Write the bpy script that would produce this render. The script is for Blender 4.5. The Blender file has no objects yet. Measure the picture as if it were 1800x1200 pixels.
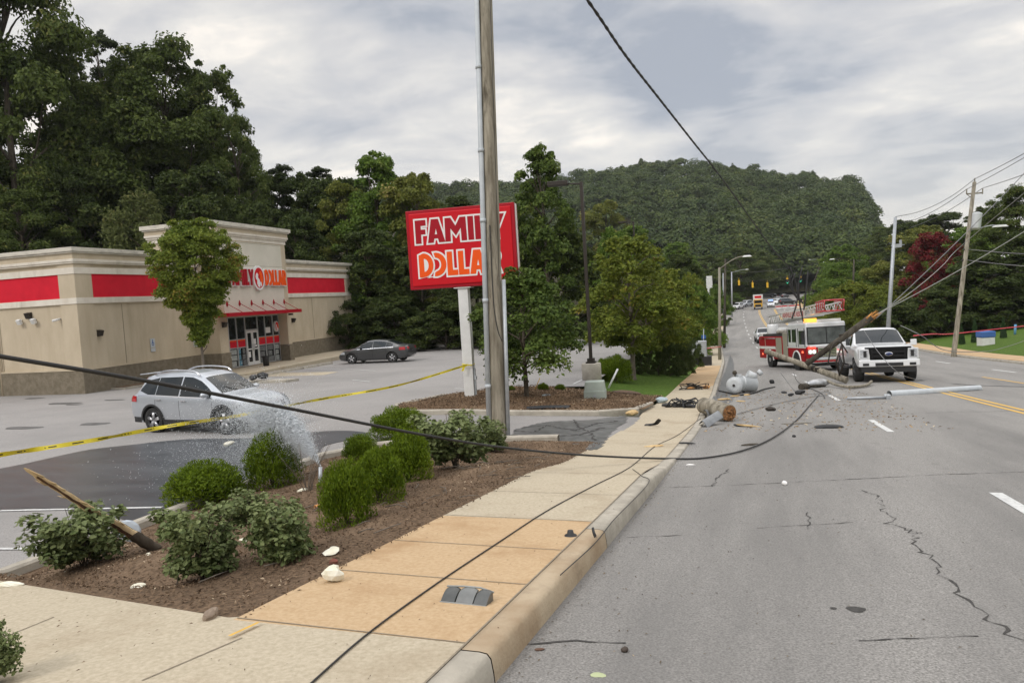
import bpy, bmesh, math, random
import numpy as np
from math import *
from mathutils import Vector, Matrix

# ------------------------------------------------------------------ camera
scene = bpy.context.scene
COL = scene.collection
FPX = 1300.0
YAW, PITCH, ROLL, CAMZ = radians(18.9), radians(3.4), radians(3.5), 1.6
_f = np.array([-sin(YAW)*cos(PITCH), cos(YAW)*cos(PITCH), -sin(PITCH)])
_r0 = np.array([cos(YAW), sin(YAW), 0.0]); _u0 = np.cross(_r0, _f)
CR = _r0*cos(ROLL) - _u0*sin(ROLL); CU = _u0*cos(ROLL) + _r0*sin(ROLL); CF = _f
CAM = np.array([0, 0, CAMZ])
cd = bpy.data.cameras.new('camera'); cam = bpy.data.objects.new('camera', cd); COL.objects.link(cam)
cd.sensor_width = 36; cd.lens = 26; cd.clip_start = 0.05; cd.clip_end = 6000
cam.matrix_world = Matrix(((CR[0], CU[0], -CF[0], CAM[0]), (CR[1], CU[1], -CF[1], CAM[1]), (CR[2], CU[2], -CF[2], CAM[2]), (0, 0, 0, 1)))
scene.camera = cam

# ------------------------------------------------------------------ sky and sun
SUN_ELEV, SUN_AZ = radians(42), radians(205)       # azimuth clockwise from +Y: behind the camera, a little left
w = bpy.data.worlds.new('World'); scene.world = w; w.use_nodes = True
nt = w.node_tree; nt.nodes.clear()
def wn(t, **k):
    n = nt.nodes.new(t)
    for a, b in k.items(): setattr(n, a, b)
    return n
def wl(a, b): nt.links.new(a, b)
def wmath(op, a, b=None, c=None, clamp=False):
    n = wn('ShaderNodeMath', operation=op, use_clamp=clamp)
    for i, v in enumerate((a, b, c)):
        if v is None: continue
        if isinstance(v, (int, float)): n.inputs[i].default_value = v
        else: wl(v, n.inputs[i])
    return n.outputs[0]
out = wn('ShaderNodeOutputWorld')
sky = wn('ShaderNodeTexSky', sky_type='NISHITA', sun_disc=False)
sky.sun_elevation = SUN_ELEV; sky.sun_rotation = SUN_AZ
bg1 = wn('ShaderNodeBackground'); bg1.inputs[1].default_value = 0.08; wl(sky.outputs[0], bg1.inputs[0])
tc = wn('ShaderNodeTexCoord'); sep = wn('ShaderNodeSeparateXYZ'); wl(tc.outputs['Generated'], sep.inputs[0])
zz = wmath('ADD', wmath('MAXIMUM', sep.outputs[2], 0.0), 0.16)
cmb = wn('ShaderNodeCombineXYZ'); wl(wmath('DIVIDE', sep.outputs[0], zz), cmb.inputs[0]); wl(wmath('DIVIDE', sep.outputs[1], zz), cmb.inputs[1])
def wnoise(scale, detail, rough, dist, off):
    mp = wn('ShaderNodeMapping'); mp.inputs['Location'].default_value = off; mp.inputs['Rotation'].default_value = (0, 0, -0.33); mp.inputs['Scale'].default_value = (0.9, 1.1, 1)
    wl(cmb.outputs[0], mp.inputs[0])
    n = wn('ShaderNodeTexNoise'); n.inputs['Scale'].default_value = scale; n.inputs['Detail'].default_value = detail
    n.inputs['Roughness'].default_value = rough; n.inputs['Distortion'].default_value = dist
    wl(mp.outputs[0], n.inputs['Vector']); return n.outputs['Fac']
n1 = wnoise(0.62, 6, 0.5, 0.35, (3.1, 1.7, 0)); n2 = wnoise(2.3, 7, 0.56, 0.25, (7.3, 4.2, 2))
mixf = wmath('ADD', wmath('MULTIPLY', n1, 0.60), wmath('MULTIPLY', n2, 0.40))
rmp = wn('ShaderNodeValToRGB'); wl(mixf, rmp.inputs[0])
e = rmp.color_ramp.elements
e[0].position = 0.415; e[0].color = (0.345, 0.37, 0.42, 1)
e[1].position = 0.60; e[1].color = (0.95, 0.88, 0.79, 1)
x = e.new(0.46); x.color = (0.475, 0.485, 0.51, 1)
x = e.new(0.50); x.color = (0.56, 0.555, 0.56, 1)
x = e.new(0.55); x.color = (0.69, 0.67, 0.64, 1)
# an overcast sky is brighter overhead than near the horizon
zen = wn('ShaderNodeMapRange', interpolation_type='SMOOTHSTEP'); zen.inputs['From Min'].default_value = 0.36; zen.inputs['From Max'].default_value = 0.9
zen.inputs['To Min'].default_value = 1.0; zen.inputs['To Max'].default_value = 2.7; wl(sep.outputs[2], zen.inputs[0])
hz_ = wn('ShaderNodeMapRange', interpolation_type='SMOOTHSTEP'); hz_.inputs['From Min'].default_value = 0.02; hz_.inputs['From Max'].default_value = 0.24; hz_.inputs['To Min'].default_value = 0.45; hz_.inputs['To Max'].default_value = 0.0; wl(sep.outputs[2], hz_.inputs[0])
wm = wn('ShaderNodeMix', data_type='RGBA'); wl(hz_.outputs[0], wm.inputs['Factor']); wl(rmp.outputs[0], wm.inputs['A']); wm.inputs['B'].default_value = (0.78, 0.735, 0.67, 1)
bg2 = wn('ShaderNodeBackground'); wl(wm.outputs['Result'], bg2.inputs[0]); wl(zen.outputs[0], bg2.inputs[1])
mx = wn('ShaderNodeMixShader'); mx.inputs[0].default_value = 0.9; wl(bg1.outputs[0], mx.inputs[1]); wl(bg2.outputs[0], mx.inputs[2]); wl(mx.outputs[0], out.inputs[0])
sl = bpy.data.lights.new('sun', 'SUN'); sl.energy = 1.1; sl.angle = radians(14); sl.color = (1.0, 0.95, 0.88)
so = bpy.data.objects.new('sun', sl); COL.objects.link(so)
sd = Vector((sin(SUN_AZ)*cos(SUN_ELEV), cos(SUN_AZ)*cos(SUN_ELEV), sin(SUN_ELEV)))
so.rotation_euler = sd.to_track_quat('Z', 'Y').to_euler(); so.location = (0, -20, 40)
vs = scene.view_settings; scene.display_settings.display_device = 'sRGB'
vs.view_transform = 'Standard'; vs.look = 'None'; vs.gamma = 1; vs.exposure = 0.36; vs.use_curve_mapping = False
scene.cycles.max_bounces = 6; scene.cycles.transparent_max_bounces = 24; scene.cycles.diffuse_bounces = 3
scene.cycles.glossy_bounces = 3; scene.cycles.transmission_bounces = 4; scene.cycles.volume_bounces = 0
scene.cycles.use_denoising = True

# ------------------------------------------------------------------ helpers
def srgb(r, g, b):
    f = lambda c: (c/255/12.92) if c/255 <= 0.04045 else ((c/255+0.055)/1.055)**2.4
    return (f(r), f(g), f(b))
def ray(px, py): return CR*(px-900)/FPX + CU*(600-py)/FPX + CF
def at(px, py, z): return CAM + ray(px, py)*z                      # point on the view ray at camera depth z (metres)

_mats = {}
def _n(nt, t, **k):
    n = nt.nodes.new(t)
    for a, b in k.items(): setattr(n, a, b)
    return n
def mat(name, c1, c2=None, scale=6.0, rough=0.7, rough2=None, metal=0.0, bump=0.0, bscale=None, detail=5, contrast=(0.35, 0.65), c3=None, s3=0.4, f3=(0.5, 0.7), v3=None,
        coat=0.0, spec=0.5, emit=None, estr=0.0, trans=0.0, alpha=1.0, stretch=None, streak=None):
    """Principled material with noise-driven colour variation, optional second larger variation, bump."""
    if name in _mats: return _mats[name]
    m = bpy.data.materials.new(name); m.use_nodes = True; nt = m.node_tree; nt.nodes.clear()
    o = _n(nt, 'ShaderNodeOutputMaterial'); p = _n(nt, 'ShaderNodeBsdfPrincipled'); nt.links.new(p.outputs[0], o.inputs[0])
    p.inputs['Roughness'].default_value = rough; p.inputs['Metallic'].default_value = metal; p.inputs['Specular IOR Level'].default_value = spec
    p.inputs['Base Color'].default_value = (*c1, 1)
    if coat: p.inputs['Coat Weight'].default_value = coat; p.inputs['Coat Roughness'].default_value = 0.05
    if emit: p.inputs['Emission Color'].default_value = (*emit, 1); p.inputs['Emission Strength'].default_value = estr
    if trans: p.inputs['Transmission Weight'].default_value = trans
    if alpha < 1: p.inputs['Alpha'].default_value = alpha
    tcn = _n(nt, 'ShaderNodeTexCoord'); vec = tcn.outputs['Object']
    if stretch:
        mp = _n(nt, 'ShaderNodeMapping'); mp.inputs['Scale'].default_value = stretch; nt.links.new(vec, mp.inputs[0]); vec = mp.outputs[0]
    col = None
    if c2 is not None:
        nz = _n(nt, 'ShaderNodeTexNoise'); nz.inputs['Scale'].default_value = scale; nz.inputs['Detail'].default_value = detail; nz.inputs['Roughness'].default_value = 0.6
        nt.links.new(vec, nz.inputs['Vector'])
        r = _n(nt, 'ShaderNodeValToRGB'); nt.links.new(nz.outputs['Fac'], r.inputs[0])
        r.color_ramp.elements[0].position = contrast[0]; r.color_ramp.elements[0].color = (*c1, 1)
        r.color_ramp.elements[1].position = contrast[1]; r.color_ramp.elements[1].color = (*c2, 1)
        col = r.outputs[0]
        if c3 is not None:
            n3 = _n(nt, 'ShaderNodeTexNoise'); n3.inputs['Scale'].default_value = s3; n3.inputs['Detail'].default_value = 6; n3.inputs['Roughness'].default_value = 0.65
            if v3:
                mp3 = _n(nt, 'ShaderNodeMapping'); mp3.inputs['Scale'].default_value = v3; nt.links.new(tcn.outputs['Object'], mp3.inputs[0]); nt.links.new(mp3.outputs[0], n3.inputs['Vector'])
            else: nt.links.new(vec, n3.inputs['Vector'])
            r3 = _n(nt, 'ShaderNodeMapRange'); r3.inputs['From Min'].default_value = f3[0]; r3.inputs['From Max'].default_value = f3[1]; nt.links.new(n3.outputs['Fac'], r3.inputs[0])
            mxn = _n(nt, 'ShaderNodeMix', data_type='RGBA'); nt.links.new(r3.outputs[0], mxn.inputs['Factor']); nt.links.new(col, mxn.inputs['A']); mxn.inputs['B'].default_value = (*c3, 1)
            col = mxn.outputs['Result']
        nt.links.new(col, p.inputs['Base Color'])
        if rough2 is not None:
            rr = _n(nt, 'ShaderNodeMapRange'); rr.inputs['To Min'].default_value = rough; rr.inputs['To Max'].default_value = rough2; nt.links.new(nz.outputs['Fac'], rr.inputs[0]); nt.links.new(rr.outputs[0], p.inputs['Roughness'])
    if bump:
        nb = _n(nt, 'ShaderNodeTexNoise'); nb.inputs['Scale'].default_value = bscale or scale*2; nb.inputs['Detail'].default_value = 6
        nt.links.new(vec, nb.inputs['Vector'])
        b = _n(nt, 'ShaderNodeBump'); b.inputs['Strength'].default_value = bump; b.inputs['Distance'].default_value = 0.02
        nt.links.new(nb.outputs['Fac'], b.inputs['Height']); nt.links.new(b.outputs[0], p.inputs['Normal'])
    _mats[name] = m; return m
def foliage(name, dark, light, extra=None, pe=0.12, transl=0.25, rough=0.55, nscale=0.5):
    """Leaves: every leaf its own tint (random per island) and a slow drift of hue through the crown."""
    if name in _mats: return _mats[name]
    m = bpy.data.materials.new(name); m.use_nodes = True; nt = m.node_tree; nt.nodes.clear()
    o = _n(nt, 'ShaderNodeOutputMaterial'); g = _n(nt, 'ShaderNodeNewGeometry')
    r = _n(nt, 'ShaderNodeValToRGB'); cr = r.color_ramp
    cr.elements[0].position = 0.0; cr.elements[0].color = (*dark, 1); cr.elements[1].position = 1.0; cr.elements[1].color = (*light, 1)
    if extra:
        cr.elements[1].position = 1-pe-0.03; q = cr.elements.new(1-pe+0.03); q.color = (*extra, 1)
    tcn = _n(nt, 'ShaderNodeTexCoord'); nz = _n(nt, 'ShaderNodeTexNoise'); nz.inputs['Scale'].default_value = nscale; nz.inputs['Detail'].default_value = 3
    nt.links.new(tcn.outputs['Object'], nz.inputs['Vector'])
    a = _n(nt, 'ShaderNodeMath', operation='MULTIPLY_ADD'); a.inputs[1].default_value = 1.5; a.inputs[2].default_value = -0.6; nt.links.new(nz.outputs['Fac'], a.inputs[0])
    s = _n(nt, 'ShaderNodeMath', operation='MULTIPLY_ADD', use_clamp=True); s.inputs[1].default_value = 0.65; nt.links.new(g.outputs['Random Per Island'], s.inputs[0]); nt.links.new(a.outputs[0], s.inputs[2])
    nt.links.new(s.outputs[0], r.inputs[0])
    p = _n(nt, 'ShaderNodeBsdfPrincipled'); p.inputs['Roughness'].default_value = rough; p.inputs['Specular IOR Level'].default_value = 0.15; nt.links.new(r.outputs[0], p.inputs['Base Color'])
    t = _n(nt, 'ShaderNodeBsdfTranslucent'); nt.links.new(r.outputs[0], t.inputs[0])
    mxs = _n(nt, 'ShaderNodeMixShader'); mxs.inputs[0].default_value = transl; nt.links.new(p.outputs[0], mxs.inputs[1]); nt.links.new(t.outputs[0], mxs.inputs[2]); nt.links.new(mxs.outputs[0], o.inputs[0])
    _mats[name] = m; return m

def tag(o, label=None, cat=None, group=None, kind=None):
    if label: o['label'] = label
    if cat: o['category'] = cat
    if group: o['group'] = group
    if kind: o['kind'] = kind
    return o
def thing(name, label, cat, loc=(0, 0, 0), rz=0.0, group=None, scale=1.0, rot=None):
    o = bpy.data.objects.new(name, None); COL.objects.link(o); o.empty_display_size = 0.2
    o.location = Vector(loc); o.rotation_euler = rot if rot else (0, 0, rz); o.scale = (scale,)*3 if isinstance(scale, (int, float)) else scale
    return tag(o, label, cat, group)
def dup(root, label=None, loc=None, rz=None, group=None, scale=None):
    r = root.copy(); COL.objects.link(r)
    if loc is not None: r.location = Vector(loc)
    if rz is not None: r.rotation_euler = (0, 0, rz)
    if scale is not None: r.scale = (scale,)*3 if isinstance(scale, (int, float)) else scale
    if label: r['label'] = label
    if group: r['group'] = group
    for ch in list(root.children):
        c = ch.copy(); COL.objects.link(c); c.parent = r
        for g in ch.children:
            d = g.copy(); COL.objects.link(d); d.parent = c
    return r
def link_mesh(name, me, mats, parent=None):
    for m in (mats if isinstance(mats, (list, tuple)) else [mats]): me.materials.append(m)
    o = bpy.data.objects.new(name, me); COL.objects.link(o)
    if parent: o.parent = parent
    return o
def np_mesh(name, V, F, smooth=False, midx=None):
    me = bpy.data.meshes.new(name); V = np.asarray(V, dtype=np.float32); F = np.asarray(F, dtype=np.int32)
    k = F.shape[1]
    me.vertices.add(len(V)); me.vertices.foreach_set('co', V.ravel())
    me.loops.add(F.size); me.loops.foreach_set('vertex_index', F.ravel())
    me.polygons.add(len(F)); me.polygons.foreach_set('loop_start', np.arange(0, F.size, k, dtype=np.int32))
    me.polygons.foreach_set('use_smooth', np.full(len(F), smooth))
    if midx is not None: me.polygons.foreach_set('material_index', np.asarray(midx, dtype=np.int32))
    me.update(calc_edges=True); return me

def frame_of(d):
    d = Vector(d).normalized(); a = Vector((0, 0, 1)) if abs(d.z) < 0.95 else Vector((1, 0, 0))
    u = d.cross(a).normalized(); return u, d.cross(u).normalized()
class MB:
    """Collects shapes and links them as ONE mesh object."""
    def __init__(s): s.v = []; s.f = []; s.m = []; s.sm = []
    def add(s, vs, fs, mi=0, smooth=False):
        b = len(s.v); s.v += [tuple(v) for v in vs]
        for f in fs: s.f.append([i+b for i in f]); s.m.append(mi); s.sm.append(smooth)
        return s
    def box(s, c, size, mi=0, rz=0.0, M=None, taper=1.0):
        x, y, z = (q/2 for q in size); vs = []
        for sz in (-1, 1):
            k = taper if sz > 0 else 1
            for sx, sy in ((-1, -1), (1, -1), (1, 1), (-1, 1)): vs.append(Vector((sx*x*k, sy*y*k, sz*z)))
        R = M if M is not None else Matrix.Rotation(rz, 3, 'Z')
        vs = [R @ v + Vector(c) for v in vs]
        return s.add(vs, [(3, 2, 1, 0), (4, 5, 6, 7), (0, 1, 5, 4), (1, 2, 6, 5), (2, 3, 7, 6), (3, 0, 4, 7)], mi)
    def bx(s, x0, x1, y0, y1, z0, z1, mi=0): return s.box(((x0+x1)/2, (y0+y1)/2, (z0+z1)/2), (x1-x0, y1-y0, z1-z0), mi)
    def tube(s, pts, r, n=8, mi=0, cap=True, smooth=True):
        pts = [Vector(p) for p in pts]; k = len(pts); rs = r if isinstance(r, (list, tuple)) else [r]*k
        vs = []; u = None
        for i, p in enumerate(pts):
            d = (pts[min(i+1, k-1)] - pts[max(i-1, 0)])
            if d.length < 1e-9: d = Vector((0, 0, 1))
            d.normalize()
            if u is None: u, _ = frame_of(d)
            u = (u - d*u.dot(d))
            if u.length < 1e-6: u, _ = frame_of(d)
            u.normalize(); v = d.cross(u)
            for j in range(n):
                a = 2*pi*j/n; vs.append(p + (u*cos(a) + v*sin(a))*rs[i])
        fs = [(i*n+j, i*n+(j+1) % n, (i+1)*n+(j+1) % n, (i+1)*n+j) for i in range(k-1) for j in range(n)]
        s.add(vs, fs, mi, smooth)
        if cap:
            b = len(s.v)-k*n
            s.f.append([b+j for j in range(n)][::-1]); s.m.append(mi); s.sm.append(False)
            s.f.append([b+(k-1)*n+j for j in range(n)]); s.m.append(mi); s.sm.append(False)
        return s
    def cyl(s, p0, p1, r0, r1=None, n=12, mi=0): return s.tube([p0, p1], [r0, r0 if r1 is None else r1], n, mi)
    def lathe(s, prof, c=(0, 0, 0), axis='z', n=20, mi=0, smooth=True):
        vs = []
        for (r, h) in prof:
            for j in range(n):
                a = 2*pi*j/n; q = (r*cos(a), r*sin(a), h)
                if axis == 'y': q = (q[0], q[2], q[1])
                elif axis == 'x': q = (q[2], q[0], q[1])
                vs.append(Vector(q) + Vector(c))
        k = len(prof)
        return s.add(vs, [(i*n+j, i*n+(j+1) % n, (i+1)*n+(j+1) % n, (i+1)*n+j) for i in range(k-1) for j in range(n)], mi, smooth)
    def grid(s, P, mi=0, smooth=True):                      # P[i][j] points
        a = len(P); b = len(P[0]); vs = [p for row in P for p in row]
        return s.add(vs, [(i*b+j, i*b+j+1, (i+1)*b+j+1, (i+1)*b+j) for i in range(a-1) for j in range(b-1)], mi, smooth)
    def prism(s, poly, h0, h1, mi=0, fn=None):              # polygon in 2-D extruded; fn maps (a,b,h) to a point
        fn = fn or (lambda a, b, h: (a, b, h)); n = len(poly)
        vs = [fn(a, b, h0) for a, b in poly] + [fn(a, b, h1) for a, b in poly]
        return s.add(vs, [list(range(n))[::-1], list(range(n, 2*n))] + [(i, (i+1) % n, n+(i+1) % n, n+i) for i in range(n)], mi)
    def blob(s, c, r, seed=0, n=2, rough=0.25, mi=0, smooth=False):
        bm = bmesh.new(); bmesh.ops.create_icosphere(bm, subdivisions=n, radius=1.0); rg = random.Random(seed)
        ax = [Vector((rg.gauss(0, 1), rg.gauss(0, 1), rg.gauss(0, 1))).normalized() for _ in range(7)]; am = [rg.uniform(-1, 1) for _ in ax]
        r = Vector(r) if not isinstance(r, (int, float)) else Vector((r, r, r)); vs = []
        for v in bm.verts:
            k = 1 + rough*sum(a*max(0, v.co.dot(x))**3 for a, x in zip(am, ax)) + rough*0.25*rg.uniform(-1, 1)
            vs.append(Vector((v.co.x*r.x, v.co.y*r.y, v.co.z*r.z))*k + Vector(c))
        fs = [[v.index for v in f.verts] for f in bm.faces]; bm.free()
        return s.add(vs, fs, mi, smooth)
    def build(s, name, mats, parent=None, bevel=0.0, world=False, sharp=None):
        V = s.v
        if world and parent is not None:
            Mi = parent.matrix_basis.inverted(); V = [tuple(Mi @ Vector(v)) for v in V]
        me = bpy.data.meshes.new(name); me.from_pydata([tuple(v) for v in V], [], s.f)
        me.polygons.foreach_set('material_index', s.m); me.polygons.foreach_set('use_smooth', s.sm)
        o = link_mesh(name, me, mats, parent)
        if bevel:
            b = o.modifiers.new('bevel', 'BEVEL'); b.width = bevel; b.segments = 2; b.limit_method = 'ANGLE'; b.angle_limit = radians(40)
        return o
def _parts_apart(s):
    """separate touching groups of shapes inside one MB: bounding boxes that meet belong together"""
    import itertools
    n = len(s.v); par = list(range(n))
    def fd(a):
        while par[a] != a: par[a] = par[par[a]]; a = par[a]
        return a
    for f in s.f:
        for b in f[1:]: par[fd(f[0])] = fd(b)
    comp = {}
    for i in range(n): comp.setdefault(fd(i), []).append(i)
    bb = [[np.min([s.v[i] for i in c], 0)-.03, np.max([s.v[i] for i in c], 0)+.03, set(c)] for c in comp.values()]; ch = True
    while ch:
        ch = False
        for a, b in itertools.combinations(range(len(bb)), 2):
            if np.all(bb[a][0] <= bb[b][1]) and np.all(bb[b][0] <= bb[a][1]): bb[a][2] |= bb[b][2]; bb[a][0] = np.minimum(bb[a][0], bb[b][0]); bb[a][1] = np.maximum(bb[a][1], bb[b][1]); del bb[b]; ch = True; break
    out = []
    for _, _, ids in bb:
        m = MB(); o = sorted(ids); k = {v: i for i, v in enumerate(o)}; m.v = [s.v[i] for i in o]
        for f, mi, sm in zip(s.f, s.m, s.sm):
            if f[0] in k: m.f.append([k[i] for i in f]); m.m.append(mi); m.sm.append(sm)
        out.append(m)
    return out
def build_each(s, name, mats, parent=None, bevel=0.0): return [m.build(name, mats, parent, bevel) for m in _parts_apart(s)]
MB.each = build_each
def catmull(pts, n=8):
    P = [np.array(p, float) for p in pts]; P = [2*P[0]-P[1]] + P + [2*P[-1]-P[-2]]; o = []
    for i in range(1, len(P)-2):
        for k in range(n):
            t = k/n; a, b, c, d = P[i-1:i+3]
            o.append(0.5*((2*b) + (c-a)*t + (2*a-5*b+4*c-d)*t*t + (3*b-a-3*c+d)*t**3))
    o.append(P[-2]); return o

# ------------------------------------------------------------------ lie of the land
_T = np.array([(-40, 2.3, 3.6), (-12, 2.34, 1.1), (0, 2.36, 0), (8.86, 2.36, -.84), (17.48, 2.28, -1.64), (26.09, 2.07, -2.31), (33.13, 1.72, -2.78), (41.47, 1.4, -3.39), (60.2, .66, -4.54), (89.1, -1.1, -5.66), (113.1, -2.13, -6.09),
  (136.1, -3.04, -6.28), (159.1, -3.88, -6.01), (180.1, -4.5, -5.58), (204.3, -4.7, -5.17), (253, -2.05, -4.78), (308.8, 6.06, -3.98), (377.2, 20.15, -3.01), (469.5, 42.06, -2.54), (700, 110, -2)])
_yy = np.arange(-40, 700.5, 0.5)
def _sm(v):
    v = np.interp(_yy, _T[:, 0], v); k = np.exp(-0.5*(np.arange(-12, 13)/5.0)**2); k /= k.sum()
    return np.convolve(np.pad(v, 12, mode='edge'), k, 'valid')
_XD, _ZD = _sm(_T[:, 1]), _sm(_T[:, 2])
def xD(y): return np.interp(y, _yy, _XD)                        # the dashed lane line
def zD(y): return np.interp(y, _yy, _ZD)                        # road height
def sstep(a, b, v): t = np.clip((np.asarray(v, float)-a)/(b-a), 0, 1); return t*t*(3-2*t)
def lotz(y): return -1.45 - 0.014*(np.clip(y, 5, 60)-15)
UL, UR = -3.7, 12.0                                            # kerb lines measured from the dashed line
EDGE = [(-5.35, 3.45), (-11.2, 5.0)]                          # where the bed meets the concrete walkway: (metres from the dashes, y)
def bed_edge(u): return np.interp(-np.asarray(u, float), [5.35, 11.2], [EDGE[0][1], EDGE[1][1]])
def walk_lift(y): return 0.15 - 0.12*sstep(9.0, 11.3, y) + 0.11*sstep(17.8, 19.6, y)
def G(x, y):
    """ground height without kerbs or pavement slabs"""
    x = np.asarray(x, float); y = np.asarray(y, float); u = x - xD(y); r = zD(y)
    sw = r + walk_lift(y)
    dl = -u - 5.35                                             # metres left of the pavement
    lz = lotz(y) + 0.12*np.clip(y-62, 0, 60)*0
    near = np.maximum(sw - 0.07*dl, lz); be = bed_edge(u)
    wd = 5.2 - 1.0*sstep(14, 24, y)
    t = np.clip(dl/wd, 0, 1); bed = sw*(1-t) + lz*t + 0.10*np.sin(pi*t)*sstep(4, 5.5, y)*(1-sstep(13, 14.2, y))
    left = near + (bed-near)*sstep(be-.05, be+.9, y)
    far = sw + np.clip(dl, 0, 30)*0.07                         # beyond the shop the land follows the road
    left = left + (far-left)*sstep(55, 85, y)
    hillw = np.clip(-x-57, 0, 60)*0.42 + np.clip(y-60, 0, 40)*0.10*sstep(14, 30, dl)
    left = left + hillw*sstep(6, 20, dl)
    right = r + 0.12 + np.clip(u-14.5, 0, 22)*0.10 + np.clip(u-36, 0, 200)*0.10
    g = np.where(u < -5.35, left, np.where(u < UL, sw, np.where(u > UR, right, r)))
    return g
def gp(px, py, lift=0.0):
    """where the view ray through a photo pixel meets the ground"""
    d = ray(px, py); ts = np.concatenate([np.arange(1.5, 60, 0.05), np.arange(60, 420, 0.5)])
    P = CAM[None] + ts[:, None]*d[None]; h = P[:, 2] - G(P[:, 0], P[:, 1]) - lift
    i = np.argmax(h < 0)
    if h[i] >= 0: i = len(ts)-1
    a, b = (ts[i-1], ts[i]) if i else (ts[0], ts[0]+1e-3); ha, hb = h[i-1], h[i]
    t = a + (b-a)*(ha/(ha-hb+1e-12)); return CAM + t*d
def onG(x, y, lift=0.0): return (float(x), float(y), float(G(x, y))+lift)
# ------------------------------------------------------------------ ground, road, pavement
A_ = srgb
M_asph = mat('asphalt', (0.115, 0.109, 0.101), (0.415, 0.396, 0.370), scale=75, rough=0.85, bump=0.35, bscale=130, contrast=(0.30, 0.72), c3=(0.155, 0.149, 0.141), s3=1.0, f3=(0.44, 0.80), v3=(.75, .05, 1), spec=0.3)
M_lot = mat('lot_asphalt', (0.20, 0.188, 0.178), (0.40, 0.38, 0.362), scale=45, rough=0.85, bump=0.3, bscale=90, contrast=(0.3, 0.72), c3=(0.23, 0.22, 0.21), s3=0.22, f3=(0.4, 0.7), spec=0.3)
M_conc = mat('concrete', (0.40, 0.342, 0.246), (0.51, 0.44, 0.33), scale=34, rough=0.9, bump=0.25, bscale=70, c3=(0.31, 0.24, 0.16), s3=1.1, f3=(0.50, 0.86), detail=9, spec=0.2)
M_tan = mat('stained_concrete', (0.45, 0.31, 0.175), (0.53, 0.385, 0.235), scale=34, rough=0.9, bump=0.25, bscale=70, c3=(0.34, 0.205, 0.10), s3=1.3, f3=(0.48, 0.80), detail=9, spec=0.2)
M_curb = mat('kerb_concrete', (0.33, 0.30, 0.25), (0.46, 0.42, 0.35), scale=3, rough=0.9, bump=0.3, bscale=40, c3=(0.25, 0.22, 0.18), s3=2.0, f3=(0.55, 0.75), detail=9, spec=0.2)
M_mulch = mat('mulch', (0.052, 0.036, 0.024), (0.225, 0.152, 0.098), scale=30, rough=0.95, bump=1.0, bscale=40, contrast=(0.3, 0.7), c3=(0.25, 0.175, 0.115), s3=0.9, f3=(0.50, 0.74), detail=10, spec=0.1)
M_grass = mat('grass', (0.045, 0.085, 0.012), (0.105, 0.165, 0.03), scale=9, rough=0.9, bump=0.9, bscale=40, c3=(0.12, 0.12, 0.05), s3=0.25, f3=(0.62, 0.8), detail=9, spec=0.1)
M_dirt = mat('forest_floor', (0.02, 0.018, 0.010), (0.055, 0.05, 0.025), scale=3, rough=0.95, bump=0.6, spec=0.1)
M_white = mat('road_paint', (0.62, 0.62, 0.60), (0.42, 0.42, 0.41), scale=14, rough=0.7, contrast=(0.45, 0.75), detail=8)
M_yellow = mat('yellow_paint', (0.66, 0.40, 0.07), (0.50, 0.30, 0.07), scale=10, rough=0.7, contrast=(0.45, 0.75), detail=8)
M_joint = mat('joint_line', (0.20, 0.165, 0.12), (0.28, 0.235, 0.17), scale=30, rough=0.95)  # plain brown tone of the paving and wall joints
M_crack = mat('crack', (0.035, 0.033, 0.03), (0.07, 0.065, 0.06), scale=40, rough=0.95)
M_wet = mat('wet_asphalt', (0.042, 0.046, 0.052), (0.070, 0.075, 0.082), scale=1.2, rough=0.22, rough2=0.42, bump=0.04, bscale=60, c3=(0.078, 0.074, 0.069), s3=0.3, f3=(0.55, 0.66), stretch=(.5, 1.4, 1))

def struct(o): return tag(o, kind='structure')
def sheet_uy(name, us, ys, m, lift=0.0, zf=None, smooth=True):
    us = np.asarray(us, float); ys = np.asarray(ys, float); U, Y = np.meshgrid(us, ys)
    X = U + xD(Y); Z = (zf(X, Y, U) if zf else G(X, Y)) + lift
    V = np.stack([X, Y, Z], -1).reshape(-1, 3); n = len(us); k = len(ys)
    i = np.arange(k-1)[:, None]*n + np.arange(n-1)[None]; i = i.ravel()
    return struct(link_mesh(name, np_mesh(name, V, np.stack([i, i+1, i+n+1, i+n], -1), smooth), m))
def rng_(a, b, s): return np.linspace(a, b, max(2, int(round((b-a)/s))+1))
def cat_(*a): return np.unique(np.concatenate(a).round(4))

# the land itself: one sheet out to the horizon, dropped a little where paving lies on it
xs = cat_(rng_(-900, -160, 60), rng_(-160, -60, 5), rng_(-60, -16, 2), rng_(-16, 26, 0.6), rng_(26, 70, 3), rng_(70, 200, 10), rng_(200, 900, 60))
ys = cat_(rng_(-40, -4, 4), rng_(-4, 60, 0.8), rng_(60, 260, 5), rng_(260, 690, 15)); ys2 = np.concatenate([[-600, -150], ys, [900, 1500, 3000]])
X, Y = np.meshgrid(xs, ys2); Yc = np.clip(Y, -40, 690); U = X - xD(Yc); Z = G(X, Yc)
paved = ((U > -5.6) & (U < UR+2.6)) | ((X > -58) & (U < -5.0) & (Yc > 1) & (Yc < 57)) | ((U < -5) & (U > -16) & (Yc < 5))
Z = Z - np.where(paved, 0.14, 0.0); Z = np.where(Yc > 470, np.minimum(Z, 6), Z)
n = len(xs); i = (np.arange(len(ys2)-1)[:, None]*n + np.arange(n-1)[None]).ravel()
uc = U.ravel()[i]; yc = Yc.ravel()[i]; gr = ((uc > 11) & (uc < 44) & (yc < 140)) | ((uc < -5) & (uc > -11) & (yc > 18) & (yc < 230))
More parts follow.
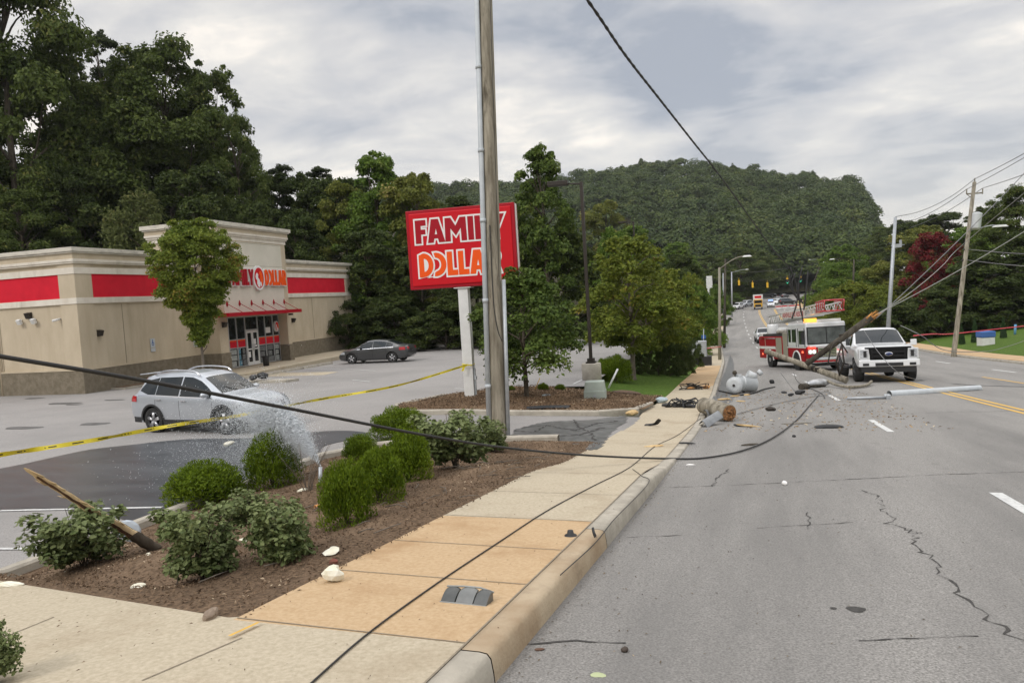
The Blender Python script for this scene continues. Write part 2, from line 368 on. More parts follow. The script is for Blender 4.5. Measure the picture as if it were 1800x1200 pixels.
struct(link_mesh('ground', np_mesh('ground', np.stack([X, Y, Z], -1).reshape(-1, 3), np.stack([i, i+1, i+n+1, i+n], -1), True, np.where(gr, 0, 1)), [M_grass, M_dirt]))

yroad = cat_(rng_(-12, 60, 0.5), rng_(60, 260, 2), rng_(260, 600, 8))
sheet_uy('road', cat_(rng_(UL-0.05, UR+0.05, 0.61)), yroad, M_asph, 0.0, lambda X, Y, U: zD(Y))
# parking lot, driveway mouth, near driveway of pale concrete
sheet_uy('parking_lot', cat_(rng_(-62, -10.85, 2.0), [-10.85]), cat_(rng_(-14, 57, 0.5)), M_lot, 0.0, lambda X, Y, U: np.where(Y < 4.6, G(X, Y), lotz(Y)))
sheet_uy('driveway', rng_(-10.85, -5.30, 0.3), rng_(13.75, 18.7, 0.2), M_lot, 0.004)
sheet_uy('lot_edge', rng_(-10.85, -9.2, 0.3), rng_(18.7, 57, 0.4), M_lot, 0.0, lambda X, Y, U: np.maximum(lotz(Y), -9))
sheet_uy('back_lot', rng_(-9.2, -7.9, 0.3), rng_(24.6, 57, 0.4), M_lot, 0.002, lambda X, Y, U: np.maximum(lotz(Y), -9))
def sheet_edge(name, us, y0, y1, ny, m, zf):
    """like sheet_uy, but the near or far side follows the slanting edge of the bed"""
    us = np.asarray(us, float); T_ = np.linspace(0, 1, ny); a = y0(us) if callable(y0) else np.full_like(us, y0); b = y1(us) if callable(y1) else np.full_like(us, y1)
    Y = a[None]+(b-a)[None]*T_[:, None]; U = np.repeat(us[None], ny, 0); X = U+xD(Y); Z = zf(X, Y, U); n = len(us)
    i = (np.arange(ny-1)[:, None]*n + np.arange(n-1)[None]).ravel()
    return struct(link_mesh(name, np_mesh(name, np.stack([X, Y, Z], -1).reshape(-1, 3), np.stack([i, i+1, i+n+1, i+n], -1), True), m))
sheet_edge('concrete_apron', cat_(rng_(-20, -11, 0.5), rng_(-11, -5.355, 0.09)), -8, lambda u: bed_edge(u)+.03, 190, M_conc, lambda X, Y, U: G(X, Y)+.004)
# planting bed between pavement and parking lot
def bedz(X, Y, U): return G(X, Y) + 0.004 + 0.028*sstep(0, .3, -5.355-U)*sstep(0, .3, Y-bed_edge(U)) + 0.05*sstep(0, .5, Y-bed_edge(U))*np.sin(X*2.1+Y*1.3)*np.sin(Y*2.7-X)*sstep(0, .6, -5.35-U)*sstep(0, .6, U+10.7)
sheet_edge('planting_bed', rng_(-10.74, -5.355, 0.09), lambda u: bed_edge(u), 13.75, 115, M_mulch, bedz)

# pavement along the left of the road, split where the stain starts and stops; kerb swept beside it
def gy(px, py): return float(gp(px, py)[1])
Y1, Y2 = gy(640, 1113), gy(870, 910)
def walk(name, y0, y1, m): sheet_uy(name, [-5.355, -4.9, -4.4, -3.885], rng_(y0, y1, 0.3 if y1 < 60 else 1.5), m, 0.0, lambda X, Y, U: zD(Y) + walk_lift(Y) + 0.004)
walk('pavement', -12, Y1, M_conc); walk('pavement', Y1, Y2, M_tan); walk('pavement', Y2, 31, M_conc); walk('pavement', 31, 52, M_tan); walk('pavement', 52, 240, M_conc)
def kerb(name, y0, y1, m, side=1):
    uu = [-3.88, -3.878, -3.83, -3.775, -3.735, -3.715, -3.705, -3.70]; 
    dz = [-.02, 1, 1, 1, .96, .80, .35, -.3]
    ys = rng_(y0, y1, 0.2 if y1 < 60 else 1.5); us = np.array(uu); U, Y = np.meshgrid(us, ys); L = walk_lift(Y)+0.006 if side > 0 else np.full_like(Y, 0.13)
    F = np.array(dz)[None]; Z = zD(Y) + np.where(F < 0, 0.02*np.sign(F), F*L)
    X = (U if side > 0 else (UR + (-3.7 - U))) + xD(Y)
    n = len(us); i = (np.arange(len(ys)-1)[:, None]*n + np.arange(n-1)[None]).ravel()
    return struct(link_mesh(name, np_mesh(name, np.stack([X, Y, Z], -1).reshape(-1, 3), np.stack([i, i+1, i+n+1, i+n], -1), True), m))
kerb('kerb', -12, Y1-0.10, M_curb); kerb('kerb', Y1-0.088, Y2-0.3, mat('stained_kerb', (0.34, 0.25, 0.16), (0.45, 0.36, 0.25), scale=2.5, rough=0.9, bump=0.3, bscale=40, c3=(0.26, 0.20, 0.14), s3=2.0, f3=(0.55, 0.75), spec=0.2)); kerb('kerb', Y2-0.288, 240, M_curb)
kerb('kerb', -12, 240, M_curb, -1)
sheet_uy('pavement', [UR+0.25, UR+1.2, UR+2.45], yroad[yroad < 250], M_tan, 0.0, lambda X, Y, U: zD(Y)+0.135)

# low kerbs round the beds: swept along a polyline of ground points
def bed_kerb(name, pts, w=0.17, h=0.15, m=M_curb, zf=None, closed=False):
    P = [np.array(p[:2], float) for p in pts]; Q = []
    for a, b in zip(P, P[1:] + ([P[0]] if closed else [])):
        k = max(1, int(np.linalg.norm(b-a)/0.4)); Q += [a+(b-a)*t/k for t in range(k)]
    if not closed: Q.append(P[-1])
    mb = MB(); rows = []; k = len(Q)
    for i, q in enumerate(Q):
        d = (Q[(i+1) % k]-Q[i-1]) if closed else (Q[min(i+1, k-1)]-Q[max(i-1, 0)]); d = d/np.linalg.norm(d); nrm = np.array([-d[1], d[0]])
        z = zf(*q) if zf else float(G(*q)); row = []
        for o, dz in ((-w/2, -.1), (-w/2, h*.8), (-w*.35, h), (w*.35, h), (w/2, h*.8), (w/2, -.1)): p = q+nrm*o; row.append((p[0], p[1], z+dz))
        rows.append(row)
    if closed: rows.append(rows[0])
    mb.grid(rows, 0, False); return struct(mb.build(name, m))
lz_ = lambda x, y: float(lotz(y))
bed_kerb('bed_kerb', [(-10.82+2.36, 4.75), (-10.82+2.36, 9), (-10.82+2.33, 12.6), (-10.3+2.33, 13.5), (-9.6+2.3, 13.8), (-6.2+2.3, 13.85)], zf=lambda x, y: min(float(G(x, y)), float(lotz(y))+0.06) if x < -7.5 else float(G(x, y)))
ISL = [(-10.6, 19.9), (-10.2, 18.9), (-9.3, 18.5), (-6.5, 18.55), (-4.2, 18.8), (-3.10, 19.5), (-3.22, 24.4), (-6.3, 24.3), (-8.6, 24.2), (-10.0, 22.0)]
bed_kerb('island_kerb', ISL[-1:]+ISL[:5]+[(-3.3, 19.4), (-3.22, 21.5)], h=0.14)
sheet_uy('grass_verge', [-7.95, -7.3, -6.6, -6.0, -5.36], cat_(rng_(24.3, 60, 0.5), rng_(60, 230, 3)), M_grass, 0.0)
def inpoly(x, y, P):
    c = np.zeros(np.shape(x), bool); j = len(P)-1
    for i in range(len(P)):
        xi, yi = P[i]; xj, yj = P[j]
        c ^= ((yi > y) != (yj > y)) & (x < (xj-xi)*(y-yi)/(yj-yi+1e-12)+xi); j = i
    return c
xs = rng_(-10.8, -3.0, 0.1); ys = rng_(18.4, 24.5, 0.1); X, Y = np.meshgrid(xs, ys); n = len(xs)
i = (np.arange(len(ys)-1)[:, None]*n + np.arange(n-1)[None]).ravel(); cx = X.ravel()[i]+.05; cy = Y.ravel()[i]+.05; i = i[inpoly(cx, cy, ISL)]
Z = G(X, Y)+0.10+0.02*np.sin(X*3)*np.sin(Y*2.3)
struct(link_mesh('island_bed', np_mesh('island_bed', np.stack([X, Y, Z], -1).reshape(-1, 3), np.stack([i, i+1, i+n+1, i+n], -1), True), mat('dry_mulch', (0.09, 0.055, 0.032), (0.25, 0.165, 0.10), scale=22, rough=0.95, bump=0.9, bscale=40, c3=(0.30, 0.215, 0.14), s3=0.7, f3=(0.5, 0.75), detail=10, spec=0.1)))

# painted lines, joints, cracks: thin sheets a few millimetres above
def strip(mb, pts, w, lift=0.004, zf=None, mi=0, step=0.5):
    P = [np.array(p[:2], float) for p in pts]; Q = [P[0]]
    for a, b in zip(P, P[1:]):
        k = max(1, int(np.linalg.norm(b-a)/step)); Q += [a+(b-a)*(t+1)/k for t in range(k)]
    rows = []; k = len(Q)
    for i, q in enumerate(Q):
        d = Q[min(i+1, k-1)]-Q[max(i-1, 0)]; d = d/(np.linalg.norm(d)+1e-9); nrm = np.array([-d[1], d[0]])
        ww = w(i/(k-1)) if callable(w) else w
        rows.append([(p[0], p[1], (zf(*p) if zf else float(G(*p)))+lift) for p in (q-nrm*ww/2, q+nrm*ww/2)])
    mb.grid(rows, mi, False)
def uline(u, y0, y1, st=2.0):
    return [(u+float(xD(y)), y) for y in rng_(y0, y1, st)]
mb = MB(); zr = lambda x, y: float(zD(y))
for (a, b) in (((1748, 866), (1830, 915)), ((1527, 738), (1567, 759)), ((1458, 694), (1476, 704)), ((1416, 670), (1427, 676)), ((1393, 657), (1400, 660.5))):
    ya, yb = gy(*b), gy(*a); strip(mb, uline(0, ya, yb, 0.5), 0.13, 0.005, zr)
for k in range(13): strip(mb, uline(0, 62+k*10.6, 65.2+k*10.6, 1), 0.16, 0.008, zr)
for k in range(22): strip(mb, uline(9.3, 18+k*10.6, 21.2+k*10.6, 1), 0.14, 0.006, zr)
struct(mb.build('lane_dashes', M_white))
mb = MB()
for du in (-0.13, 0.13):
    strip(mb, uline(3.6+du, -10, 196, 1), 0.12, 0.005, zr); strip(mb, uline(7.2+du, -10, 36 if du < 0 else 30, 1), 0.11, 0.005, zr); strip(mb, uline(7.2+du, 70, 196, 2), 0.14, 0.008, zr)
struct(mb.build('centre_lines', M_yellow))
mb = MB()
for p, q in (((-30, 965), (70, 965)), ((0, 898), (285, 892)), ((600, 648), (660, 652)), ((800, 683), (850, 686)), ((950, 682), (1040, 684)), ((620, 668), (650, 671)), ((1008, 681), (1030, 672))):
    a, b = gp(*p), gp(*q); strip(mb, [a, b], 0.075, 0.012, lz_)
for t in range(5):
    a = gp(452+t*38, 664-t*8); strip(mb, [a, a+np.array([2.6+t*.4, -1.2, 0])], 0.11, 0.010, lz_)
struct(mb.build('parking_stripes', M_white))
# wet ground where the broken main runs out
def patch(mb, poly, lift, zf, mi=0):
    P = [gp(*p) for p in poly]; P = catmull(P+[P[0]], 4)[:-1]
    mb.add([(p[0], p[1], zf(p[0], p[1])+lift) for p in P], [list(range(len(P)))], mi)
mb = MB()
patch(mb, [(-80, 838), (30, 818), (110, 800), (160, 790), (230, 782), (330, 772), (440, 770), (520, 762), (600, 757), (655, 764), (575, 782), (560, 800), (520, 840), (470, 880), (330, 906), (240, 916), (180, 905), (60, 893), (-80, 900)], 0.009, lz_)
struct(mb.build('wet_lot', M_wet))
def gpatch(name, poly, lift, m):
    """irregular patch laid on a fine grid so that it follows the ground"""
    P = [tuple(p[:2]) for p in catmull([gp(*q) for q in poly]+[gp(*poly[0])], 4)[:-1]]; xa = [p[0] for p in P]; ya = [p[1] for p in P]
    xs = rng_(min(xa), max(xa), 0.07); ys = rng_(min(ya), max(ya), 0.09); X, Y = np.meshgrid(xs, ys); n = len(xs)
    i = (np.arange(len(ys)-1)[:, None]*n + np.arange(n-1)[None]).ravel(); i = i[inpoly(X.ravel()[i]+.035, Y.ravel()[i]+.045, P)]
    struct(link_mesh(name, np_mesh(name, np.stack([X, Y, G(X, Y)+lift], -1).reshape(-1, 3), np.stack([i, i+1, i+n+1, i+n], -1), True), m))
M_wet2 = mat('damp_patch', (0.07, 0.07, 0.07), (0.15, 0.148, 0.145), scale=5, rough=0.25, rough2=0.5, bump=0.1, bscale=60)
gpatch('damp_driveway', [(905, 755), (960, 742), (1040, 738), (1102, 733), (1075, 760), (1050, 790), (1010, 783), (960, 777), (905, 772)], 0.009, M_wet2)
gpatch('damp_gutter', [(1262, 690), (1272, 660), (1283, 625), (1290, 640), (1287, 668), (1290, 700), (1262, 715), (1250, 705)], 0.006, M_wet2)
# pavement joints
mb = MB(); yj = [Y1, gy(800, 1019), gy(850, 960), Y2, gy(1000, 868), gy(1010, 832), gy(1090, 780)]
yj += [yj[-1]+1.5*k for k in range(1, 26)]
for y in yj: strip(mb, [(-5.35+float(xD(y)), y+.03), (-3.885+float(xD(y)), y)], 0.010, 0.008, lambda x, y: float(zD(y)+walk_lift(y)))
for y in (Y1-2.6,): strip(mb, [(-5.35+float(xD(y)), y+.03), (-3.97+float(xD(y)), y)], 0.016, 0.008, lambda x, y: float(zD(y)+walk_lift(y)))
strip(mb, uline(-3.882, -8, 60, 0.5), 0.012, 0.010, lambda x, y: float(zD(y)+walk_lift(y)))
strip(mb, [gp(95, 1085), gp(-40, 1140)], 0.012, 0.0065, step=.1); strip(mb, [gp(425, 1122), gp(250, 1197)], 0.012, 0.0065, step=.1)
struct(mb.build('pavement_joints', M_joint))
# cracks in the road: irregular dark lines
def crack(mb, pix, w, seed, rough=0.05, zf=zr, lift=0.004):
    rg = random.Random(seed); P = [gp(*p) for p in pix]; Q = []
    for a, b in zip(P, P[1:]):
        k = max(2, int(np.linalg.norm(b-a)/0.07))
        for t in range(k): Q.append(a+(b-a)*t/k + np.array([rg.uniform(-1, 1), rg.uniform(-1, 1), 0])*rough)
    Q.append(P[-1]); strip(mb, Q, lambda t: w*(0.2+1.7*rg.random()**1.5), lift, zf, 0, 10)
mb = MB()
crack(mb, [(1540, 868), (1552, 895), (1572, 908), (1560, 920), (1613, 938), (1605, 955), (1640, 985), (1652, 1010), (1690, 1045), (1735, 1080), (1775, 1118), (1830, 1130)], 0.013, 1, 0.045)
crack(mb, [(1613, 938), (1580, 925)], 0.015, 2); crack(mb, [(1515, 862), (1545, 872)], 0.014, 12)
crack(mb, [(1165, 857), (1300, 852), (1500, 842), (1650, 834), (1900, 826)], 0.012, 3, 0.015); crack(mb, [(930, 1130), (1010, 1126), (1100, 1130)], 0.014, 4, 0.012)
crack(mb, [(1100, 945), (1200, 940)], 0.010, 5, 0.012); crack(mb, [(1330, 928), (1500, 918)], 0.009, 6, 0.012); crack(mb, [(1510, 1125), (1600, 1122), (1720, 1118)], 0.010, 7, 0.012)
crack(mb, [(1283, 825), (1262, 840), (1252, 855)], 0.014, 8, 0.03); crack(mb, [(1420, 900), (1423, 915), (1420, 930)], 0.012, 9, 0.02); crack(mb, [(1560, 728), (1680, 724), (1820, 722)], 0.02, 10, 0.015)
for s, yy in enumerate((700, 662, 650)): crack(mb, [(1300, yy+2), (1330, yy), (1390, yy-2)], 0.03, 20+s, 0.03)
for s, px in enumerate(range(1480, 1700, 26)): crack(mb, [(px, 760+s*9), (px+14, 762+s*9)], 0.008, 40+s, 0.01)
struct(mb.build('road_cracks', M_crack))
mb = MB()
cz = lambda x, y: float(G(x, y))
crack(mb, [(920, 752), (960, 748), (1010, 757), (1050, 745), (1090, 740)], 0.06, 30, 0.05, cz, 0.014); crack(mb, [(1010, 738), (1016, 750), (1040, 762), (1046, 775)], 0.05, 31, 0.04, cz, 0.014); crack(mb, [(900, 765), (960, 768), (1020, 765), (1060, 752)], 0.07, 32, 0.05, cz, 0.014); crack(mb, [(960, 748), (940, 760), (905, 757)], 0.06, 33, 0.05, cz, 0.014)
struct(mb.build('driveway_cracks', M_crack))
mb = MB(); strip(mb, [gp(404, 1124), gp(455, 1100)], 0.022, 0.024); struct(mb.build('survey_mark', M_yellow))
mb = MB()
for (px, py, r) in ((1505, 1071, 0.055), (1465, 1069, 0.02)):
    c = gp(px, py); mb.add([(c[0]+r*cos(a)*(1+.2*sin(3*a)), c[1]+r*sin(a), float(zD(c[1]+r*sin(a)))+0.004) for a in np.linspace(0, 2*pi, 14)[:-1]], [list(range(13))], 0)
struct(mb.build('tar_spot', M_crack))
mb = MB()
for (px, py, rx, ry) in ((112, 709, .8, .35), (165, 745, .5, .3), (60, 700, .5, .3), (130, 711, .4, .2), (200, 703, .5, .2), (40, 752, .7, .3)):
    c = gp(px, py); mb.add([(c[0]+rx*cos(a)*(1+.15*sin(3*a)), c[1]+ry*sin(a)*(1+.2*cos(2*a)), lz_(0, c[1]+ry*sin(a))+0.006) for a in np.linspace(0, 2*pi, 20)[:-1]], [list(range(19))], 0)
struct(mb.build('oil_stains', mat('oil_stain', (0.06, 0.06, 0.058), (0.12, 0.118, 0.115), scale=4, rough=0.6)))
# ------------------------------------------------------------------ shop building (local x = out of the front wall, y = along it, z up)
TH = radians(3.2); BLOC = (-29.478, 25.525, -1.55)
def arc(cx, cy, rx, ry, a0, a1, n=14): return [(cx+rx*cos(radians(a0+(a1-a0)*i/n)), cy+ry*sin(radians(a0+(a1-a0)*i/n))) for i in range(n+1)]
GLY = {  # heavy display capitals, unit height: (advance, [outlines])
 'F': (.50, [[(0, 0), (.27, 0), (.27, .38), (.47, .38), (.47, .60), (.27, .60), (.27, .74), (.50, .74), (.50, 1), (0, 1)]]),
 'A': (.74, [[(0, 0), (.19, 1), (.52, 1), (.80, 0), (.50, 0), (.46, .17), (.31, .17), (.27, 0)], [(.345, .36), (.43, .36), (.395, .56)]]),
 'M': (.98, [[(0, 0), (.02, 1), (.29, 1), (.49, .66), (.69, 1), (.96, 1), (.98, 0), (.72, 0), (.71, .52), (.49, .22), (.27, .52), (.26, 0)]]),
 'I': (.27, [[(0, 0), (.27, 0), (.27, 1), (0, 1)]]),
 'L': (.47, [[(0, 0), (.50, 0), (.50, .24), (.26, .24), (.26, 1), (0, 1)]]),
 'Y': (.74, [[(.24, 0), (.51, 0), (.51, .38), (.80, 1), (.52, 1), (.385, .66), (.25, 1), (-.04, 1), (.24, .38)]]),
 'D': (.62, [[(0, 0)] + [(.24, 0)] + arc(.22, .5, .46, .5, -90, 90) + [(0, .92)], [(.25, .24)] + arc(.25, .5, .19, .26, -85, 85) + [(.25, .76)]]),
 'O': (.60, [arc(.12, .5, .50, .5, -100, 100) + [(.10, .78)] + arc(.12, .5, .24, .27, 80, -80) + [(.06, .18)]]),
 'R': (.62, [[(0, 0), (.26, 0), (.26, .34), (.36, 0), (.64, 0), (.50, .40)] + arc(.30, .68, .32, .32, -55, 90) + [(0, 1)], [(.26, .56)] + arc(.28, .69, .10, .12, -80, 80) + [(.26, .82)]]),
}
def glyph_mb(mb, word, fn, h0, h1, off=0.0, mi=0, track=0.04):
    """adds a word to mb: curve outlines are filled with their holes, thickened, then mapped by fn(x, y, depth)"""
    x = 0.0
    for gi, ch in enumerate(word):
        adv, outs = GLY[ch]; cu = bpy.data.curves.new('t', 'CURVE'); cu.dimensions = '2D'; cu.fill_mode = 'BOTH'; cu.extrude = 0.5; cu.offset = off
        for k, o in enumerate(outs):
            if k and off > .03: continue
            sp = cu.splines.new('POLY'); sp.points.add(len(o)-1); sp.use_cyclic_u = True
            for p, (a, b) in zip(sp.points, o): p.co = (a+x, b, 0, 1)
        x += adv+track; hq = h1-(gi % 2)*.002
        ob = bpy.data.objects.new('t', cu); COL.objects.link(ob); dg = bpy.context.evaluated_depsgraph_get(); dg.update()
        me = bpy.data.meshes.new_from_object(ob.evaluated_get(dg))
        mb.add([fn(v.co.x, v.co.y, h0+(hq-h0)*(v.co.z+0.5)) for v in me.vertices], [list(p.vertices) for p in me.polygons], mi)
        bpy.data.objects.remove(ob); bpy.data.curves.remove(cu); bpy.data.meshes.remove(me)
    return x-track
def word_w(word, track=0.04): return sum(GLY[c][0]+track for c in word)-track

M_stuc = mat('beige_stucco', (0.50, 0.42, 0.305), (0.57, 0.485, 0.36), scale=1.2, rough=0.95, bump=0.2, bscale=60, c3=(0.42, 0.345, 0.24), s3=1.0, f3=(0.52, 0.85), v3=(1.6, 1.6, .12), spec=0.15, stretch=(1, 1, 0.5))
M_stuc2 = mat('pale_stucco', (0.60, 0.565, 0.475), (0.66, 0.62, 0.53), scale=1.0, rough=0.95, bump=0.15, bscale=60, spec=0.15)
M_trim = mat('cream_trim', (0.66, 0.60, 0.51), (0.74, 0.69, 0.60), scale=2, rough=0.9, c3=(0.48, 0.43, 0.35), s3=1.2, f3=(0.55, 0.85), v3=(1.5, 1.5, .3), spec=0.2)
M_cop = mat('stained_coping', (0.62, 0.58, 0.50), (0.38, 0.35, 0.30), scale=2.5, rough=0.8, contrast=(0.45, 0.8), detail=8, stretch=(1, 1, 3))
M_base = mat('stone_block', (0.165, 0.14, 0.10), (0.235, 0.20, 0.15), scale=5, rough=0.95, bump=0.8, bscale=12, detail=8, spec=0.15)
M_red = mat('red_panel', (0.60, 0.012, 0.030), (0.66, 0.016, 0.036), scale=1.5, rough=0.7, c3=(0.52, 0.010, 0.026), s3=0.8, f3=(0.5, 0.8), spec=0.2)
M_roof = mat('flat_roof', (0.22, 0.21, 0.20), (0.32, 0.31, 0.30), scale=2, rough=0.9)
M_alu = mat('aluminium_frame', (0.55, 0.56, 0.57), None, rough=0.4, metal=0.6)
M_glass = mat('shop_glass', (0.012, 0.014, 0.016), (0.03, 0.032, 0.034), scale=2.5, rough=0.06, spec=0.6)
M_black = mat('black_plastic', (0.015, 0.015, 0.016), None, rough=0.5)
M_bronze = mat('bronze_fixture', (0.035, 0.028, 0.022), None, rough=0.5, metal=0.3)
M_wht = mat('white_paint', (0.75, 0.75, 0.73), (0.66, 0.66, 0.64), scale=3, rough=0.5)
M_signred = mat('sign_red', (0.56, 0.004, 0.012), None, rough=0.5, spec=0.25)
M_dkred = mat('dark_red', (0.36, 0.004, 0.014), None, rough=0.5, spec=0.25)
M_orange = mat('sign_orange', (0.86, 0.095, 0.006), None, rough=0.5, spec=0.25)
M_face = mat('sign_white', (0.80, 0.78, 0.76), None, rough=0.4)

bld = thing('shop', 'beige stucco shop building with red bands and a tall entrance tower', 'shop', BLOC, TH)
mb = MB(); T0, T1 = 8.2, 15.4; BX = 1.2
mb.bx(-25, 0, 0, 26, -1.2, 6.45)
# tower shell with its entrance recess, kept hollow at the bottom
mb.bx(-3, BX, T0+.05, T1-.05, 3.0, 8.2); mb.bx(0, BX, T0, 8.94, -1.2, 3.02); mb.bx(0, BX, 15.0, T1, -1.2, 3.02)
mb.bx(0.002, 0.48, 8.94, 15.0, -1.2, 3.01)
mb.build('wall', M_stuc, bld)
mb = MB(); mb.bx(-24.7, -0.3, 0.3, 25.7, 6.45, 6.452); mb.build('roof', M_roof, bld)
mb = MB()  # corner pilasters, proud of the walls
mb.bx(-.87, .06, -.06, .90, 1.0, 5.9); mb.bx(-.87, .06, 25.3, 26.06, 1.0, 5.9); mb.each('pilaster', M_stuc, bld)
mb = MB()
for a0, a1 in ((-.09, T0+.02), (T1-.02, 26.09)):
    mb.bx(-.5, .09, a0, a1, 4.07, 4.34); mb.bx(-.5, .09, a0, a1, 5.43, 5.72)
mb.bx(-25.09, -.5, -.09, .5, 4.07, 4.34); mb.bx(-25.09, -.5, -.09, .5, 5.43, 5.72)
mb.each('trim_band', M_trim, bld)
mb = MB()
for a0, a1 in ((.90, T0+.02), (T1-.02, 25.3)): mb.bx(-.3, .035, a0, a1, 4.33, 5.44)
mb.bx(-25.03, -.86, -.035, .3, 4.33, 5.44); mb.each('red_band', M_red, bld)
mb = MB()
for z0, z1, p in ((5.90, 5.98, .13), (5.98, 6.10, .17)):
    for a0, a1 in ((-p, T0+.02), (T1-.02, 26+p)): mb.bx(-.5, p, a0, a1, z0, z1)
    mb.bx(-25-p, -.5, -p, .5, z0, z1)
for z0, z1, p in ((7.64, 7.75, .10), (7.75, 7.87, .16)): mb.bx(-3-p, BX+p, T0-p, T1+p, z0, z1)
mb.bx(-3.05, BX+.03, T0-.03, T1+.03, 7.42, 7.64)
mb.each('cornice_moulding', M_trim, bld)
mb = MB()
for a0, a1 in ((-.11, T0+.02), (T1-.02, 26.11)): mb.bx(-.5, .11, a0, a1, 6.10, 6.36)
mb.bx(-25.11, -.5, -.11, .5, 6.10, 6.36); mb.bx(-3.14, BX+.14, T0-.14, T1+.14, 7.87, 8.10); mb.each('cornice_frieze', M_stuc, bld)
mb = MB()
for z0, z1, p in ((6.36, 6.44, .19), (6.44, 6.62, .25)):
    for a0, a1 in ((-p, T0+.02), (T1-.02, 26+p)): mb.bx(-.5, p, a0, a1, z0, z1)
    mb.bx(-25-p, -.5, -p, .5, z0, z1)
for z0, z1, p in ((8.10, 8.18, .22), (8.18, 8.40, .30)): mb.bx(-3-p, BX+p, T0-p, T1+p, z0, z1)
mb.each('coping', M_cop, bld)
mb = MB()
for a0, a1 in ((-.08, T0+.0), (T1, 26.08)): mb.bx(-.5, .08, a0, a1, -1.3, 1.02)
mb.bx(-25.08, -.5, -.08, .5, -1.3, 1.02); mb.bx(-.2, BX+.06, T0-.06, 8.99, -1.3, 1.02); mb.bx(-.2, BX+.06, 14.95, T1+.06, -1.3, 1.02)
mb.each('stone_base', M_base, bld)
mb = MB()
for a0, a1 in ((-.10, T0-.02), (T1+.02, 26.10)): mb.bx(-.5, .10, a0, a1, 1.02, 1.09)
mb.bx(-25.10, -.5, -.10, .5, 1.02, 1.09); mb.each('base_ledge', M_stuc, bld)
mb = MB(); mb.bx(BX-.1, BX+.018, 8.75, 14.85, 3.05, 7.36); mb.build('sign_panel', M_stuc2, bld)
mb = MB()
for z in (5.97, 7.30): mb.bx(BX, BX+.022, 8.75, 14.85, z, z+.018)
mb.bx(-.5, .012, 2.6, 2.616, 1.1, 4.0); mb.bx(-.5, .012, 20.2, 20.216, 1.1, 4.0); mb.bx(-4.62, -4.60, -.012, .3, 1.1, 4.0)
mb.each('control_joint', M_joint, bld)
for a, b in ((25.2, .05),):
    mb = MB(); mb.tube([(b, a, .1), (b, a, 5.4)], .035, 8); mb.build('downpipe', M_stuc, bld)
mb = MB(); mb.tube([(-4.75, -.08, -.1), (-4.75, -.08, 4.0)], .04, 8); mb.build('downpipe', M_stuc, bld)
# storefront: frames, panes, door, red strip, notices
GB = 0.50
fr = MB(); mull = [8.96, 9.83, 10.58, 11.42, 12.68, 13.45, 14.30, 14.98]
for a in mull: fr.bx(GB, GB+.07, a-.035, a+.035, 0, 2.97)
for z in (0.04, 1.16, 1.66): fr.bx(GB+.002, GB+.06, 8.97, 11.40, z-.03, z+.03); fr.bx(GB+.002, GB+.06, 12.70, 14.97, z-.03, z+.03)
fr.bx(GB+.002, GB+.06, 8.97, 14.97, 2.93, 2.99); fr.bx(GB+.002, GB+.065, 11.42, 12.68, 2.12, 2.20); sf = fr.build('storefront_frame', M_alu, bld)
mb = MB()
for a0, a1 in zip(mull[:-1], mull[1:]):
    if abs(a0-11.42) < .01: mb.bx(GB-.01, GB+.02, a0, a1, 2.16, 2.95)
    else: mb.bx(GB-.01, GB+.02, a0, a1, .04, 2.95)
mb.each('pane', M_glass, sf)
mb = MB(); mb2 = MB()
for a0, a1 in ((8.99, 9.80), (9.86, 10.55), (10.61, 11.39), (12.71, 13.42), (13.48, 14.27), (14.33, 14.95)): mb.bx(GB+.02, GB+.028, a0, a1, 1.19, 1.55); mb2.bx(GB+.02, GB+.029, a0, a1, 1.55, 1.63)
mb.each('red_strip', M_red, sf); mb2.each('orange_strip', M_orange, sf)
rg = random.Random(4); mb = MB(); cols = [mat('poster_blue', (0.10, 0.24, 0.32)), mat('poster_pale', (0.42, 0.44, 0.42), (0.25, 0.27, 0.26), scale=9), mat('poster_grey', (0.2, 0.21, 0.2), (0.08, 0.08, 0.09), scale=12)]
for a0, a1, m in ((8.99, 9.8, 1), (9.86, 10.55, 1), (10.62, 10.95, 0), (11.0, 11.39, 2), (12.71, 13.42, 2), (13.5, 14.25, 2), (14.35, 14.93, 1)):
    for k in range(3):
        z0 = .09+k*.35; b0 = a0+rg.uniform(0, .2)*(a1-a0); mb.bx(GB+.019, GB+.0235, b0, a1-rg.uniform(0, .25)*(a1-a0), z0, z0+.30, m)
mb.each('window_poster', cols, sf)
mb = MB(); mb.bx(GB+.02, GB+.026, 13.55, 14.05, 1.86, 2.22); mb.build('paper_notice', M_face, sf)
dr = MB()
for a0, a1 in ((11.47, 12.04), (12.06, 12.63)):
    for x0, x1 in ((a0, a0+.09), (a1-.09, a1)): dr.bx(GB+.01, GB+.08, x0, x1, .02, 2.10)
    for z0, z1 in ((.02, .22), (1.98, 2.10), (.95, 1.03)): dr.bx(GB+.012, GB+.078, a0+.09, a1-.09, z0, z1)
door = dr.build('door', M_wht, bld); mb = MB(); mb.bx(GB+.02, GB+.05, 11.5, 12.6, .05, 2.08); mb.build('door_glass', M_glass, door)
mb = MB(); mb.tube([(GB+.12, 11.99, .85), (GB+.12, 11.99, 1.3)], .018, 6); mb.tube([(GB+.12, 12.11, .85), (GB+.12, 12.11, 1.3)], .018, 6); mb.each('handle', M_alu, door)
mb = MB(); mb.bx(GB+.05, GB+.056, 12.13, 12.42, 1.25, 1.6); mb.bx(GB+.05, GB+.056, 12.2, 12.5, 1.10, 1.21); mb.bx(GB+.05, GB+.056, 11.6, 11.8, .5, .85); mb.each('door_notice', M_face, door)
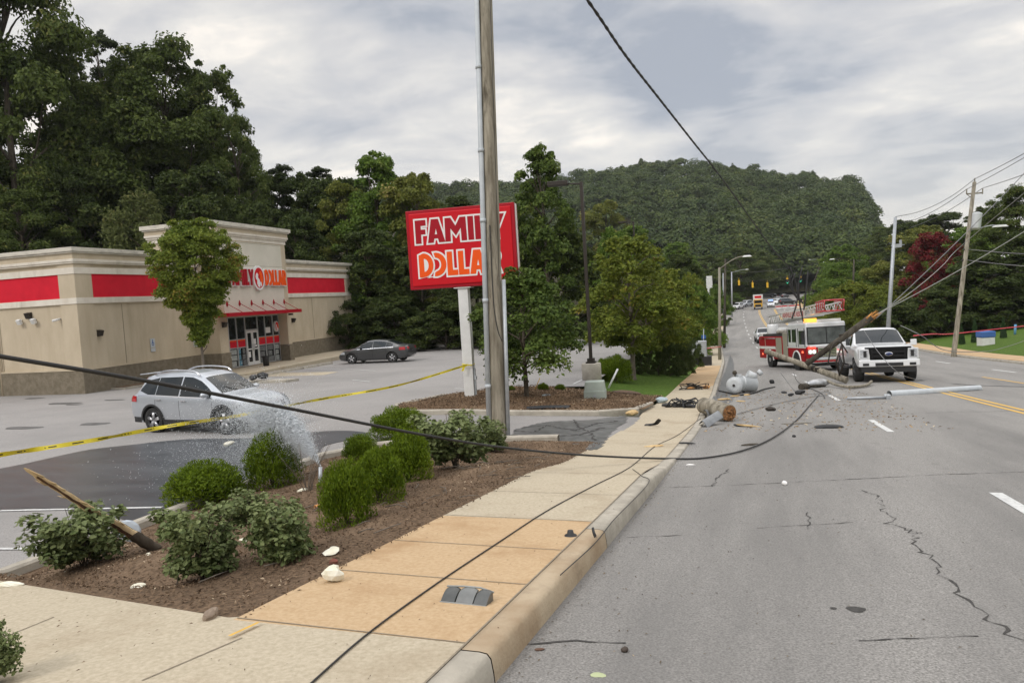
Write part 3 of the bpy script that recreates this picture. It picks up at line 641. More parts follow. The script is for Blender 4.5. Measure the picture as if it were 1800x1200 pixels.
# canopy with tie rods
cn = MB(); cn.bx(BX-.05, 2.25, 7.75, 15.1, 3.04, 3.10); cn.bx(2.17, 2.25, 7.75, 15.1, 3.10, 3.25); cn.bx(BX, 2.17, 7.75, 7.83, 3.10, 3.25); cn.bx(BX, 2.17, 15.02, 15.1, 3.10, 3.25)
cnp = cn.build('canopy', M_dkred, bld)
for k in range(-1, 5):
    a = 10.16+k*1.15; mb = MB(); mb.tube([(BX+.03, a, 3.78), (2.2, a+.05, 3.22)], .018, 6, 0); mb.prism([(a-.09, 3.74), (a, 3.60), (a+.09, 3.74), (a, 3.95)], BX+.017, BX+.06, 0, lambda p, q, h: (h, p, q)); mb.build('tie_rod', M_dkred, cnp)
mb = MB(); mb.bx(BX+.1, BX+.35, 15.03, 15.2, 2.88, 3.0); mb.build('canopy_bracket', M_bronze, cnp)
# raised lettering and the oval emblem on the tower
def tower(x0, z0, sx, sz): return lambda a, b, h: (h, x0+a*sx, z0+b*sz)
for wd, x0, wdt, mcol in (('FAMILY', 9.12, 2.38, M_dkred), ('DOLLAR', 12.66, 2.30, M_orange)):
    k = wdt/word_w(wd)
    mb = MB(); glyph_mb(mb, wd, tower(x0, 4.80, k, .98), BX+.02, BX+.15, .05); lt = mb.build('lettering', M_face, bld)
    mb = MB(); glyph_mb(mb, wd, tower(x0, 4.80, k, .98), BX+.15, BX+.20, -.012); mb.build('lettering_face', mcol, lt)
def emblem(mb_fn, parent, ca, cz, ra, rz, h):
    ell = lambda k, a0=0, a1=360, n=36: [(ca+ra*k*cos(radians(a0+(a1-a0)*i/n)), cz+rz*k*sin(radians(a0+(a1-a0)*i/n))) for i in range(n+(0 if a1-a0 == 360 else 1))]
    P = lambda p, q, hh: (hh, p, q)
    mb = MB(); mb.prism(ell(1.0), h, h+.14, 0, P); em = mb.build('emblem', M_face, parent)
    mb = MB(); mb.prism(ell(.83), h+.14, h+.155, 0, P); mb.build('emblem_field', M_signred, em)
    X = lambda a, b: (ca+ra*a, cz+rz*b)
    mb = MB(); mb.prism([X(*p) for p in [(.02, .45), (.25, .60), (.52, .40), (.66, .05), (.62, -.35), (.40, -.66), (.30, -.35), (.12, -.05), (.20, .18), (.05, .28)]], h+.155, h+.165, 0, P); mb.build('emblem_figure', M_orange, em)
    mb = MB(); mb.prism([X(*p) for p in [(-.55, .30), (-.35, .42), (-.18, .25), (-.25, .02), (.02, -.15), (.10, -.45), (.0, -.78), (-.30, -.70), (-.48, -.45), (-.40, -.2), (-.62, -.1), (-.68, .1)]], h+.155, h+.166, 0, P); mb.prism([X(*p) for p in [(.12, -.30), (.28, -.36), (.34, -.62), (.15, -.72), (.10, -.5)]], h+.166, h+.175, 0, P); mb.build('emblem_figure', M_face, em)
emblem(None, bld, 12.08, 5.26, .56, .74, BX+.02)
emblem(None, bld, 14.62, 2.22, .20, .34, GB+.02)
# lamps, floodlights, camera, parking signs fixed to the walls
def wallpack(fn, lab=None):
    mb = MB(); mb.add([fn(*p) for p in ((0, -.14, -.14), (0, .14, -.14), (.10, .14, -.14), (.10, -.14, -.14), (0, -.14, .16), (0, .14, .16), (.22, .12, .12), (.22, -.12, .12))], [(0, 1, 2, 3), (4, 7, 6, 5), (0, 3, 7, 4), (3, 2, 6, 7), (2, 1, 5, 6), (1, 0, 4, 5)]); return mb
wallpack(lambda o, s_, z: (.02+o, 1.05+s_, 2.66+z)).build('wall_lamp', M_bronze, bld)
wallpack(lambda o, s_, z: (.02+o, 17.5+s_, 2.5+z)).build('wall_lamp', M_bronze, bld)
wallpack(lambda o, s_, z: (.02+o, 25.75+s_, 2.5+z)).build('wall_lamp', M_bronze, bld)
wallpack(lambda o, s_, z: (BX+.02+o, 8.55+s_, 2.6+z)).build('wall_lamp', M_bronze, bld)
wallpack(lambda o, s_, z: (-2.75+s_, -.02-o, 3.66+z)).build('wall_lamp', M_bronze, bld)
for b in (-3.25, -2.42):
    mb = MB(); mb.box((b, -.16, 3.40), (.22, .14, .24), 0, M=Matrix.Rotation(radians(25), 3, 'X')); mb.tube([(b, 0, 3.5), (b, -.12, 3.46)], .03, 6); mb.build('floodlight', M_wht, bld, bevel=.02)
mb = MB(); mb.tube([(-1.0, -.06, 3.42), (-1.12, -.34, 3.36)], .055, 10); mb.tube([(-1.0, 0, 3.45), (-1.0, -.08, 3.42)], .03, 6); mb.build('security_camera', M_wht, bld)
M_blue = mat('sign_blue', (0.03, 0.10, 0.33), None, rough=0.4)
for a in (4.41, 7.62):
    mb = MB(); mb.bx(.02, .03, a-.16, a+.16, 1.72, 2.18); mb.bx(.02, .03, a-.16, a+.16, 1.50, 1.69); ps = mb.build('parking_sign', mat('pale_sign', (0.5, 0.53, 0.55)), bld)
    mb = MB(); mb.lathe([(0.0, .033), (.035, .033)], (0, a, 2.08), 'x', 10); mb.lathe([(.05, .033), (.085, .033)], (0, a, 1.90), 'x', 14); mb.bx(.03, .034, a-.03, a+.03, 1.93, 2.04); mb.build('wheelchair_symbol', M_blue, ps)
# pavement and steps in front of the shop belong to the setting
BM = Matrix.Translation(Vector(BLOC)) @ Matrix.Rotation(TH, 4, 'Z')
def bl(b, a, z=0.0): return BM @ Vector((b, a, z))
mb = MB()
def slab(poly, z1, z0=-.7): mb.add([bl(b, a, z1) for b, a in poly] + [bl(b, a, z0) for b, a in poly], [list(range(len(poly)))] + [(i, len(poly)+i, len(poly)+(i+1) % len(poly), (i+1) % len(poly)) for i in range(len(poly))])
slab([(0, 8.0), (3.7, 8.0), (3.7, 27.2), (0, 27.2)], -.03); slab([(0, 5.2), (2.4, 5.2), (3.7, 6.9), (3.7, 8.0), (0, 8.0)], -.032)
struct(mb.build('shop_pavement', M_conc))
mb = MB(); slab([(3.7, 4.4), (8.9, 3.8), (8.9, 7.2), (3.7, 8.0)], -.135); struct(mb.build('ramp_pad', M_conc))
mb = MB(); slab([(0, 1.4), (.9, 1.4), (.9, 5.0), (0, 5.0)], .02); slab([(6.6, 2.4), (8.9, 2.4), (9.2, 3.0), (6.6, 3.0)], .02, -.6); struct(mb.build('planter_kerb', M_curb))
mb = MB(); slab([(.0, 1.55), (.78, 1.55), (.78, 4.85), (.0, 4.85)], .035); struct(mb.build('planter_soil', M_mulch))
WST = [(446, 663), (486, 657), (516, 651), (546, 646), (571, 641.5)]
for k, (px, py) in enumerate(WST):
    q = gp(px, py); mb = MB(); mb.prism([(-.09, 0), (.09, 0), (.06, .13), (-.06, .13)], -.85, .85, 0, lambda a, b, h: (a, h, b))
    o = mb.build('wheel_stop', M_curb); o.location = (q[0], q[1], lotz(q[1])+.003); o.rotation_euler = (0, 0, TH)
    tag(o, ['concrete wheel stop nearest the silver car below the shop door', 'second concrete wheel stop from the silver car below the shop door', 'middle one of five concrete wheel stops before the shop', 'second concrete wheel stop from the grey saloon car', 'concrete wheel stop right in front of the grey saloon car'][k], 'wheel stop', 'wheel stops before the shop')
q = bl(1.9, 11.3); t = thing('litter_bin', 'small black litter bin beside the glass shop door', 'bin', (q.x, q.y, q.z-.03))
mb = MB(); mb.lathe([(0, 0), (.17, 0), (.20, .55), (.19, .57), (.17, .57), (.15, .1)], n=14); mb.build('bin_body', M_black, t); mb = MB(); mb.lathe([(.205, .52), (.225, .54), (.225, .58), (.2, .60)], n=14); mb.build('rim', M_black, t)
for k, (px, py, lab) in enumerate(((463, 672, 'larger black plastic bag slumped on the kerb behind the silver car'), (446, 674, 'smaller black plastic bag by the kerb behind the silver car'))):
    q = gp(px, py); mb = MB(); mb.blob((0, 0, .18), (.24-.06*k, .20-.05*k, .17-.05*k), 5+k, 3, .5); o = mb.build('rubbish_bag', mat('bin_bag', (0.02, 0.02, 0.021), None, rough=0.35)); o.location = (q[0], q[1], lotz(q[1])+.12); tag(o, lab, 'bag', 'black bags by the kerb')
# ------------------------------------------------------------------ vehicles
M_tyre = mat('tyre', (0.018, 0.018, 0.018), (0.035, 0.034, 0.033), scale=12, rough=0.85)
M_rim = mat('alloy', (0.50, 0.50, 0.51), None, rough=0.3, metal=0.8)
M_cglass = mat('car_glass', (0.012, 0.016, 0.018), None, rough=0.03, spec=0.42)
M_chrome = mat('chrome', (0.7, 0.7, 0.72), None, rough=0.12, metal=1.0)
M_lens = mat('headlight_lens', (0.55, 0.57, 0.60), (0.25, 0.26, 0.28), scale=14, rough=0.08, spec=0.9)
M_tail = mat('tail_lamp', (0.42, 0.015, 0.02), None, rough=0.12, coat=0.5)
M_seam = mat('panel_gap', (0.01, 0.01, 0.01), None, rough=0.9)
M_trimb = mat('dark_trim', (0.022, 0.022, 0.023), (0.035, 0.035, 0.036), scale=8, rough=0.6)
def paint(name, c, metal=0.0, rough=0.3): return mat(name, c, tuple(q*0.9 for q in c), scale=1.5, rough=rough, metal=metal, coat=0.7)
P_silver = paint('silver_paint', (0.50, 0.525, 0.56), 0.45, 0.34); P_grey = paint('dark_grey_paint', (0.075, 0.077, 0.08), 0.5, 0.32); P_white = paint('white_car_paint', (0.74, 0.75, 0.76), 0, 0.3)

class Car:
    """Body skinned over cross sections; every trim piece is laid on the same analytic side and top surfaces."""
    def __init__(s, root, L, W, top, belt, lo, wid, roofw, wb, wr, paintm, tumble=0.05):
        s.root, s.L, s.W, s.paint = root, L, W, paintm
        f = lambda tab: (lambda x: float(np.interp(x, [t[0] for t in tab], [t[1] for t in tab])))
        s.top, s.belt_, s.lo, s.wid, s.rw = f(top), f(belt), f(lo), f(wid), f(roofw); s.wb = wb; s.wr = wr
        s.xs = sorted(set([round(t[0], 3) for t in top] + [round(t[0], 3) for t in wid] + list(np.linspace(-L/2+.02, L/2-.02, 46).round(3))))
    def belt(s, x): return min(s.belt_(x), s.top(x)-.05)
    def ring(s, x):
        w, lo, b, t, rw = s.wid(x), s.lo(x), s.belt(x), s.top(x), s.rw(x)
        rw = min(rw, w-.03); g = max(0.0, t-b); k = .02+.05*min(1, g/.3)
        p = [(0, lo), (.80*w, lo), (.95*w, lo+.07), (.985*w, lo+(b-lo)*.32), (1.0*w, lo+(b-lo)*.66), (.985*w, b-.05), (.965*w, b)]
        a = .965*w
        p += [(a+(rw-a)*.45, b+(t-k-b)*.5), (a+(rw-a)*.86, b+(t-k-b)*.9), (rw*.93, t-k*.55), (rw*.72, t-k*.2), (rw*.38, t-.004), (0, t)]
        return p
    def Y(s, x, z):
        p = s.ring(x)[2:10]; return float(np.interp(z, [q[1] for q in p], [q[0] for q in p]))
    def Zt(s, x, y):
        p = s.ring(x)[::-1][:6]; return float(np.interp(abs(y), [q[0] for q in p], [q[1] for q in p]))
    def body(s, extra=None):
        mb = MB(); rows = []
        for x in s.xs:
            r = s.ring(x); rows.append([(x, y, z) for y, z in r] + [(x, -y, z) for y, z in r[-2:0:-1]])
        n = len(rows[0]); vs = [p for r in rows for p in r]
        fs = [(i*n+j, (i+1)*n+j, (i+1)*n+(j+1) % n, i*n+(j+1) % n) for i in range(len(rows)-1) for j in range(n)]
        fs += [list(range(n)), list(range((len(rows)-1)*n, len(rows)*n))[::-1]]
        me = bpy.data.meshes.new('body'); me.from_pydata(vs, [], fs); ob = bpy.data.objects.new('tmp', me); COL.objects.link(ob)
        cm = MB()
        for wx in s.wb:
            for sg in (-1, 1):
                cm.tube([(wx, sg*(s.W/2-.32), s.wr), (wx, sg*(s.W/2+.2), s.wr)], s.wr+.065, 28)
        cme = bpy.data.meshes.new('cut'); cme.from_pydata(cm.v, [], cm.f); co = bpy.data.objects.new('cut', cme); COL.objects.link(co)
        for q in (ob, co):
            bm = bmesh.new(); bm.from_mesh(q.data); bmesh.ops.recalc_face_normals(bm, faces=bm.faces); bm.to_mesh(q.data); bm.free()
        md = ob.modifiers.new('b', 'BOOLEAN'); md.object = co; md.operation = 'DIFFERENCE'; md.solver = 'EXACT'
        dg = bpy.context.evaluated_depsgraph_get(); dg.update(); new = bpy.data.meshes.new_from_object(ob.evaluated_get(dg))
        for q in (ob, co):
            m_ = q.data; bpy.data.objects.remove(q); bpy.data.meshes.remove(m_)
        bm = bmesh.new(); bm.from_mesh(new)
        for e in bm.edges:
            e.smooth = not (len(e.link_faces) == 2 and e.calc_face_angle(0) > radians(38))
        for fce in bm.faces:
            fce.smooth = True
            c = fce.calc_center_median()
            if any((c.x-wx)**2+(c.z-s.wr)**2 < (s.wr+.064)**2 for wx in s.wb): fce.material_index = 1
        bm.to_mesh(new); bm.free(); new.name = 'body'
        s.bodyo = link_mesh('body', new, [s.paint, M_trimb], s.root); return s.bodyo
    def side(s, mb, xs, zl, zh, off=.006, mi=0, n=5, sides=(1, -1)):
        for sg in sides:
            P = []
            for x in xs:
                a, b = (zl(x) if callable(zl) else zl), (zh(x) if callable(zh) else zh)
                P.append([(x, sg*(s.Y(x, a+(b-a)*k/n)+off), a+(b-a)*k/n) for k in range(n+1)])
            if sg > 0: P = [r[::-1] for r in P]
            mb.grid(P, mi)
    def topp(s, mb, x0, x1, yl, off=.006, mi=0, nx=8, ny=10):
        P = []
        for i in range(nx+1):
            x = x0+(x1-x0)*i/nx; w = yl(x) if callable(yl) else yl
            P.append([(x, -w+2*w*j/ny, s.Zt(x, -w+2*w*j/ny)+off) for j in range(ny+1)])
        mb.grid(P, mi)
    def front(s, mb, ys, zl, zh, off=.008, mi=0, end=1, n=5):
        """patch on the nose (end=1) or tail (end=-1): x found where the skin has half width |y| at height z"""
        P = []
        for y in ys:
            a, b = (zl(y) if callable(zl) else zl), (zh(y) if callable(zh) else zh); row = []
            for k in range(n+1):
                z = a+(b-a)*k/n; row.append((end*(s.X(abs(y), z, end)+off), y, z))
            P.append(row)
        mb.grid(P, mi)
    def X(s, y, z, end):
        xs = np.linspace(s.L/2-.001, s.L/2-.9, 60)
        for x in xs:
            xx = x*end
            if s.lo(xx)-.001 <= z <= s.top(xx)-.01 and s.Y(xx, max(z, s.lo(xx)+.08)) >= y and z <= s.Zt(xx, y)+.002: return float(x)
        return float(xs[-1])
    def seams(s, xs, z0, z1):
        mb = MB()
        for x in xs: s.side(mb, [x-.006, x+.006], z0, z1, .003)
        return mb.each('panel_gap', M_seam, s.root)
    def wheels(s, width=.225, spokes=5, rimm=None, tread=0.0, simple=False):
        proto = None
        for wx in s.wb:
            for sg in (1, -1):
                r = s.wr; t = MB(); w2 = width/2; ri = r*.66
                t.lathe([(ri, -w2*.8), (r*.9, -w2), (r*.975, -w2*.85), (r, -w2*.5), (r, w2*.5), (r*.975, w2*.85), (r*.9, w2), (ri, w2*.8), (ri*.97, 0), (ri, -w2*.8)], (wx, sg*(s.W/2-w2-.025), r), 'y', 28)
                ty = t.build('wheel', M_tyre, s.root)
                rm = MB(); yo = sg*(s.W/2-.035); cy = s.W/2-.06
                rm.lathe([(ri*1.0, 0), (ri*1.0, -.03*sg), (ri*.9, -.05*sg), (ri*.9, -.02*sg)], (wx, yo, r), 'y', 28)
                for k in range(spokes):
                    a = 2*pi*k/spokes+.3
                    for da in (-.12, .12):
                        p0 = Vector((wx+.10*r*cos(a), sg*cy, r+.10*r*sin(a))); p1 = Vector((wx+ri*.95*cos(a+da), yo-.025*sg, r+ri*.95*sin(a+da))); rm.tube([p0, p1], [.045*r/.35, .03*r/.35], 5)
                rm.lathe([(.0, .02*sg), (.16*r, .015*sg), (.2*r, -.03*sg)], (wx, sg*cy, r), 'y', 14); rm.build('rim', rimm or M_rim, ty)
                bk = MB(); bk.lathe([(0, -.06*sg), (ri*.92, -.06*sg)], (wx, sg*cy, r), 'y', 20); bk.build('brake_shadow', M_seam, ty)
    def mirror(s, x, z, mat_=None, big=1.0):
        for sg in (1, -1):
            y = s.Y(x, z)-.02; mb = MB(); mb.blob((x, sg*(y+.14*big), z+.02), (.085*big, .13*big, .085*big), 2, 2, .08, 0, True); mb.tube([(x+.03, sg*y, z-.04), (x+.02, sg*(y+.1), z-.02)], .03, 6); mb.build('wing_mirror', mat_ or s.paint, s.root)

# ---- compact silver SUV
def suv(root, paintm, full=True):
    c = Car(root, 4.64, 1.84,
      [(-2.32, .86), (-2.29, 1.02), (-2.24, 1.10), (-2.12, 1.22), (-1.95, 1.50), (-1.86, 1.60), (-1.6, 1.655), (-1.0, 1.695), (-.4, 1.70), (.1, 1.66), (.42, 1.58), (.8, 1.36), (1.12, 1.135), (1.25, 1.10), (1.7, 1.04), (2.0, .97), (2.16, .90), (2.25, .80), (2.32, .62)],
      [(-2.32, .84), (-2.2, 1.07), (-1.5, 1.09), (0, 1.03), (1.1, 1.0), (1.9, .90), (2.32, .6)], [(-2.32, .42), (-2.15, .28), (-1.8, .24), (1.8, .22), (2.15, .26), (2.32, .36)],
      [(-2.32, .74), (-2.26, .84), (-2.0, .905), (-1.3, .92), (1.4, .92), (1.85, .905), (2.08, .86), (2.22, .77), (2.32, .60)], [(-2.32, .6), (-1.9, .56), (-1, .60), (.4, .60), (1.1, .70), (1.9, .66), (2.32, .5)], (-1.36, 1.34), .365, paintm)
    c.body(); c.wheels(.235, 5)
    mb = MB()
    hi = lambda x: float(np.interp(x, [-1.9, -1.7, -1.2, -.3, .1, .45, .75, .95], [1.22, 1.48, 1.56, 1.575, 1.55, 1.43, 1.24, 1.10])); lo_ = lambda x: c.belt(x)+.015+max(0, (-1.5-x))*.28
    for a, b in ((-1.88, -1.22), (-1.19, -.30), (-.25, .90)): c.side(mb, list(np.linspace(a, b, 8)), lo_, lambda x: max(hi(x), lo_(x)+.01), .006)
    mb.each('side_window', M_cglass, root)
    mb = MB(); c.side(mb, list(np.linspace(-1.9, .96, 18)), lambda x: c.belt(x)-.012, lambda x: c.belt(x)+.014, .008, n=1); mb.each('window_trim', M_chrome, root)
    mb = MB(); c.topp(mb, .46, 1.14, lambda x: c.rw(x)*.93); mb.build('windscreen', M_cglass, root)
    mb = MB(); c.topp(mb, -2.1, -1.9, lambda x: c.rw(x)*.86); mb.build('rear_window', M_cglass, root)
    c.seams((.98, -.27, -1.2), .42, lambda x: c.belt(x)-.01)
    mb = MB(); c.side(mb, list(np.linspace(-.95, .92, 10)), .235, .40, .010); c.side(mb, list(np.linspace(-2.2, -1.85, 6)), .30, .46, .010); c.side(mb, list(np.linspace(1.82, 2.16, 6)), .27, .42, .010)
    for wx in c.wb:
        for sg in (1, -1):
            P = []
            for k in range(19):
                a = pi*k/18; P.append([(wx+r*cos(a), sg*(c.Y(wx+r*cos(a), max(.31, c.wr+r*sin(a)))+.012), c.wr+r*sin(a)) for r in (c.wr+.05, c.wr+.11)])
            mb.grid(P)
    mb.each('lower_cladding', M_trimb, root)
    for x, z in ((-.05, .93), (-1.02, .97)):
        for sg in (1, -1):
            mb = MB(); mb.box((x-.02, sg*(c.Y(x, z)+.025), z), (.20, .03, .035)); mb.build('door_handle', M_chrome, root, bevel=.008)
    c.mirror(.78, 1.08)
    for sg in (1, -1):
        mb = MB(); pts = [(x, sg*(c.rw(x)-.02), c.top(x)-.03+h) for x, h in ((.28, .01), (.05, .075), (-.6, .085), (-1.15, .075), (-1.5, .0))]; mb.tube(catmull(pts, 4), .022, 6); mb.build('roof_rail', M_chrome, root)
        mb = MB(); c.side(mb, list(np.linspace(1.72, 2.17, 7)), lambda x: .74+(x-1.72)*-.02, lambda x: min(c.top(x)-.075, .875), .012, sides=(sg,)); mb.build('headlight', M_lens, root)
        mb = MB(); c.side(mb, list(np.linspace(-2.29, -1.95, 7)), lambda x: .90, lambda x: 1.08-(x+2.29)*.05, .012, sides=(sg,)); mb.build('tail_light', M_tail, root)
        mb = MB(); ys = [sg*v for v in np.linspace(.52, .68, 4)]; c.front(mb, ys, .44, .54, .012); mb.build('fog_lamp', M_lens, root)
    mb = MB(); c.front(mb, list(np.linspace(-.46, .46, 11)), .58, .80, .010); gr = mb.build('grille', M_black, root)
    mb = MB(); c.front(mb, list(np.linspace(-.5, .5, 11)), .33, .44, .010); mb.build('lower_grille', M_black, root)
    mb = MB(); mb.tube([(c.X(.30, .8, 1)+.02, .32, .80), (c.X(.18, .62, 1)+.03, .20, .63), (c.X(0, .6, 1)+.03, 0, .60), (c.X(.18, .62, 1)+.03, -.20, .63), (c.X(.30, .8, 1)+.02, -.32, .80)], .022, 6)
    mb.lathe([(.055, 0), (.075, .0), (.075, .02), (.055, .02)], (c.X(0, .7, 1)+.02, 0, .70), 'x', 18); mb.box((c.X(0, .7, 1)+.03, 0, .70), (.015, .17, .025)); mb.build('chrome_emblem', M_chrome, gr)
    mb = MB(); c.front(mb, [-.16, .16], .47, .55, .02); mb.build('blank_plate', M_trimb, root)
    mb = MB(); mb.box((-2.02, 0, 1.655), (.34, 1.06, .03), M=Matrix.Rotation(radians(-4), 3, 'Y')); mb.build('spoiler', paintm, root, bevel=.01)
    mb = MB()
    for sg in (-1, 1): mb.tube([(1.13, sg*.2+.1, c.Zt(1.13, .3)+.015), (.95, sg*.3-.1, c.Zt(.95, .3)+.016)], .008, 4)
    mb.each('wiper', M_black, root)
    return c
def saloon(root, paintm):
    c = Car(root, 4.85, 1.82,
      [(-2.42, .72), (-2.40, .92), (-2.34, 1.02), (-2.0, 1.07), (-1.72, 1.10), (-1.35, 1.25), (-.95, 1.38), (-.4, 1.445), (0, 1.45), (.35, 1.41), (.75, 1.24), (1.15, 1.02), (1.3, .98), (1.9, .89), (2.2, .78), (2.34, .66), (2.42, .52)],
      [(-2.42, .7), (-2.3, .98), (-1.5, .98), (0, .93), (1.1, .90), (1.9, .82), (2.42, .5)], [(-2.42, .42), (-2.2, .26), (-1.8, .2), (1.8, .18), (2.2, .22), (2.42, .3)],
      [(-2.42, .70), (-2.32, .82), (-2.0, .89), (-1.3, .91), (1.4, .91), (1.95, .88), (2.2, .80), (2.35, .66), (2.42, .5)], [(-2.42, .55), (-1.7, .60), (-.95, .54), (.3, .57), (1.15, .68), (2.0, .62), (2.42, .4)], (-1.40, 1.38), .33, paintm)
    c.body(); c.wheels(.215, 5)
    mb = MB(); hi = lambda x: float(np.interp(x, [-1.5, -1.2, -.7, 0, .3, .7, .95], [1.12, 1.25, 1.335, 1.36, 1.32, 1.15, .99])); lo_ = lambda x: c.belt(x)+.02
    for a, b in ((-1.42, -1.02), (-.99, -.12), (-.07, .88)): c.side(mb, list(np.linspace(a, b, 8)), lo_, lambda x: max(hi(x), lo_(x)+.01), .006)
    mb.each('side_window', M_cglass, root)
    mb = MB(); c.side(mb, list(np.linspace(-1.5, .95, 16)), lambda x: c.belt(x)-.01, lambda x: c.belt(x)+.016, .008, n=1); mb.each('window_trim', M_chrome, root)
    mb = MB(); c.topp(mb, .42, 1.14, lambda x: c.rw(x)*.92); mb.build('windscreen', M_cglass, root)
    mb = MB(); c.topp(mb, -1.68, -1.0, lambda x: c.rw(x)*.88); mb.build('rear_window', M_cglass, root)
    c.seams((.95, -.10, -1.02), .35, lambda x: c.belt(x)-.01); c.mirror(.72, .99, big=.9)
    for x, z in ((-.0, .83), (-.92, .85)):
        for sg in (1, -1): mb = MB(); mb.box((x-.03, sg*(c.Y(x, z)+.02), z), (.18, .025, .03)); mb.build('door_handle', paintm, root)
    for sg in (1, -1):
        mb = MB(); c.side(mb, list(np.linspace(1.8, 2.26, 6)), .62, lambda x: min(c.top(x)-.09, .76), .012, sides=(sg,)); mb.build('headlight', M_lens, root)
        mb = MB(); c.side(mb, list(np.linspace(-2.38, -1.92, 6)), lambda x: .78, lambda x: .95+(-1.92-x)*.02, .012, sides=(sg,)); c.front(mb, [sg*v for v in np.linspace(.42, .66, 5)], .80, .93, .012, end=-1); mb.build('tail_light', M_tail, root)
    mb = MB(); c.front(mb, list(np.linspace(-.4, .4, 9)), .30, .58, .012); mb.build('grille', M_black, root)
    mb = MB(); c.front(mb, [-.26, .26], .62, .73, .014, end=-1); mb.build('blank_plate', M_trimb, root)
    mb = MB(); c.side(mb, list(np.linspace(-1.0, .98, 8)), .20, .30, .012); mb.each('sill', M_trimb, root)
    return c
def two_wheels(rear, front_, wb_rear, base):
    """pose from the photo's two wheel-contact points: returns ground point of the model origin and heading"""
    a, b = rear, front_; h = atan2(b[1]-a[1], b[0]-a[0]); return h
def ground_car(root, zfun): root.location.z = zfun(root.location.x, root.location.y)

# silver SUV in the spray: rear wheel seen at (274,753)
def pose_near(px, py, heading, off, zf, S=1.0):
    """origin such that the point off (local x, local y) of the car stands where the pixel's ray meets the ground"""
    q = gp(px, py); c, s_ = cos(heading), sin(heading)
    x = q[0] - (off[0]*c - off[1]*s_)*S; y = q[1] - (off[0]*s_ + off[1]*c)*S
    return (x, y, float(zf(x, y)))
lz2 = lambda x, y: float(lotz(y))
hd = radians(-6)
r_suv = thing('silver_suv', 'silver estate-style suv in the car park being hit by the water spray', 'car', pose_near(273, 760, hd, (-1.36, -.86), lz2, .95), hd, scale=.95)
suv(r_suv, P_silver)
hd = TH + pi
r_cam = thing('grey_saloon', 'dark grey saloon car parked nose-in at the shop pavement', 'car', pose_near(690, 637, hd, (-1.40, .85), lz2, .95), hd, scale=.95)
saloon(r_cam, P_grey)

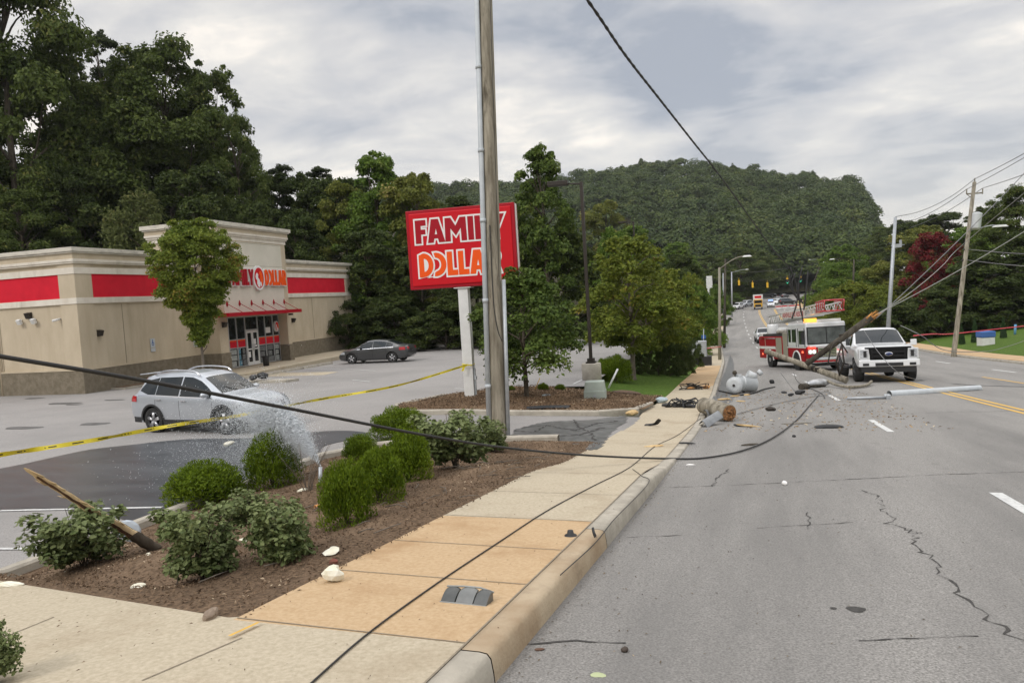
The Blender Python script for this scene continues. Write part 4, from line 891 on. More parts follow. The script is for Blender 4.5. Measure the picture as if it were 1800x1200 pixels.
# ---- white pickup struck by the pole
def pickup(root):
    c = Car(root, 5.9, 2.04,
      [(-2.95, 1.02), (-2.93, 1.30), (-2.85, 1.345), (-1.05, 1.35), (-1.0, 1.42), (-.86, 1.82), (-.7, 1.915), (-.2, 1.95), (.4, 1.95), (.62, 1.90), (1.0, 1.65), (1.36, 1.385), (1.5, 1.36), (2.4, 1.30), (2.72, 1.25), (2.84, 1.20), (2.90, 1.10), (2.95, .95)],
      [(-2.95, 1.0), (-2.8, 1.30), (-1.05, 1.30), (0, 1.28), (1.3, 1.25), (2.4, 1.18), (2.95, .93)], [(-2.95, .62), (-2.7, .55), (2.6, .52), (2.85, .52), (2.95, .56)],
      [(-2.95, .94), (-2.85, .985), (2.3, 1.0), (2.7, .985), (2.86, .96), (2.95, .90)], [(-2.95, .90), (-1.05, .9), (-.8, .72), (.4, .72), (1.36, .86), (2.3, .86), (2.95, .82)], (-1.85, 1.98), .42, P_white)
    c.body(); c.wheels(.30, 6, mat('dark_alloy', (0.12, 0.12, 0.125), None, rough=0.35, metal=0.7))
    mb = MB(); hi = lambda x: float(np.interp(x, [-.8, -.2, .4, .7, 1.15], [1.78, 1.83, 1.82, 1.74, 1.36])); lo_ = lambda x: c.belt(x)+.03
    for a, b in ((-.75, .12), (.17, 1.12)): c.side(mb, list(np.linspace(a, b, 7)), lo_, lambda x: max(hi(x), lo_(x)+.01), .006)
    mb.each('side_window', M_cglass, root)
    mb = MB(); c.topp(mb, .66, 1.37, lambda x: c.rw(x)*.94, .008); mb.build('windscreen', M_cglass, root)
    mb = MB(); c.topp(mb, -.99, -.87, lambda x: c.rw(x)*.85, .006); mb.build('rear_window', M_cglass, root)
    mb = MB(); c.topp(mb, -2.84, -1.08, .80, .004); mb.build('bed_floor', M_trimb, root)
    c.seams((1.25, .14, -.85), .62, lambda x: c.belt(x)-.01)
    F = 2.95
    mb = MB(); mb.bx(F-.16, F+.035, -.60, .60, .80, 1.21); mb.bx(F-.14, F+.02, -.74, .74, 1.19, 1.245); gr = mb.build('grille', mat('matt_black', (.012, .012, .012), None, rough=.85, spec=.1), root, bevel=.03)
    mb = MB()
    for z in (.93, 1.07): mb.bx(F+.03, F+.065, -.52, .52, z-.035, z+.035)
    mb.bx(F+.03, F+.05, -.545, -.50, .84, 1.17); mb.bx(F+.03, F+.05, .50, .545, .84, 1.17); mb.each('grille_bar', mat('satin_black', (0.014, 0.014, 0.015), None, rough=0.65, spec=.2), gr)
    mb = MB(); mb.lathe([(0, .105), (.062, .10), (.07, .07)], (F, 0, 0), 'x', 24); 
    ov = MB(); ov.add([(v[0], v[1]*2.0, v[2]+1.0) for v in mb.v], mb.f, 0, True); em = ov.build('oval_badge', M_chrome, gr)
    ov = MB(); ov.add([(v[0]+.003, v[1]*1.75, v[2]*.85+1.0) for v in mb.v], mb.f, 0, True); ov.build('badge_field', mat('badge_blue', (0.02, 0.035, 0.12), None, rough=0.25), em)
    for sg in (1, -1):
        mb = MB(); y0, y1 = sorted((sg*.62, sg*.95)); mb.bx(F-.22, F+.012, y0, y1, .84, 1.19); hl = mb.build('headlight', M_white_h, root, bevel=.02)
        mb = MB(); y0, y1 = sorted((sg*.665, sg*.90)); mb.bx(F-.1, F+.022, y0, y1, .875, 1.15); mb.build('lamp_glass', M_lens, hl)
        mb = MB(); y0, y1 = sorted((sg*.70, sg*.80)); mb.bx(F-.1, F+.026, y0, y1, .90, 1.12); mb.build('lamp_housing', M_black, hl)
    mb = MB(); mb.bx(F-.30, F+.09, -.97, .97, .56, .80); bp = mb.build('bumper', P_white, root, bevel=.035)
    mb = MB(); mb.bx(F-.05, F+.10, -.44, .44, .585, .70); mb.bx(F-.05, F+.098, -.84, -.64, .60, .69); mb.bx(F-.05, F+.098, .64, .84, .60, .69); mb.each('bumper_opening', M_black, bp)
    mb = MB(); mb.bx(F-.45, F+.03, -.86, .86, .36, .56); mb.bx(-2.5, 2.6, -.5, .5, .36, .55); mb.build('underside', M_black, root)
    mb = MB(); mb.tube([(-1.85, -.8, .40), (-1.85, .8, .40)], .07, 8); mb.tube([(1.98, -.8, .42), (1.98, .8, .42)], .06, 8); mb.lathe([(0, -.16), (.15, -.1), (.17, 0), (.15, .1), (0, .16)], (-1.85, 0, .40), 'y', 12); mb.build('axle', M_black, root)
    for sg in (1, -1):
        mb = MB(); mb.box((1.02, sg*1.20, 1.36), (.10, .20, .22)); mb.tube([(1.05, sg*.95, 1.28), (1.03, sg*1.15, 1.30)], .03, 6); mb.build('wing_mirror', P_white, root, bevel=.035)
        for x in (.30, -.62): mb = MB(); mb.box((x, sg*(c.Y(x, 1.12)+.02), 1.12), (.20, .03, .04)); mb.build('door_handle', P_white, root)
        mb = MB(); mb.bx(-2.93, -2.80, min(sg*.80, sg*.96), max(sg*.80, sg*.96), .9, 1.28); mb.build('tail_light', M_tail, root)
        mb = MB(); mb.tube([(-.8, sg*.98, .50), (1.3, sg*.98, .50)], .06, 6); mb.build('side_step', M_black, root)
    mb = MB(); c.side(mb, list(np.linspace(.35, .85, 5)), .85, 1.08, .005, sides=(-1,)); mb.build('door_emblem', mat('door_emblem', (0.35, 0.36, 0.38), (0.6, 0.61, 0.62), scale=9), root)
    return c
M_white_h = mat('lamp_surround', (0.62, 0.63, 0.64), None, rough=0.2)
hp = radians(-90+2)
q = at(1551, 668, 30.6)
r_pick = thing('white_pickup', 'white pickup truck with a snapped utility pole lying across its side', 'pickup truck', (q[0]+.1, q[1]+3.1, 0), hp, scale=1.17)
r_pick.location.z = float(zD(r_pick.location.y)) + .02; r_pick.rotation_euler = (0, radians(0), hp)
r_pick.rotation_euler = Matrix.Rotation(hp, 3, 'Z').to_euler(); slope = atan2(float(zD(r_pick.location.y-2)-zD(r_pick.location.y+2)), 4)
r_pick.rotation_euler = (0, -slope, hp)
pickup(r_pick)

# ---- red and white ladder fire engine
def fire_engine(root):
    R_ = mat('fire_red', (0.30, 0.004, 0.010), (0.27, 0.004, 0.009), scale=1.5, rough=0.55, spec=0.15); Wm = P_white; Tn = mat('roller_shutter', (0.42, 0.39, 0.33), (0.36, 0.335, 0.28), scale=3, rough=0.35, metal=0.3, stretch=(1, 1, 14)); Gd = mat('stripe_white', (0.70, 0.70, 0.67), (0.6, 0.6, 0.58), scale=6, rough=0.5)
    F = 4.6                                                 # nose at local x = F, wheels at 2.9 and -2.2
    mb = MB(); mb.bx(1.3, F, -1.22, 1.22, .55, 1.45); mb.bx(F-.02, F+.38, -1.15, 1.15, .52, .62); mb.build('cab_lower', R_, root, bevel=.05)
    mb = MB(); mb.box(((1.3+F)/2, 0, 2.18), (F-1.3, 2.42, 1.46), taper=.975); mb.bx(3.4, F+.04, -1.02, 1.02, 1.40, 1.60); cu = mb.build('cab', Wm, root, bevel=.09)
    mb = MB(); mb.bx(F-.03, F+.035, -1.08, -.03, 1.66, 2.58); mb.bx(F-.03, F+.035, .03, 1.08, 1.66, 2.58); mb.each('windscreen', mat('painted_sheen_glass', (.13, .14, .145), (.07, .075, .08), scale=2, rough=.12, spec=.6), cu)  # pale tone painted in to stand for sky reflected by the glass
    mb = MB(); mb.bx(F-.03, F+.02, -1.14, 1.14, 1.60, 2.64); mb.build('windscreen_surround', M_black, cu)
    for sg in (1, -1):
        y = sg*1.212
        for x0, x1, z0, z1 in ((3.42, 4.3, 1.62, 2.45), (2.2, 2.85, 1.75, 2.55), (1.55, 2.0, 1.75, 2.55)):
            mb = MB(); mb.bx(x0, x1, min(y, y*.96), max(y, y*.96)+0, z0, z1); mb.build('side_window', M_cglass, cu)
        mb = MB(); y0, y1 = sorted((sg*1.20, sg*1.232))
        for x in (3.28, 4.38, 2.92, 1.40): mb.bx(x, x+.02, y0, y1, .62, 2.6)
        mb.each('panel_gap', M_seam, cu)
        mb = MB(); y0, y1 = sorted((sg*1.2, sg*1.235)); mb.bx(1.32, 4.5, y0, y1, 1.40, 1.47); mb.build('white_stripe', Gd, root)
        mb = MB(); mb.tube([(F-.15, sg*1.2, 2.45), (F+.15, sg*1.42, 2.4)], .025, 6); mb.box((F+.18, sg*1.46, 2.15), (.08, .22, .46)); mb.build('wing_mirror', M_black, root)
        mb = MB(); mb.bx(F-.02, F+.045, min(sg*.62, sg*1.14), max(sg*.62, sg*1.14), 1.02, 1.30); hl = mb.build('headlight', M_chrome, root, bevel=.02)
        mb = MB(); mb.lathe([(0, .06), (.09, .055), (.11, .04)], (F, sg*.78, 1.17), 'x', 14); mb.lathe([(0, .06), (.09, .055), (.11, .04)], (F, sg*1.0, 1.17), 'x', 14); mb.build('lamp_glass', mat('lit_lamp', (.9, .9, .85), None, emit=(1, .95, .8), estr=1.2), hl)
        mb = MB(); mb.bx(F-.02, F+.05, min(sg*.68, sg*1.12), max(sg*.68, sg*1.12), 1.33, 1.45); mb.build('warning_lamp', mat('lit_red', (.8, .03, .02), None, emit=(1, .06, .03), estr=1.5), root)
        mb = MB(); y0, y1 = sorted((sg*1.22, sg*1.27)); mb.bx(3.95, 4.1, y0, y1, 1.1, 1.22); mb.bx(-2.9, -2.75, y0, y1, 1.05, 1.17); mb.bx(-3.9, -3.75, y0, y1, .85, .97); mb.each('marker_lamp', mat('lit_marker', (.8, .1, .05), None, emit=(1, .18, .08), estr=1.2), root)
    mb = MB(); mb.bx(F, F+.055, -.56, .56, .78, 1.40); gr = mb.build('grille', M_chrome, root, bevel=.02)
    mb = MB()
    for k in range(6): mb.bx(F+.05, F+.062, -.48, .48, .83+k*.09, .87+k*.09)
    mb.each('grille_slot', M_black, gr)
    mb = MB(); mb.bx(F-.1, F+.48, -1.23, 1.23, .50, .80); bp = mb.build('bumper', M_chrome, root, bevel=.04)
    mb = MB(); mb.bx(F+.02, F+.485, -1.0, 1.0, .56, .66); mb.build('bumper_stripe', R_, bp)
    mb = MB(); mb.bx(F-.3, F+.3, -1.1, 1.1, .32, .50); mb.bx(-4.4, 4.2, -.7, .7, .35, .7); mb.build('underside', M_black, root)
    mb = MB(); mb.bx(F-.8, F-.2, -1.0, 1.0, 2.92, 3.08); lb = mb.build('light_bar', M_face, root, bevel=.02)
    mb = MB(); mb.bx(F-.83, F-.17, -1.0, -.45, 2.93, 3.16); mb.each('lit_beacon', mat('lit_amber', (.9, .35, .05), None, emit=(1, .42, .06), estr=1.3), lb)
    # pump panel and body behind the cab
    mb = MB(); mb.bx(.35, 1.28, -1.2, 1.2, .62, 2.35); mb.build('pump_panel', Tn, root, bevel=.02)
    mb = MB(); mb.bx(-4.6, .35, -1.24, 1.24, .62, 2.12); bd = mb.build('body', R_, root, bevel=.03)
    for sg in (1, -1):
        y0, y1 = sorted((sg*1.22, sg*1.252))
        mb = MB(); mb.bx(-.85, .28, y0, y1, .72, 2.05); mb.bx(-3.2, -3.1, y0, y1, 1.5, 2.05); mb.each('roller_door', Tn, bd)
        mb = MB(); mb.bx(-4.58, -1.0, y0, y1, 1.28, 1.46); mb.add([(-1.0, (y1 if sg > 0 else y0), 1.28), (-.86, (y1 if sg > 0 else y0), 1.28), (-.86, (y1 if sg > 0 else y0), 1.0), (-1.0, (y1 if sg > 0 else y0), 1.46)], [(0, 1, 2, 3)]); mb.build('white_stripe', Gd, bd)
        mb = MB(); mb.tube([(-4.3, sg*1.27, 2.0), (-.9, sg*1.27, 2.0)], .02, 6); mb.build('grab_rail', M_chrome, bd)
    mb = MB(); mb.bx(-4.3, .2, -1.1, 1.1, 2.12, 2.30); mb.build('hose_bed', M_trimb, root)
    for wx in (2.95, -2.25):
        for sg in (1, -1):
            t = MB(); r = .53; w2 = .16; yc = sg*1.06
            t.lathe([(.30, -w2), (r*.92, -w2), (r, -w2*.7), (r, w2*.7), (r*.92, w2), (.30, w2)], (wx, yc, r), 'y', 26); ty = t.build('wheel', M_tyre, root)
            t = MB(); t.lathe([(.30, sg*w2*.9), (.24, sg*w2*.5), (.15, sg*w2*.7), (.13, sg*w2*1.3), (0, sg*w2*1.35)], (wx, yc, r), 'y', 18); t.build('rim', M_chrome, ty)
            t = MB(); P = []
            for k in range(15):
                a = pi*k/14; P.append([(wx+q*cos(a), sg*yy, r+q*sin(a)) for q, yy in ((.62, 1.245), (.72, 1.28), (.74, 1.20))])
            t.grid(P); t.build('fender', Gd, root)
            t = MB(); t.lathe([(0, sg*.006), (.60, sg*.006)], (wx, sg*1.248, r+.05), 'y', 26); t.build('wheel_arch', M_seam, root)
    # ladder on top
    Lm = mat('ladder_aluminium', (0.60, 0.60, 0.58), (0.5, 0.5, 0.48), scale=5, rough=0.4, metal=0.3)
    lad = MB(); z0 = lambda x: 3.02+(x+4.0)*.05
    for sg in (-1, 1):
        for dz in (0, .50): lad.tube([(-4.3, sg*.52, z0(-4.3)+dz), (5.6, sg*.52, z0(5.6)+dz)], .045, 6)
        for k in range(20):
            x = -4.2+k*.5; lad.tube([(x, sg*.52, z0(x)), (x+.5*(k % 2), sg*.52, z0(x)+.5)], .025, 5); lad.tube([(x, sg*.52, z0(x)+(.5 if k % 2 else 0)), (x+.5, sg*.52, z0(x+.5)+(0 if k % 2 else .5))], .025, 5)
    for k in range(28): x = -4.2+k*.35; lad.tube([(x, -.52, z0(x)), (x, .52, z0(x))], .022, 5)
    ld = lad.build('ladder', Lm, root)
    mb = MB()
    for sg in (-1, 1):
        for dz in (0.02, .62): mb.tube([(4.7, sg*.56, z0(4.7)+dz), (6.0, sg*.56, z0(6)+dz)], .05, 6)
        for k in range(5): x = 4.7+k*.3; mb.tube([(x, sg*.56, z0(x)), (x+.2, sg*.56, z0(x)+.62)], .035, 5)
    mb.tube([(6.0, -.56, z0(6)+.62), (6.0, .56, z0(6)+.62)], .05, 6); mb.tube([(6.0, -.56, z0(6)), (6.0, .56, z0(6))], .05, 6)
    mb.build('ladder_tip', paint('ladder_red', (0.50, 0.02, 0.03)), ld)
    mb = MB(); mb.bx(-1.3, 2.9, .575, .60, z0(.8)+.03, z0(.8)+.47) ; mb.bx(-1.3, 2.9, -.60, -.575, z0(.8)+.03, z0(.8)+.47); sgn = mb.build('name_board', mat('board_cream', (.62, .60, .55)), ld)
    for sg in (-1, 1):
        cu_ = bpy.data.curves.new('t', 'FONT'); cu_.body = 'ASHEVILLE FIRE RESCUE'; cu_.size = .42; cu_.extrude = .006; cu_.offset = .008; cu_.align_x = 'CENTER'; ob = bpy.data.objects.new('t', cu_); COL.objects.link(ob); dg = bpy.context.evaluated_depsgraph_get(); dg.update()
        me = bpy.data.meshes.new_from_object(ob.evaluated_get(dg)); wmax = max(v.co.x for v in me.vertices); k = 1.95/wmax
        tb = MB(); tb.add([((.8 + (-v.co.x if sg > 0 else v.co.x)*k), sg*(.604+v.co.z*.3), z0(.8)+.10+v.co.y*1.0) for v in me.vertices], [list(p.vertices) for p in me.polygons]); tb.build('lettering', M_dkred, sgn); bpy.data.objects.remove(ob); bpy.data.curves.remove(cu_); bpy.data.meshes.remove(me)
    mb = MB(); mb.lathe([(.0, 2.30), (.6, 2.30), (.55, 2.55), (.35, 2.72), (0, 2.72)], (-3.2, 0, 0), 'z', 18); mb.tube([(-1.4, -.75, 2.4), (4.2, -.75, 2.62)], .07, 8); mb.tube([(-1.4, .75, 2.4), (4.2, .75, 2.62)], .07, 8); mb.build('turntable', Lm, root)
    mb = MB()
    for k in range(9): mb.blob((-1.0+k*.28, -.95, 2.42), (.16, .15, .14), k, 2, .2)
    mb.each('hose_roll', mat('hose', (.30, .28, .24), (.2, .19, .17), scale=5), root)
    mb = MB(); mb.lathe([(0, 0), (.36, 0), (.40, .1), (.40, .62), (.36, .70), (0, .72)], (-3.3, -.62, 2.25), 'z', 18); mb.build('tank', Wm, root)
    mb = MB(); mb.box((-4.3, -.98, 2.26), (.5, .42, .26)); mb.build('storage_box', Gd, root, bevel=.05)
psi = radians(17)
hf = -pi/2 + psi
fl = at(1424, 652, 41.5)
F_ = 5.0*.95; cx_, sx_ = cos(hf), sin(hf)
lx, ly = F_, -1.22*.95
r_fire = thing('fire_engine', 'red and white ladder fire engine stopped behind the white pickup', 'fire engine', (fl[0]-(lx*cx_-ly*sx_), fl[1]-(lx*sx_+ly*cx_), 0), hf, scale=.95)
yy = r_fire.location.y; r_fire.location.z = float(zD(yy)); r_fire.rotation_euler = (0, -atan2(float(zD(yy-3)-zD(yy+3)), 6)*-1, hf)
r_fire.rotation_euler = Matrix.Rotation(hf, 3, 'Z').to_euler()
def pitch_on_road(o, heading, d=3.0):
    """lean a vehicle to the slope of the road along its heading"""
    x, y = o.location.x, o.location.y; c_, s_ = cos(heading), sin(heading)
    za, zb = float(zD(y-s_*d)), float(zD(y+s_*d)); p = atan2(zb-za, 2*d)
    o.rotation_euler = (Matrix.Rotation(heading, 3, 'Z') @ Matrix.Rotation(-p, 3, 'Y')).to_euler(); o.location.z = (za+zb)/2
pitch_on_road(r_pick, hp); pitch_on_road(r_fire, hf)
fire_engine(r_fire)

# ---- traffic held at the far junction
def far_car(lab, kind, px, py, zc, rz, paintm=None, S=1.0, name=None, cat='car'):
    q = at(px, py, zc); o = dup(kind, lab, (q[0], q[1], 0), rz, 'cars held at the far junction', S); o['category'] = cat
    if name: o.name = name
    pitch_on_road(o, rz, 2)
    if paintm:
        for ch in o.children:
            if ch.material_slots and ch.material_slots[0].material in (P_silver, P_grey, P_white):
                ch.material_slots[0].link = 'OBJECT'; ch.material_slots[0].material = paintm
    return o
DN = -pi/2
P_blk = paint('black_car_paint', (0.02, 0.02, 0.022)); P_w2 = paint('off_white_paint', (.7, .7, .69)); P_blu = paint('police_blue', (0.03, 0.06, 0.25))
f1 = far_car('white pickup coming down the hill behind the fire engine', r_pick, 1341, 583, 91, DN+.08, None, .92, 'far_pickup', 'pickup truck')
far_car('white suv stopped across the lane at the top of the hill', r_suv, 1297, 540, 196, DN-.35, P_white, 1.05, 'far_suv')
far_car('grey suv just behind the white suv at the top of the hill', r_suv, 1311, 531, 208, DN-.5, None, 1.1, 'far_suv')
far_car('white police car with blue lights at the barricades', r_suv, 1355, 538, 196, DN, P_white, 1.05, 'police_car')
far_car('white saloon waiting behind the police car', r_cam, 1361, 527, 212, DN, P_w2, 1.1, 'far_saloon')
far_car('light saloon further back in the queue behind the police car', r_cam, 1368, 522, 232, DN, P_silver, 1.1, 'far_saloon')
far_car('black suv standing by the barricades right of the police car', r_suv, 1385, 530, 206, 0.25, P_blk, 1.08, 'far_suv')
far_car('black van crossing above the yellow truck', r_suv, 1346, 514, 270, 0.1, P_blk, 1.6, 'far_van', 'van')
far_car('dark car climbing the far bend of the road', r_cam, 1377, 518, 260, pi/2-.5, P_blk, 1.1, 'far_saloon')
q = at(1282, 530, 196); o = dup(r_cam, 'white car half hidden by the pole left of the junction', (q[0], q[1], float(zD(q[1]))), 0.3, 'cars held at the far junction', 1.0); o['category'] = 'car'
for ch in o.children:
    if ch.material_slots and ch.material_slots[0].material == P_grey: ch.material_slots[0].link = 'OBJECT'; ch.material_slots[0].material = P_white
for o in list(scene.objects):
    if o.get('category') and o.name.startswith('police_car'):
        mb = MB(); mb.bx(-.35, .05, -.5, .5, 1.72, 1.85); mb.build('light_bar', mat('lit_blue', (.1, .2, .9), None, emit=(.1, .25, 1), estr=2.5), o)
        mb = MB(); mb.bx(-.9, .9, -.935, .935, .55, .85); mb.build('side_stripe', P_blu, o)
# yellow box truck
q = at(1333, 540, 190)
t = thing('yellow_truck', 'yellow truck with a white box body at the top of the hill', 'truck', (q[0], q[1], float(zD(q[1]))), DN)
Yl = paint('truck_yellow', (.70, .38, .02)); mb = MB(); mb.bx(.6, 2.4, -1.05, 1.05, .6, 2.5); mb.bx(2.4, 3.2, -1.0, 1.0, .6, 1.5); cbn = mb.build('cab', Yl, t, bevel=.1)
mb = MB(); mb.bx(2.38, 2.42, -.9, .9, 1.55, 2.3); mb.build('windscreen', M_cglass, cbn); mb = MB(); mb.bx(3.19, 3.24, -.7, .7, .7, 1.3); mb.build('grille', M_black, cbn)
mb = MB(); mb.bx(-3.6, .5, -1.2, 1.2, .9, 3.7); bx_ = mb.build('box_body', P_white, t, bevel=.04); mb = MB(); mb.bx(.5, .53, -.8, .8, 2.8, 3.4); mb.build('red_panel', M_signred, bx_)
mb = MB()
for x in (2.3, -2.3):
    for sg in (-1, 1):
        m2 = MB(); m2.lathe([(.25, -.13), (.46, -.13), (.48, 0), (.46, .13), (.25, .13), (0, .1)], (x, sg*.9, .48), 'y', 18); m2.build('wheel', M_tyre, t)
# ------------------------------------------------------------------ trees and shrubs
M_bark = mat('bark', (0.06, 0.048, 0.036), (0.13, 0.11, 0.085), scale=9, rough=0.95, bump=0.8, bscale=14, stretch=(1, 1, .3), spec=0.1)
M_bark2 = mat('grey_bark', (0.12, 0.10, 0.08), (0.20, 0.175, 0.145), scale=9, rough=0.95, bump=0.6, bscale=14, stretch=(1, 1, .3), spec=0.1)
FOL = dict(
 oak=foliage('oak_leaves', (0.048, 0.074, 0.016), (0.124, 0.160, 0.038), (0.217, 0.223, 0.063)),
 dark=foliage('dark_leaves', (0.033, 0.052, 0.014), (0.087, 0.115, 0.030), (0.141, 0.166, 0.043)),
 pine=foliage('pine_needles', (0.024, 0.038, 0.014), (0.065, 0.082, 0.027)),
 bright=foliage('bright_leaves', (0.061, 0.115, 0.016), (0.160, 0.237, 0.038), (0.260, 0.305, 0.076)),
 olive=foliage('olive_leaves', (0.096, 0.122, 0.022), (0.218, 0.227, 0.049), (0.314, 0.262, 0.088)),
 yellow=foliage('turning_leaves', (0.084, 0.126, 0.017), (0.210, 0.234, 0.036), (0.312, 0.228, 0.048), .08),
 tulip=foliage('tulip_leaves', (0.051, 0.090, 0.018), (0.138, 0.189, 0.039), (0.237, 0.274, 0.071)),
 vine=foliage('vine_leaves', (0.075, 0.098, 0.030), (0.172, 0.194, 0.067), (0.254, 0.239, 0.090)),
 red=foliage('red_leaves', (0.13, 0.016, 0.020), (0.22, 0.034, 0.036), (0.13, 0.10, 0.03), .30),
 zelk=foliage('street_tree_leaves', (0.098, 0.155, 0.024), (0.244, 0.283, 0.044), (0.369, 0.253, 0.059), .12),
 yew=foliage('clipped_bush_leaves', (0.060, 0.105, 0.006), (0.180, 0.250, 0.016), (0.27, 0.32, 0.03), .18, .35),
 rose=foliage('rose_leaves', (0.085, 0.120, 0.038), (0.235, 0.270, 0.115), (0.33, 0.34, 0.17), .12, .2, .4),
 cedar=foliage('cedar_leaves', (0.018, 0.042, 0.014), (0.048, 0.090, 0.026)),
)
def leaf_quads(C_, N_, size, rng, aspect=0.6, fold=0.18, T_=None):
    """a leaf-shaped, slightly folded quad at every centre"""
    n = len(C_); N_ = N_/np.linalg.norm(N_, axis=1, keepdims=True)
    T = rng.normal(size=(n, 3)) if T_ is None else T_ + rng.normal(size=(n, 3))*0.25
    T -= N_*(T*N_).sum(1, keepdims=True); T /= np.linalg.norm(T, axis=1, keepdims=True)+1e-9; B = np.cross(N_, T)
    s = (size*rng.uniform(.65, 1.35, n))[:, None]
    V = np.stack([C_-T*s*.5, C_+B*s*aspect*.5+N_*s*fold, C_+T*s*.5, C_-B*s*aspect*.5+N_*s*fold], 1).reshape(-1, 3)
    return V, np.arange(4*n).reshape(n, 4)
def leaf_oval(C_, N_, size, rng, aspect=0.75):
    """rounder leaf of two folded halves for bushes seen close"""
    n = len(C_); N_ = N_/np.linalg.norm(N_, axis=1, keepdims=True); T = rng.normal(size=(n, 3)); T -= N_*(T*N_).sum(1, keepdims=True); T /= np.linalg.norm(T, axis=1, keepdims=True)+1e-9; B = np.cross(N_, T)
    s = (size*rng.uniform(.6, 1.3, n))[:, None]; a = aspect; up = N_*s*.12
    P = [C_-T*s*.5, C_+T*s*.55-up*.6, C_-T*s*.2+B*s*a*.45+up, C_+T*s*.25+B*s*a*.38+up*.7, C_-T*s*.2-B*s*a*.45+up, C_+T*s*.25-B*s*a*.38+up*.7]
    V = np.stack(P, 1).reshape(-1, 3); k = np.arange(n)[:, None]*6
    return V, np.concatenate([k+np.array([[0, 2, 3, 1]]), k+np.array([[1, 5, 4, 0]])])
def crown_shape(kind):
    tabs = dict(round=[(0, .4), (.15, .8), (.4, 1), (.65, .96), (.85, .74), (1, .36)], tall=[(0, .45), (.2, .85), (.45, 1), (.7, .82), (.88, .55), (1, .22)], vase=[(0, .06), (.2, .26), (.45, .62), (.66, .96), (.84, .92), (1, .34)],
      cone=[(0, .8), (.1, 1), (.4, .72), (.7, .4), (.9, .16), (1, .03)], dome=[(0, .9), (.2, 1), (.5, .93), (.8, .66), (1, .15)], pine=[(0, .3), (.2, .75), (.45, .9), (.7, .6), (.9, .35), (1, .05)], egg=[(0, .5), (.15, .9), (.35, 1), (.6, .88), (.8, .66), (1, .26)])
    t = tabs[kind]; return lambda h: np.interp(h, [a for a, _ in t], [b for _, b in t])
def make_tree(seed, H, R, z0, shape, nleaf, lsize, nclump, bark=M_bark, tr=None, clump=(.20, .36), aspect=.6, droop=0.0, lean=0.0, low=.0, flat=.75):
    """trunk mesh with limbs running to every large leaf clump, and a crown mesh of leaf-sized faces with gaps between clumps"""
    rg = random.Random(seed); rng = np.random.default_rng(seed); shp = crown_shape(shape); tr = tr or H*.016+.06; Hc = H-z0
    cl = []
    for k in range(nclump):
        t = (k+rg.random())/nclump; t = t**.9; r = R*float(shp(t)); f = sqrt(rg.uniform(.12, 1.0)); a = k*2.39996+rg.uniform(-.6, .6); rc = R*clump[0]*.7*(clump[1]*1.15/(clump[0]*.7))**rg.random()*(1-.3*t)*min(1, .35+float(shp(t)))
        cl.append((Vector((cos(a)*max(0, r*f-rc*.35)+lean*t*R, sin(a)*max(0, r*f-rc*.35), z0+Hc*(.04+.96*t)-rc*.45)), rc))
    for a in range(5): cl.append((Vector((lean*R+R*.24*cos(a*1.3), R*.24*sin(a*1.3), H-R*rg.uniform(.16, .34))), R*rg.uniform(.12, .2)))
    mb = MB(); top = z0+Hc*.72; tp = [Vector((rg.uniform(-.05, .05)*H*.12*(i/6)+lean*R*(i/6)**2*.7, rg.uniform(-.05, .05)*H*.1*(i/6), top*i/6-(.25 if i == 0 else 0))) for i in range(7)]
    mb.tube(catmull(tp, 3), list(np.interp(np.linspace(0, 1, 19), [0, .05, 1], [tr*1.35, tr, tr*.25])), 9)
    for c, rc in cl[::max(1, nclump//22)]:
        h = max(z0*.75, min(top*.95, c.z-(.30+.5*rg.random())*(c-Vector((0, 0, c.z))).length-.1*R)); s = Vector(tp[min(6, int(h/top*6))]); s.z = h
        m = s.lerp(c, .5)+Vector((rg.uniform(-.1, .1), rg.uniform(-.1, .1), .06))*R; mb.tube(catmull([s, m, c], 3), list(np.linspace(tr*.32*(1-.5*h/H)+.012, .012, 7)), 5)
    me_t = bpy.data.meshes.new('trunk'); me_t.from_pydata([tuple(v) for v in mb.v], [], mb.f); me_t.polygons.foreach_set('use_smooth', mb.sm); me_t.materials.append(bark)
    wgt = np.array([rc**2 for _, rc in cl]); cnt = (wgt/wgt.sum()*nleaf).astype(int); Cs = []; Ns = []
    for (c, rc), n in zip(cl, cnt):
        d = rng.normal(size=(n, 3)); d /= np.linalg.norm(d, axis=1, keepdims=True); d[:, 2] = np.where(d[:, 2] < -.35, -d[:, 2]*.6, d[:, 2])
        rad = rng.uniform(0, 1, n)**.42; bump_ = 1+.28*np.sin(d[:, 0]*5+seed)*np.sin(d[:, 1]*5+c.x)*np.sin(d[:, 2]*4+c.z); p = d*rad[:, None]*rc*bump_[:, None]; p[:, 2] *= flat
        p[:, 2] -= droop*rc*rng.uniform(0, 1, n)**2*(np.hypot(d[:, 0], d[:, 1]))*2
        Cs.append(np.array(c)+p); Ns.append(d*.7+rng.normal(size=(n, 3))*.5+np.array([0, 0, .45]))
    Cs = np.concatenate(Cs); Ns = np.concatenate(Ns)
    V, F = leaf_quads(Cs, Ns, lsize, rng, aspect); return me_t, np_mesh('crown', V, F)
def tree_kind(fol, *a, **k): t, c = make_tree(*a, **k); c.materials.append(FOL[fol]); return (t, c)
def put_tree(name, label, tc, x, y, z, sc, rz, group, cat='tree', szf=1.0):
    r = thing(name, label, cat, (x, y, z), rz, group, (sc*szf, sc*szf, sc))
    for nm, me in zip(('trunk', 'crown'), tc):
        o = bpy.data.objects.new(nm, me); COL.objects.link(o); o.parent = r
    return r
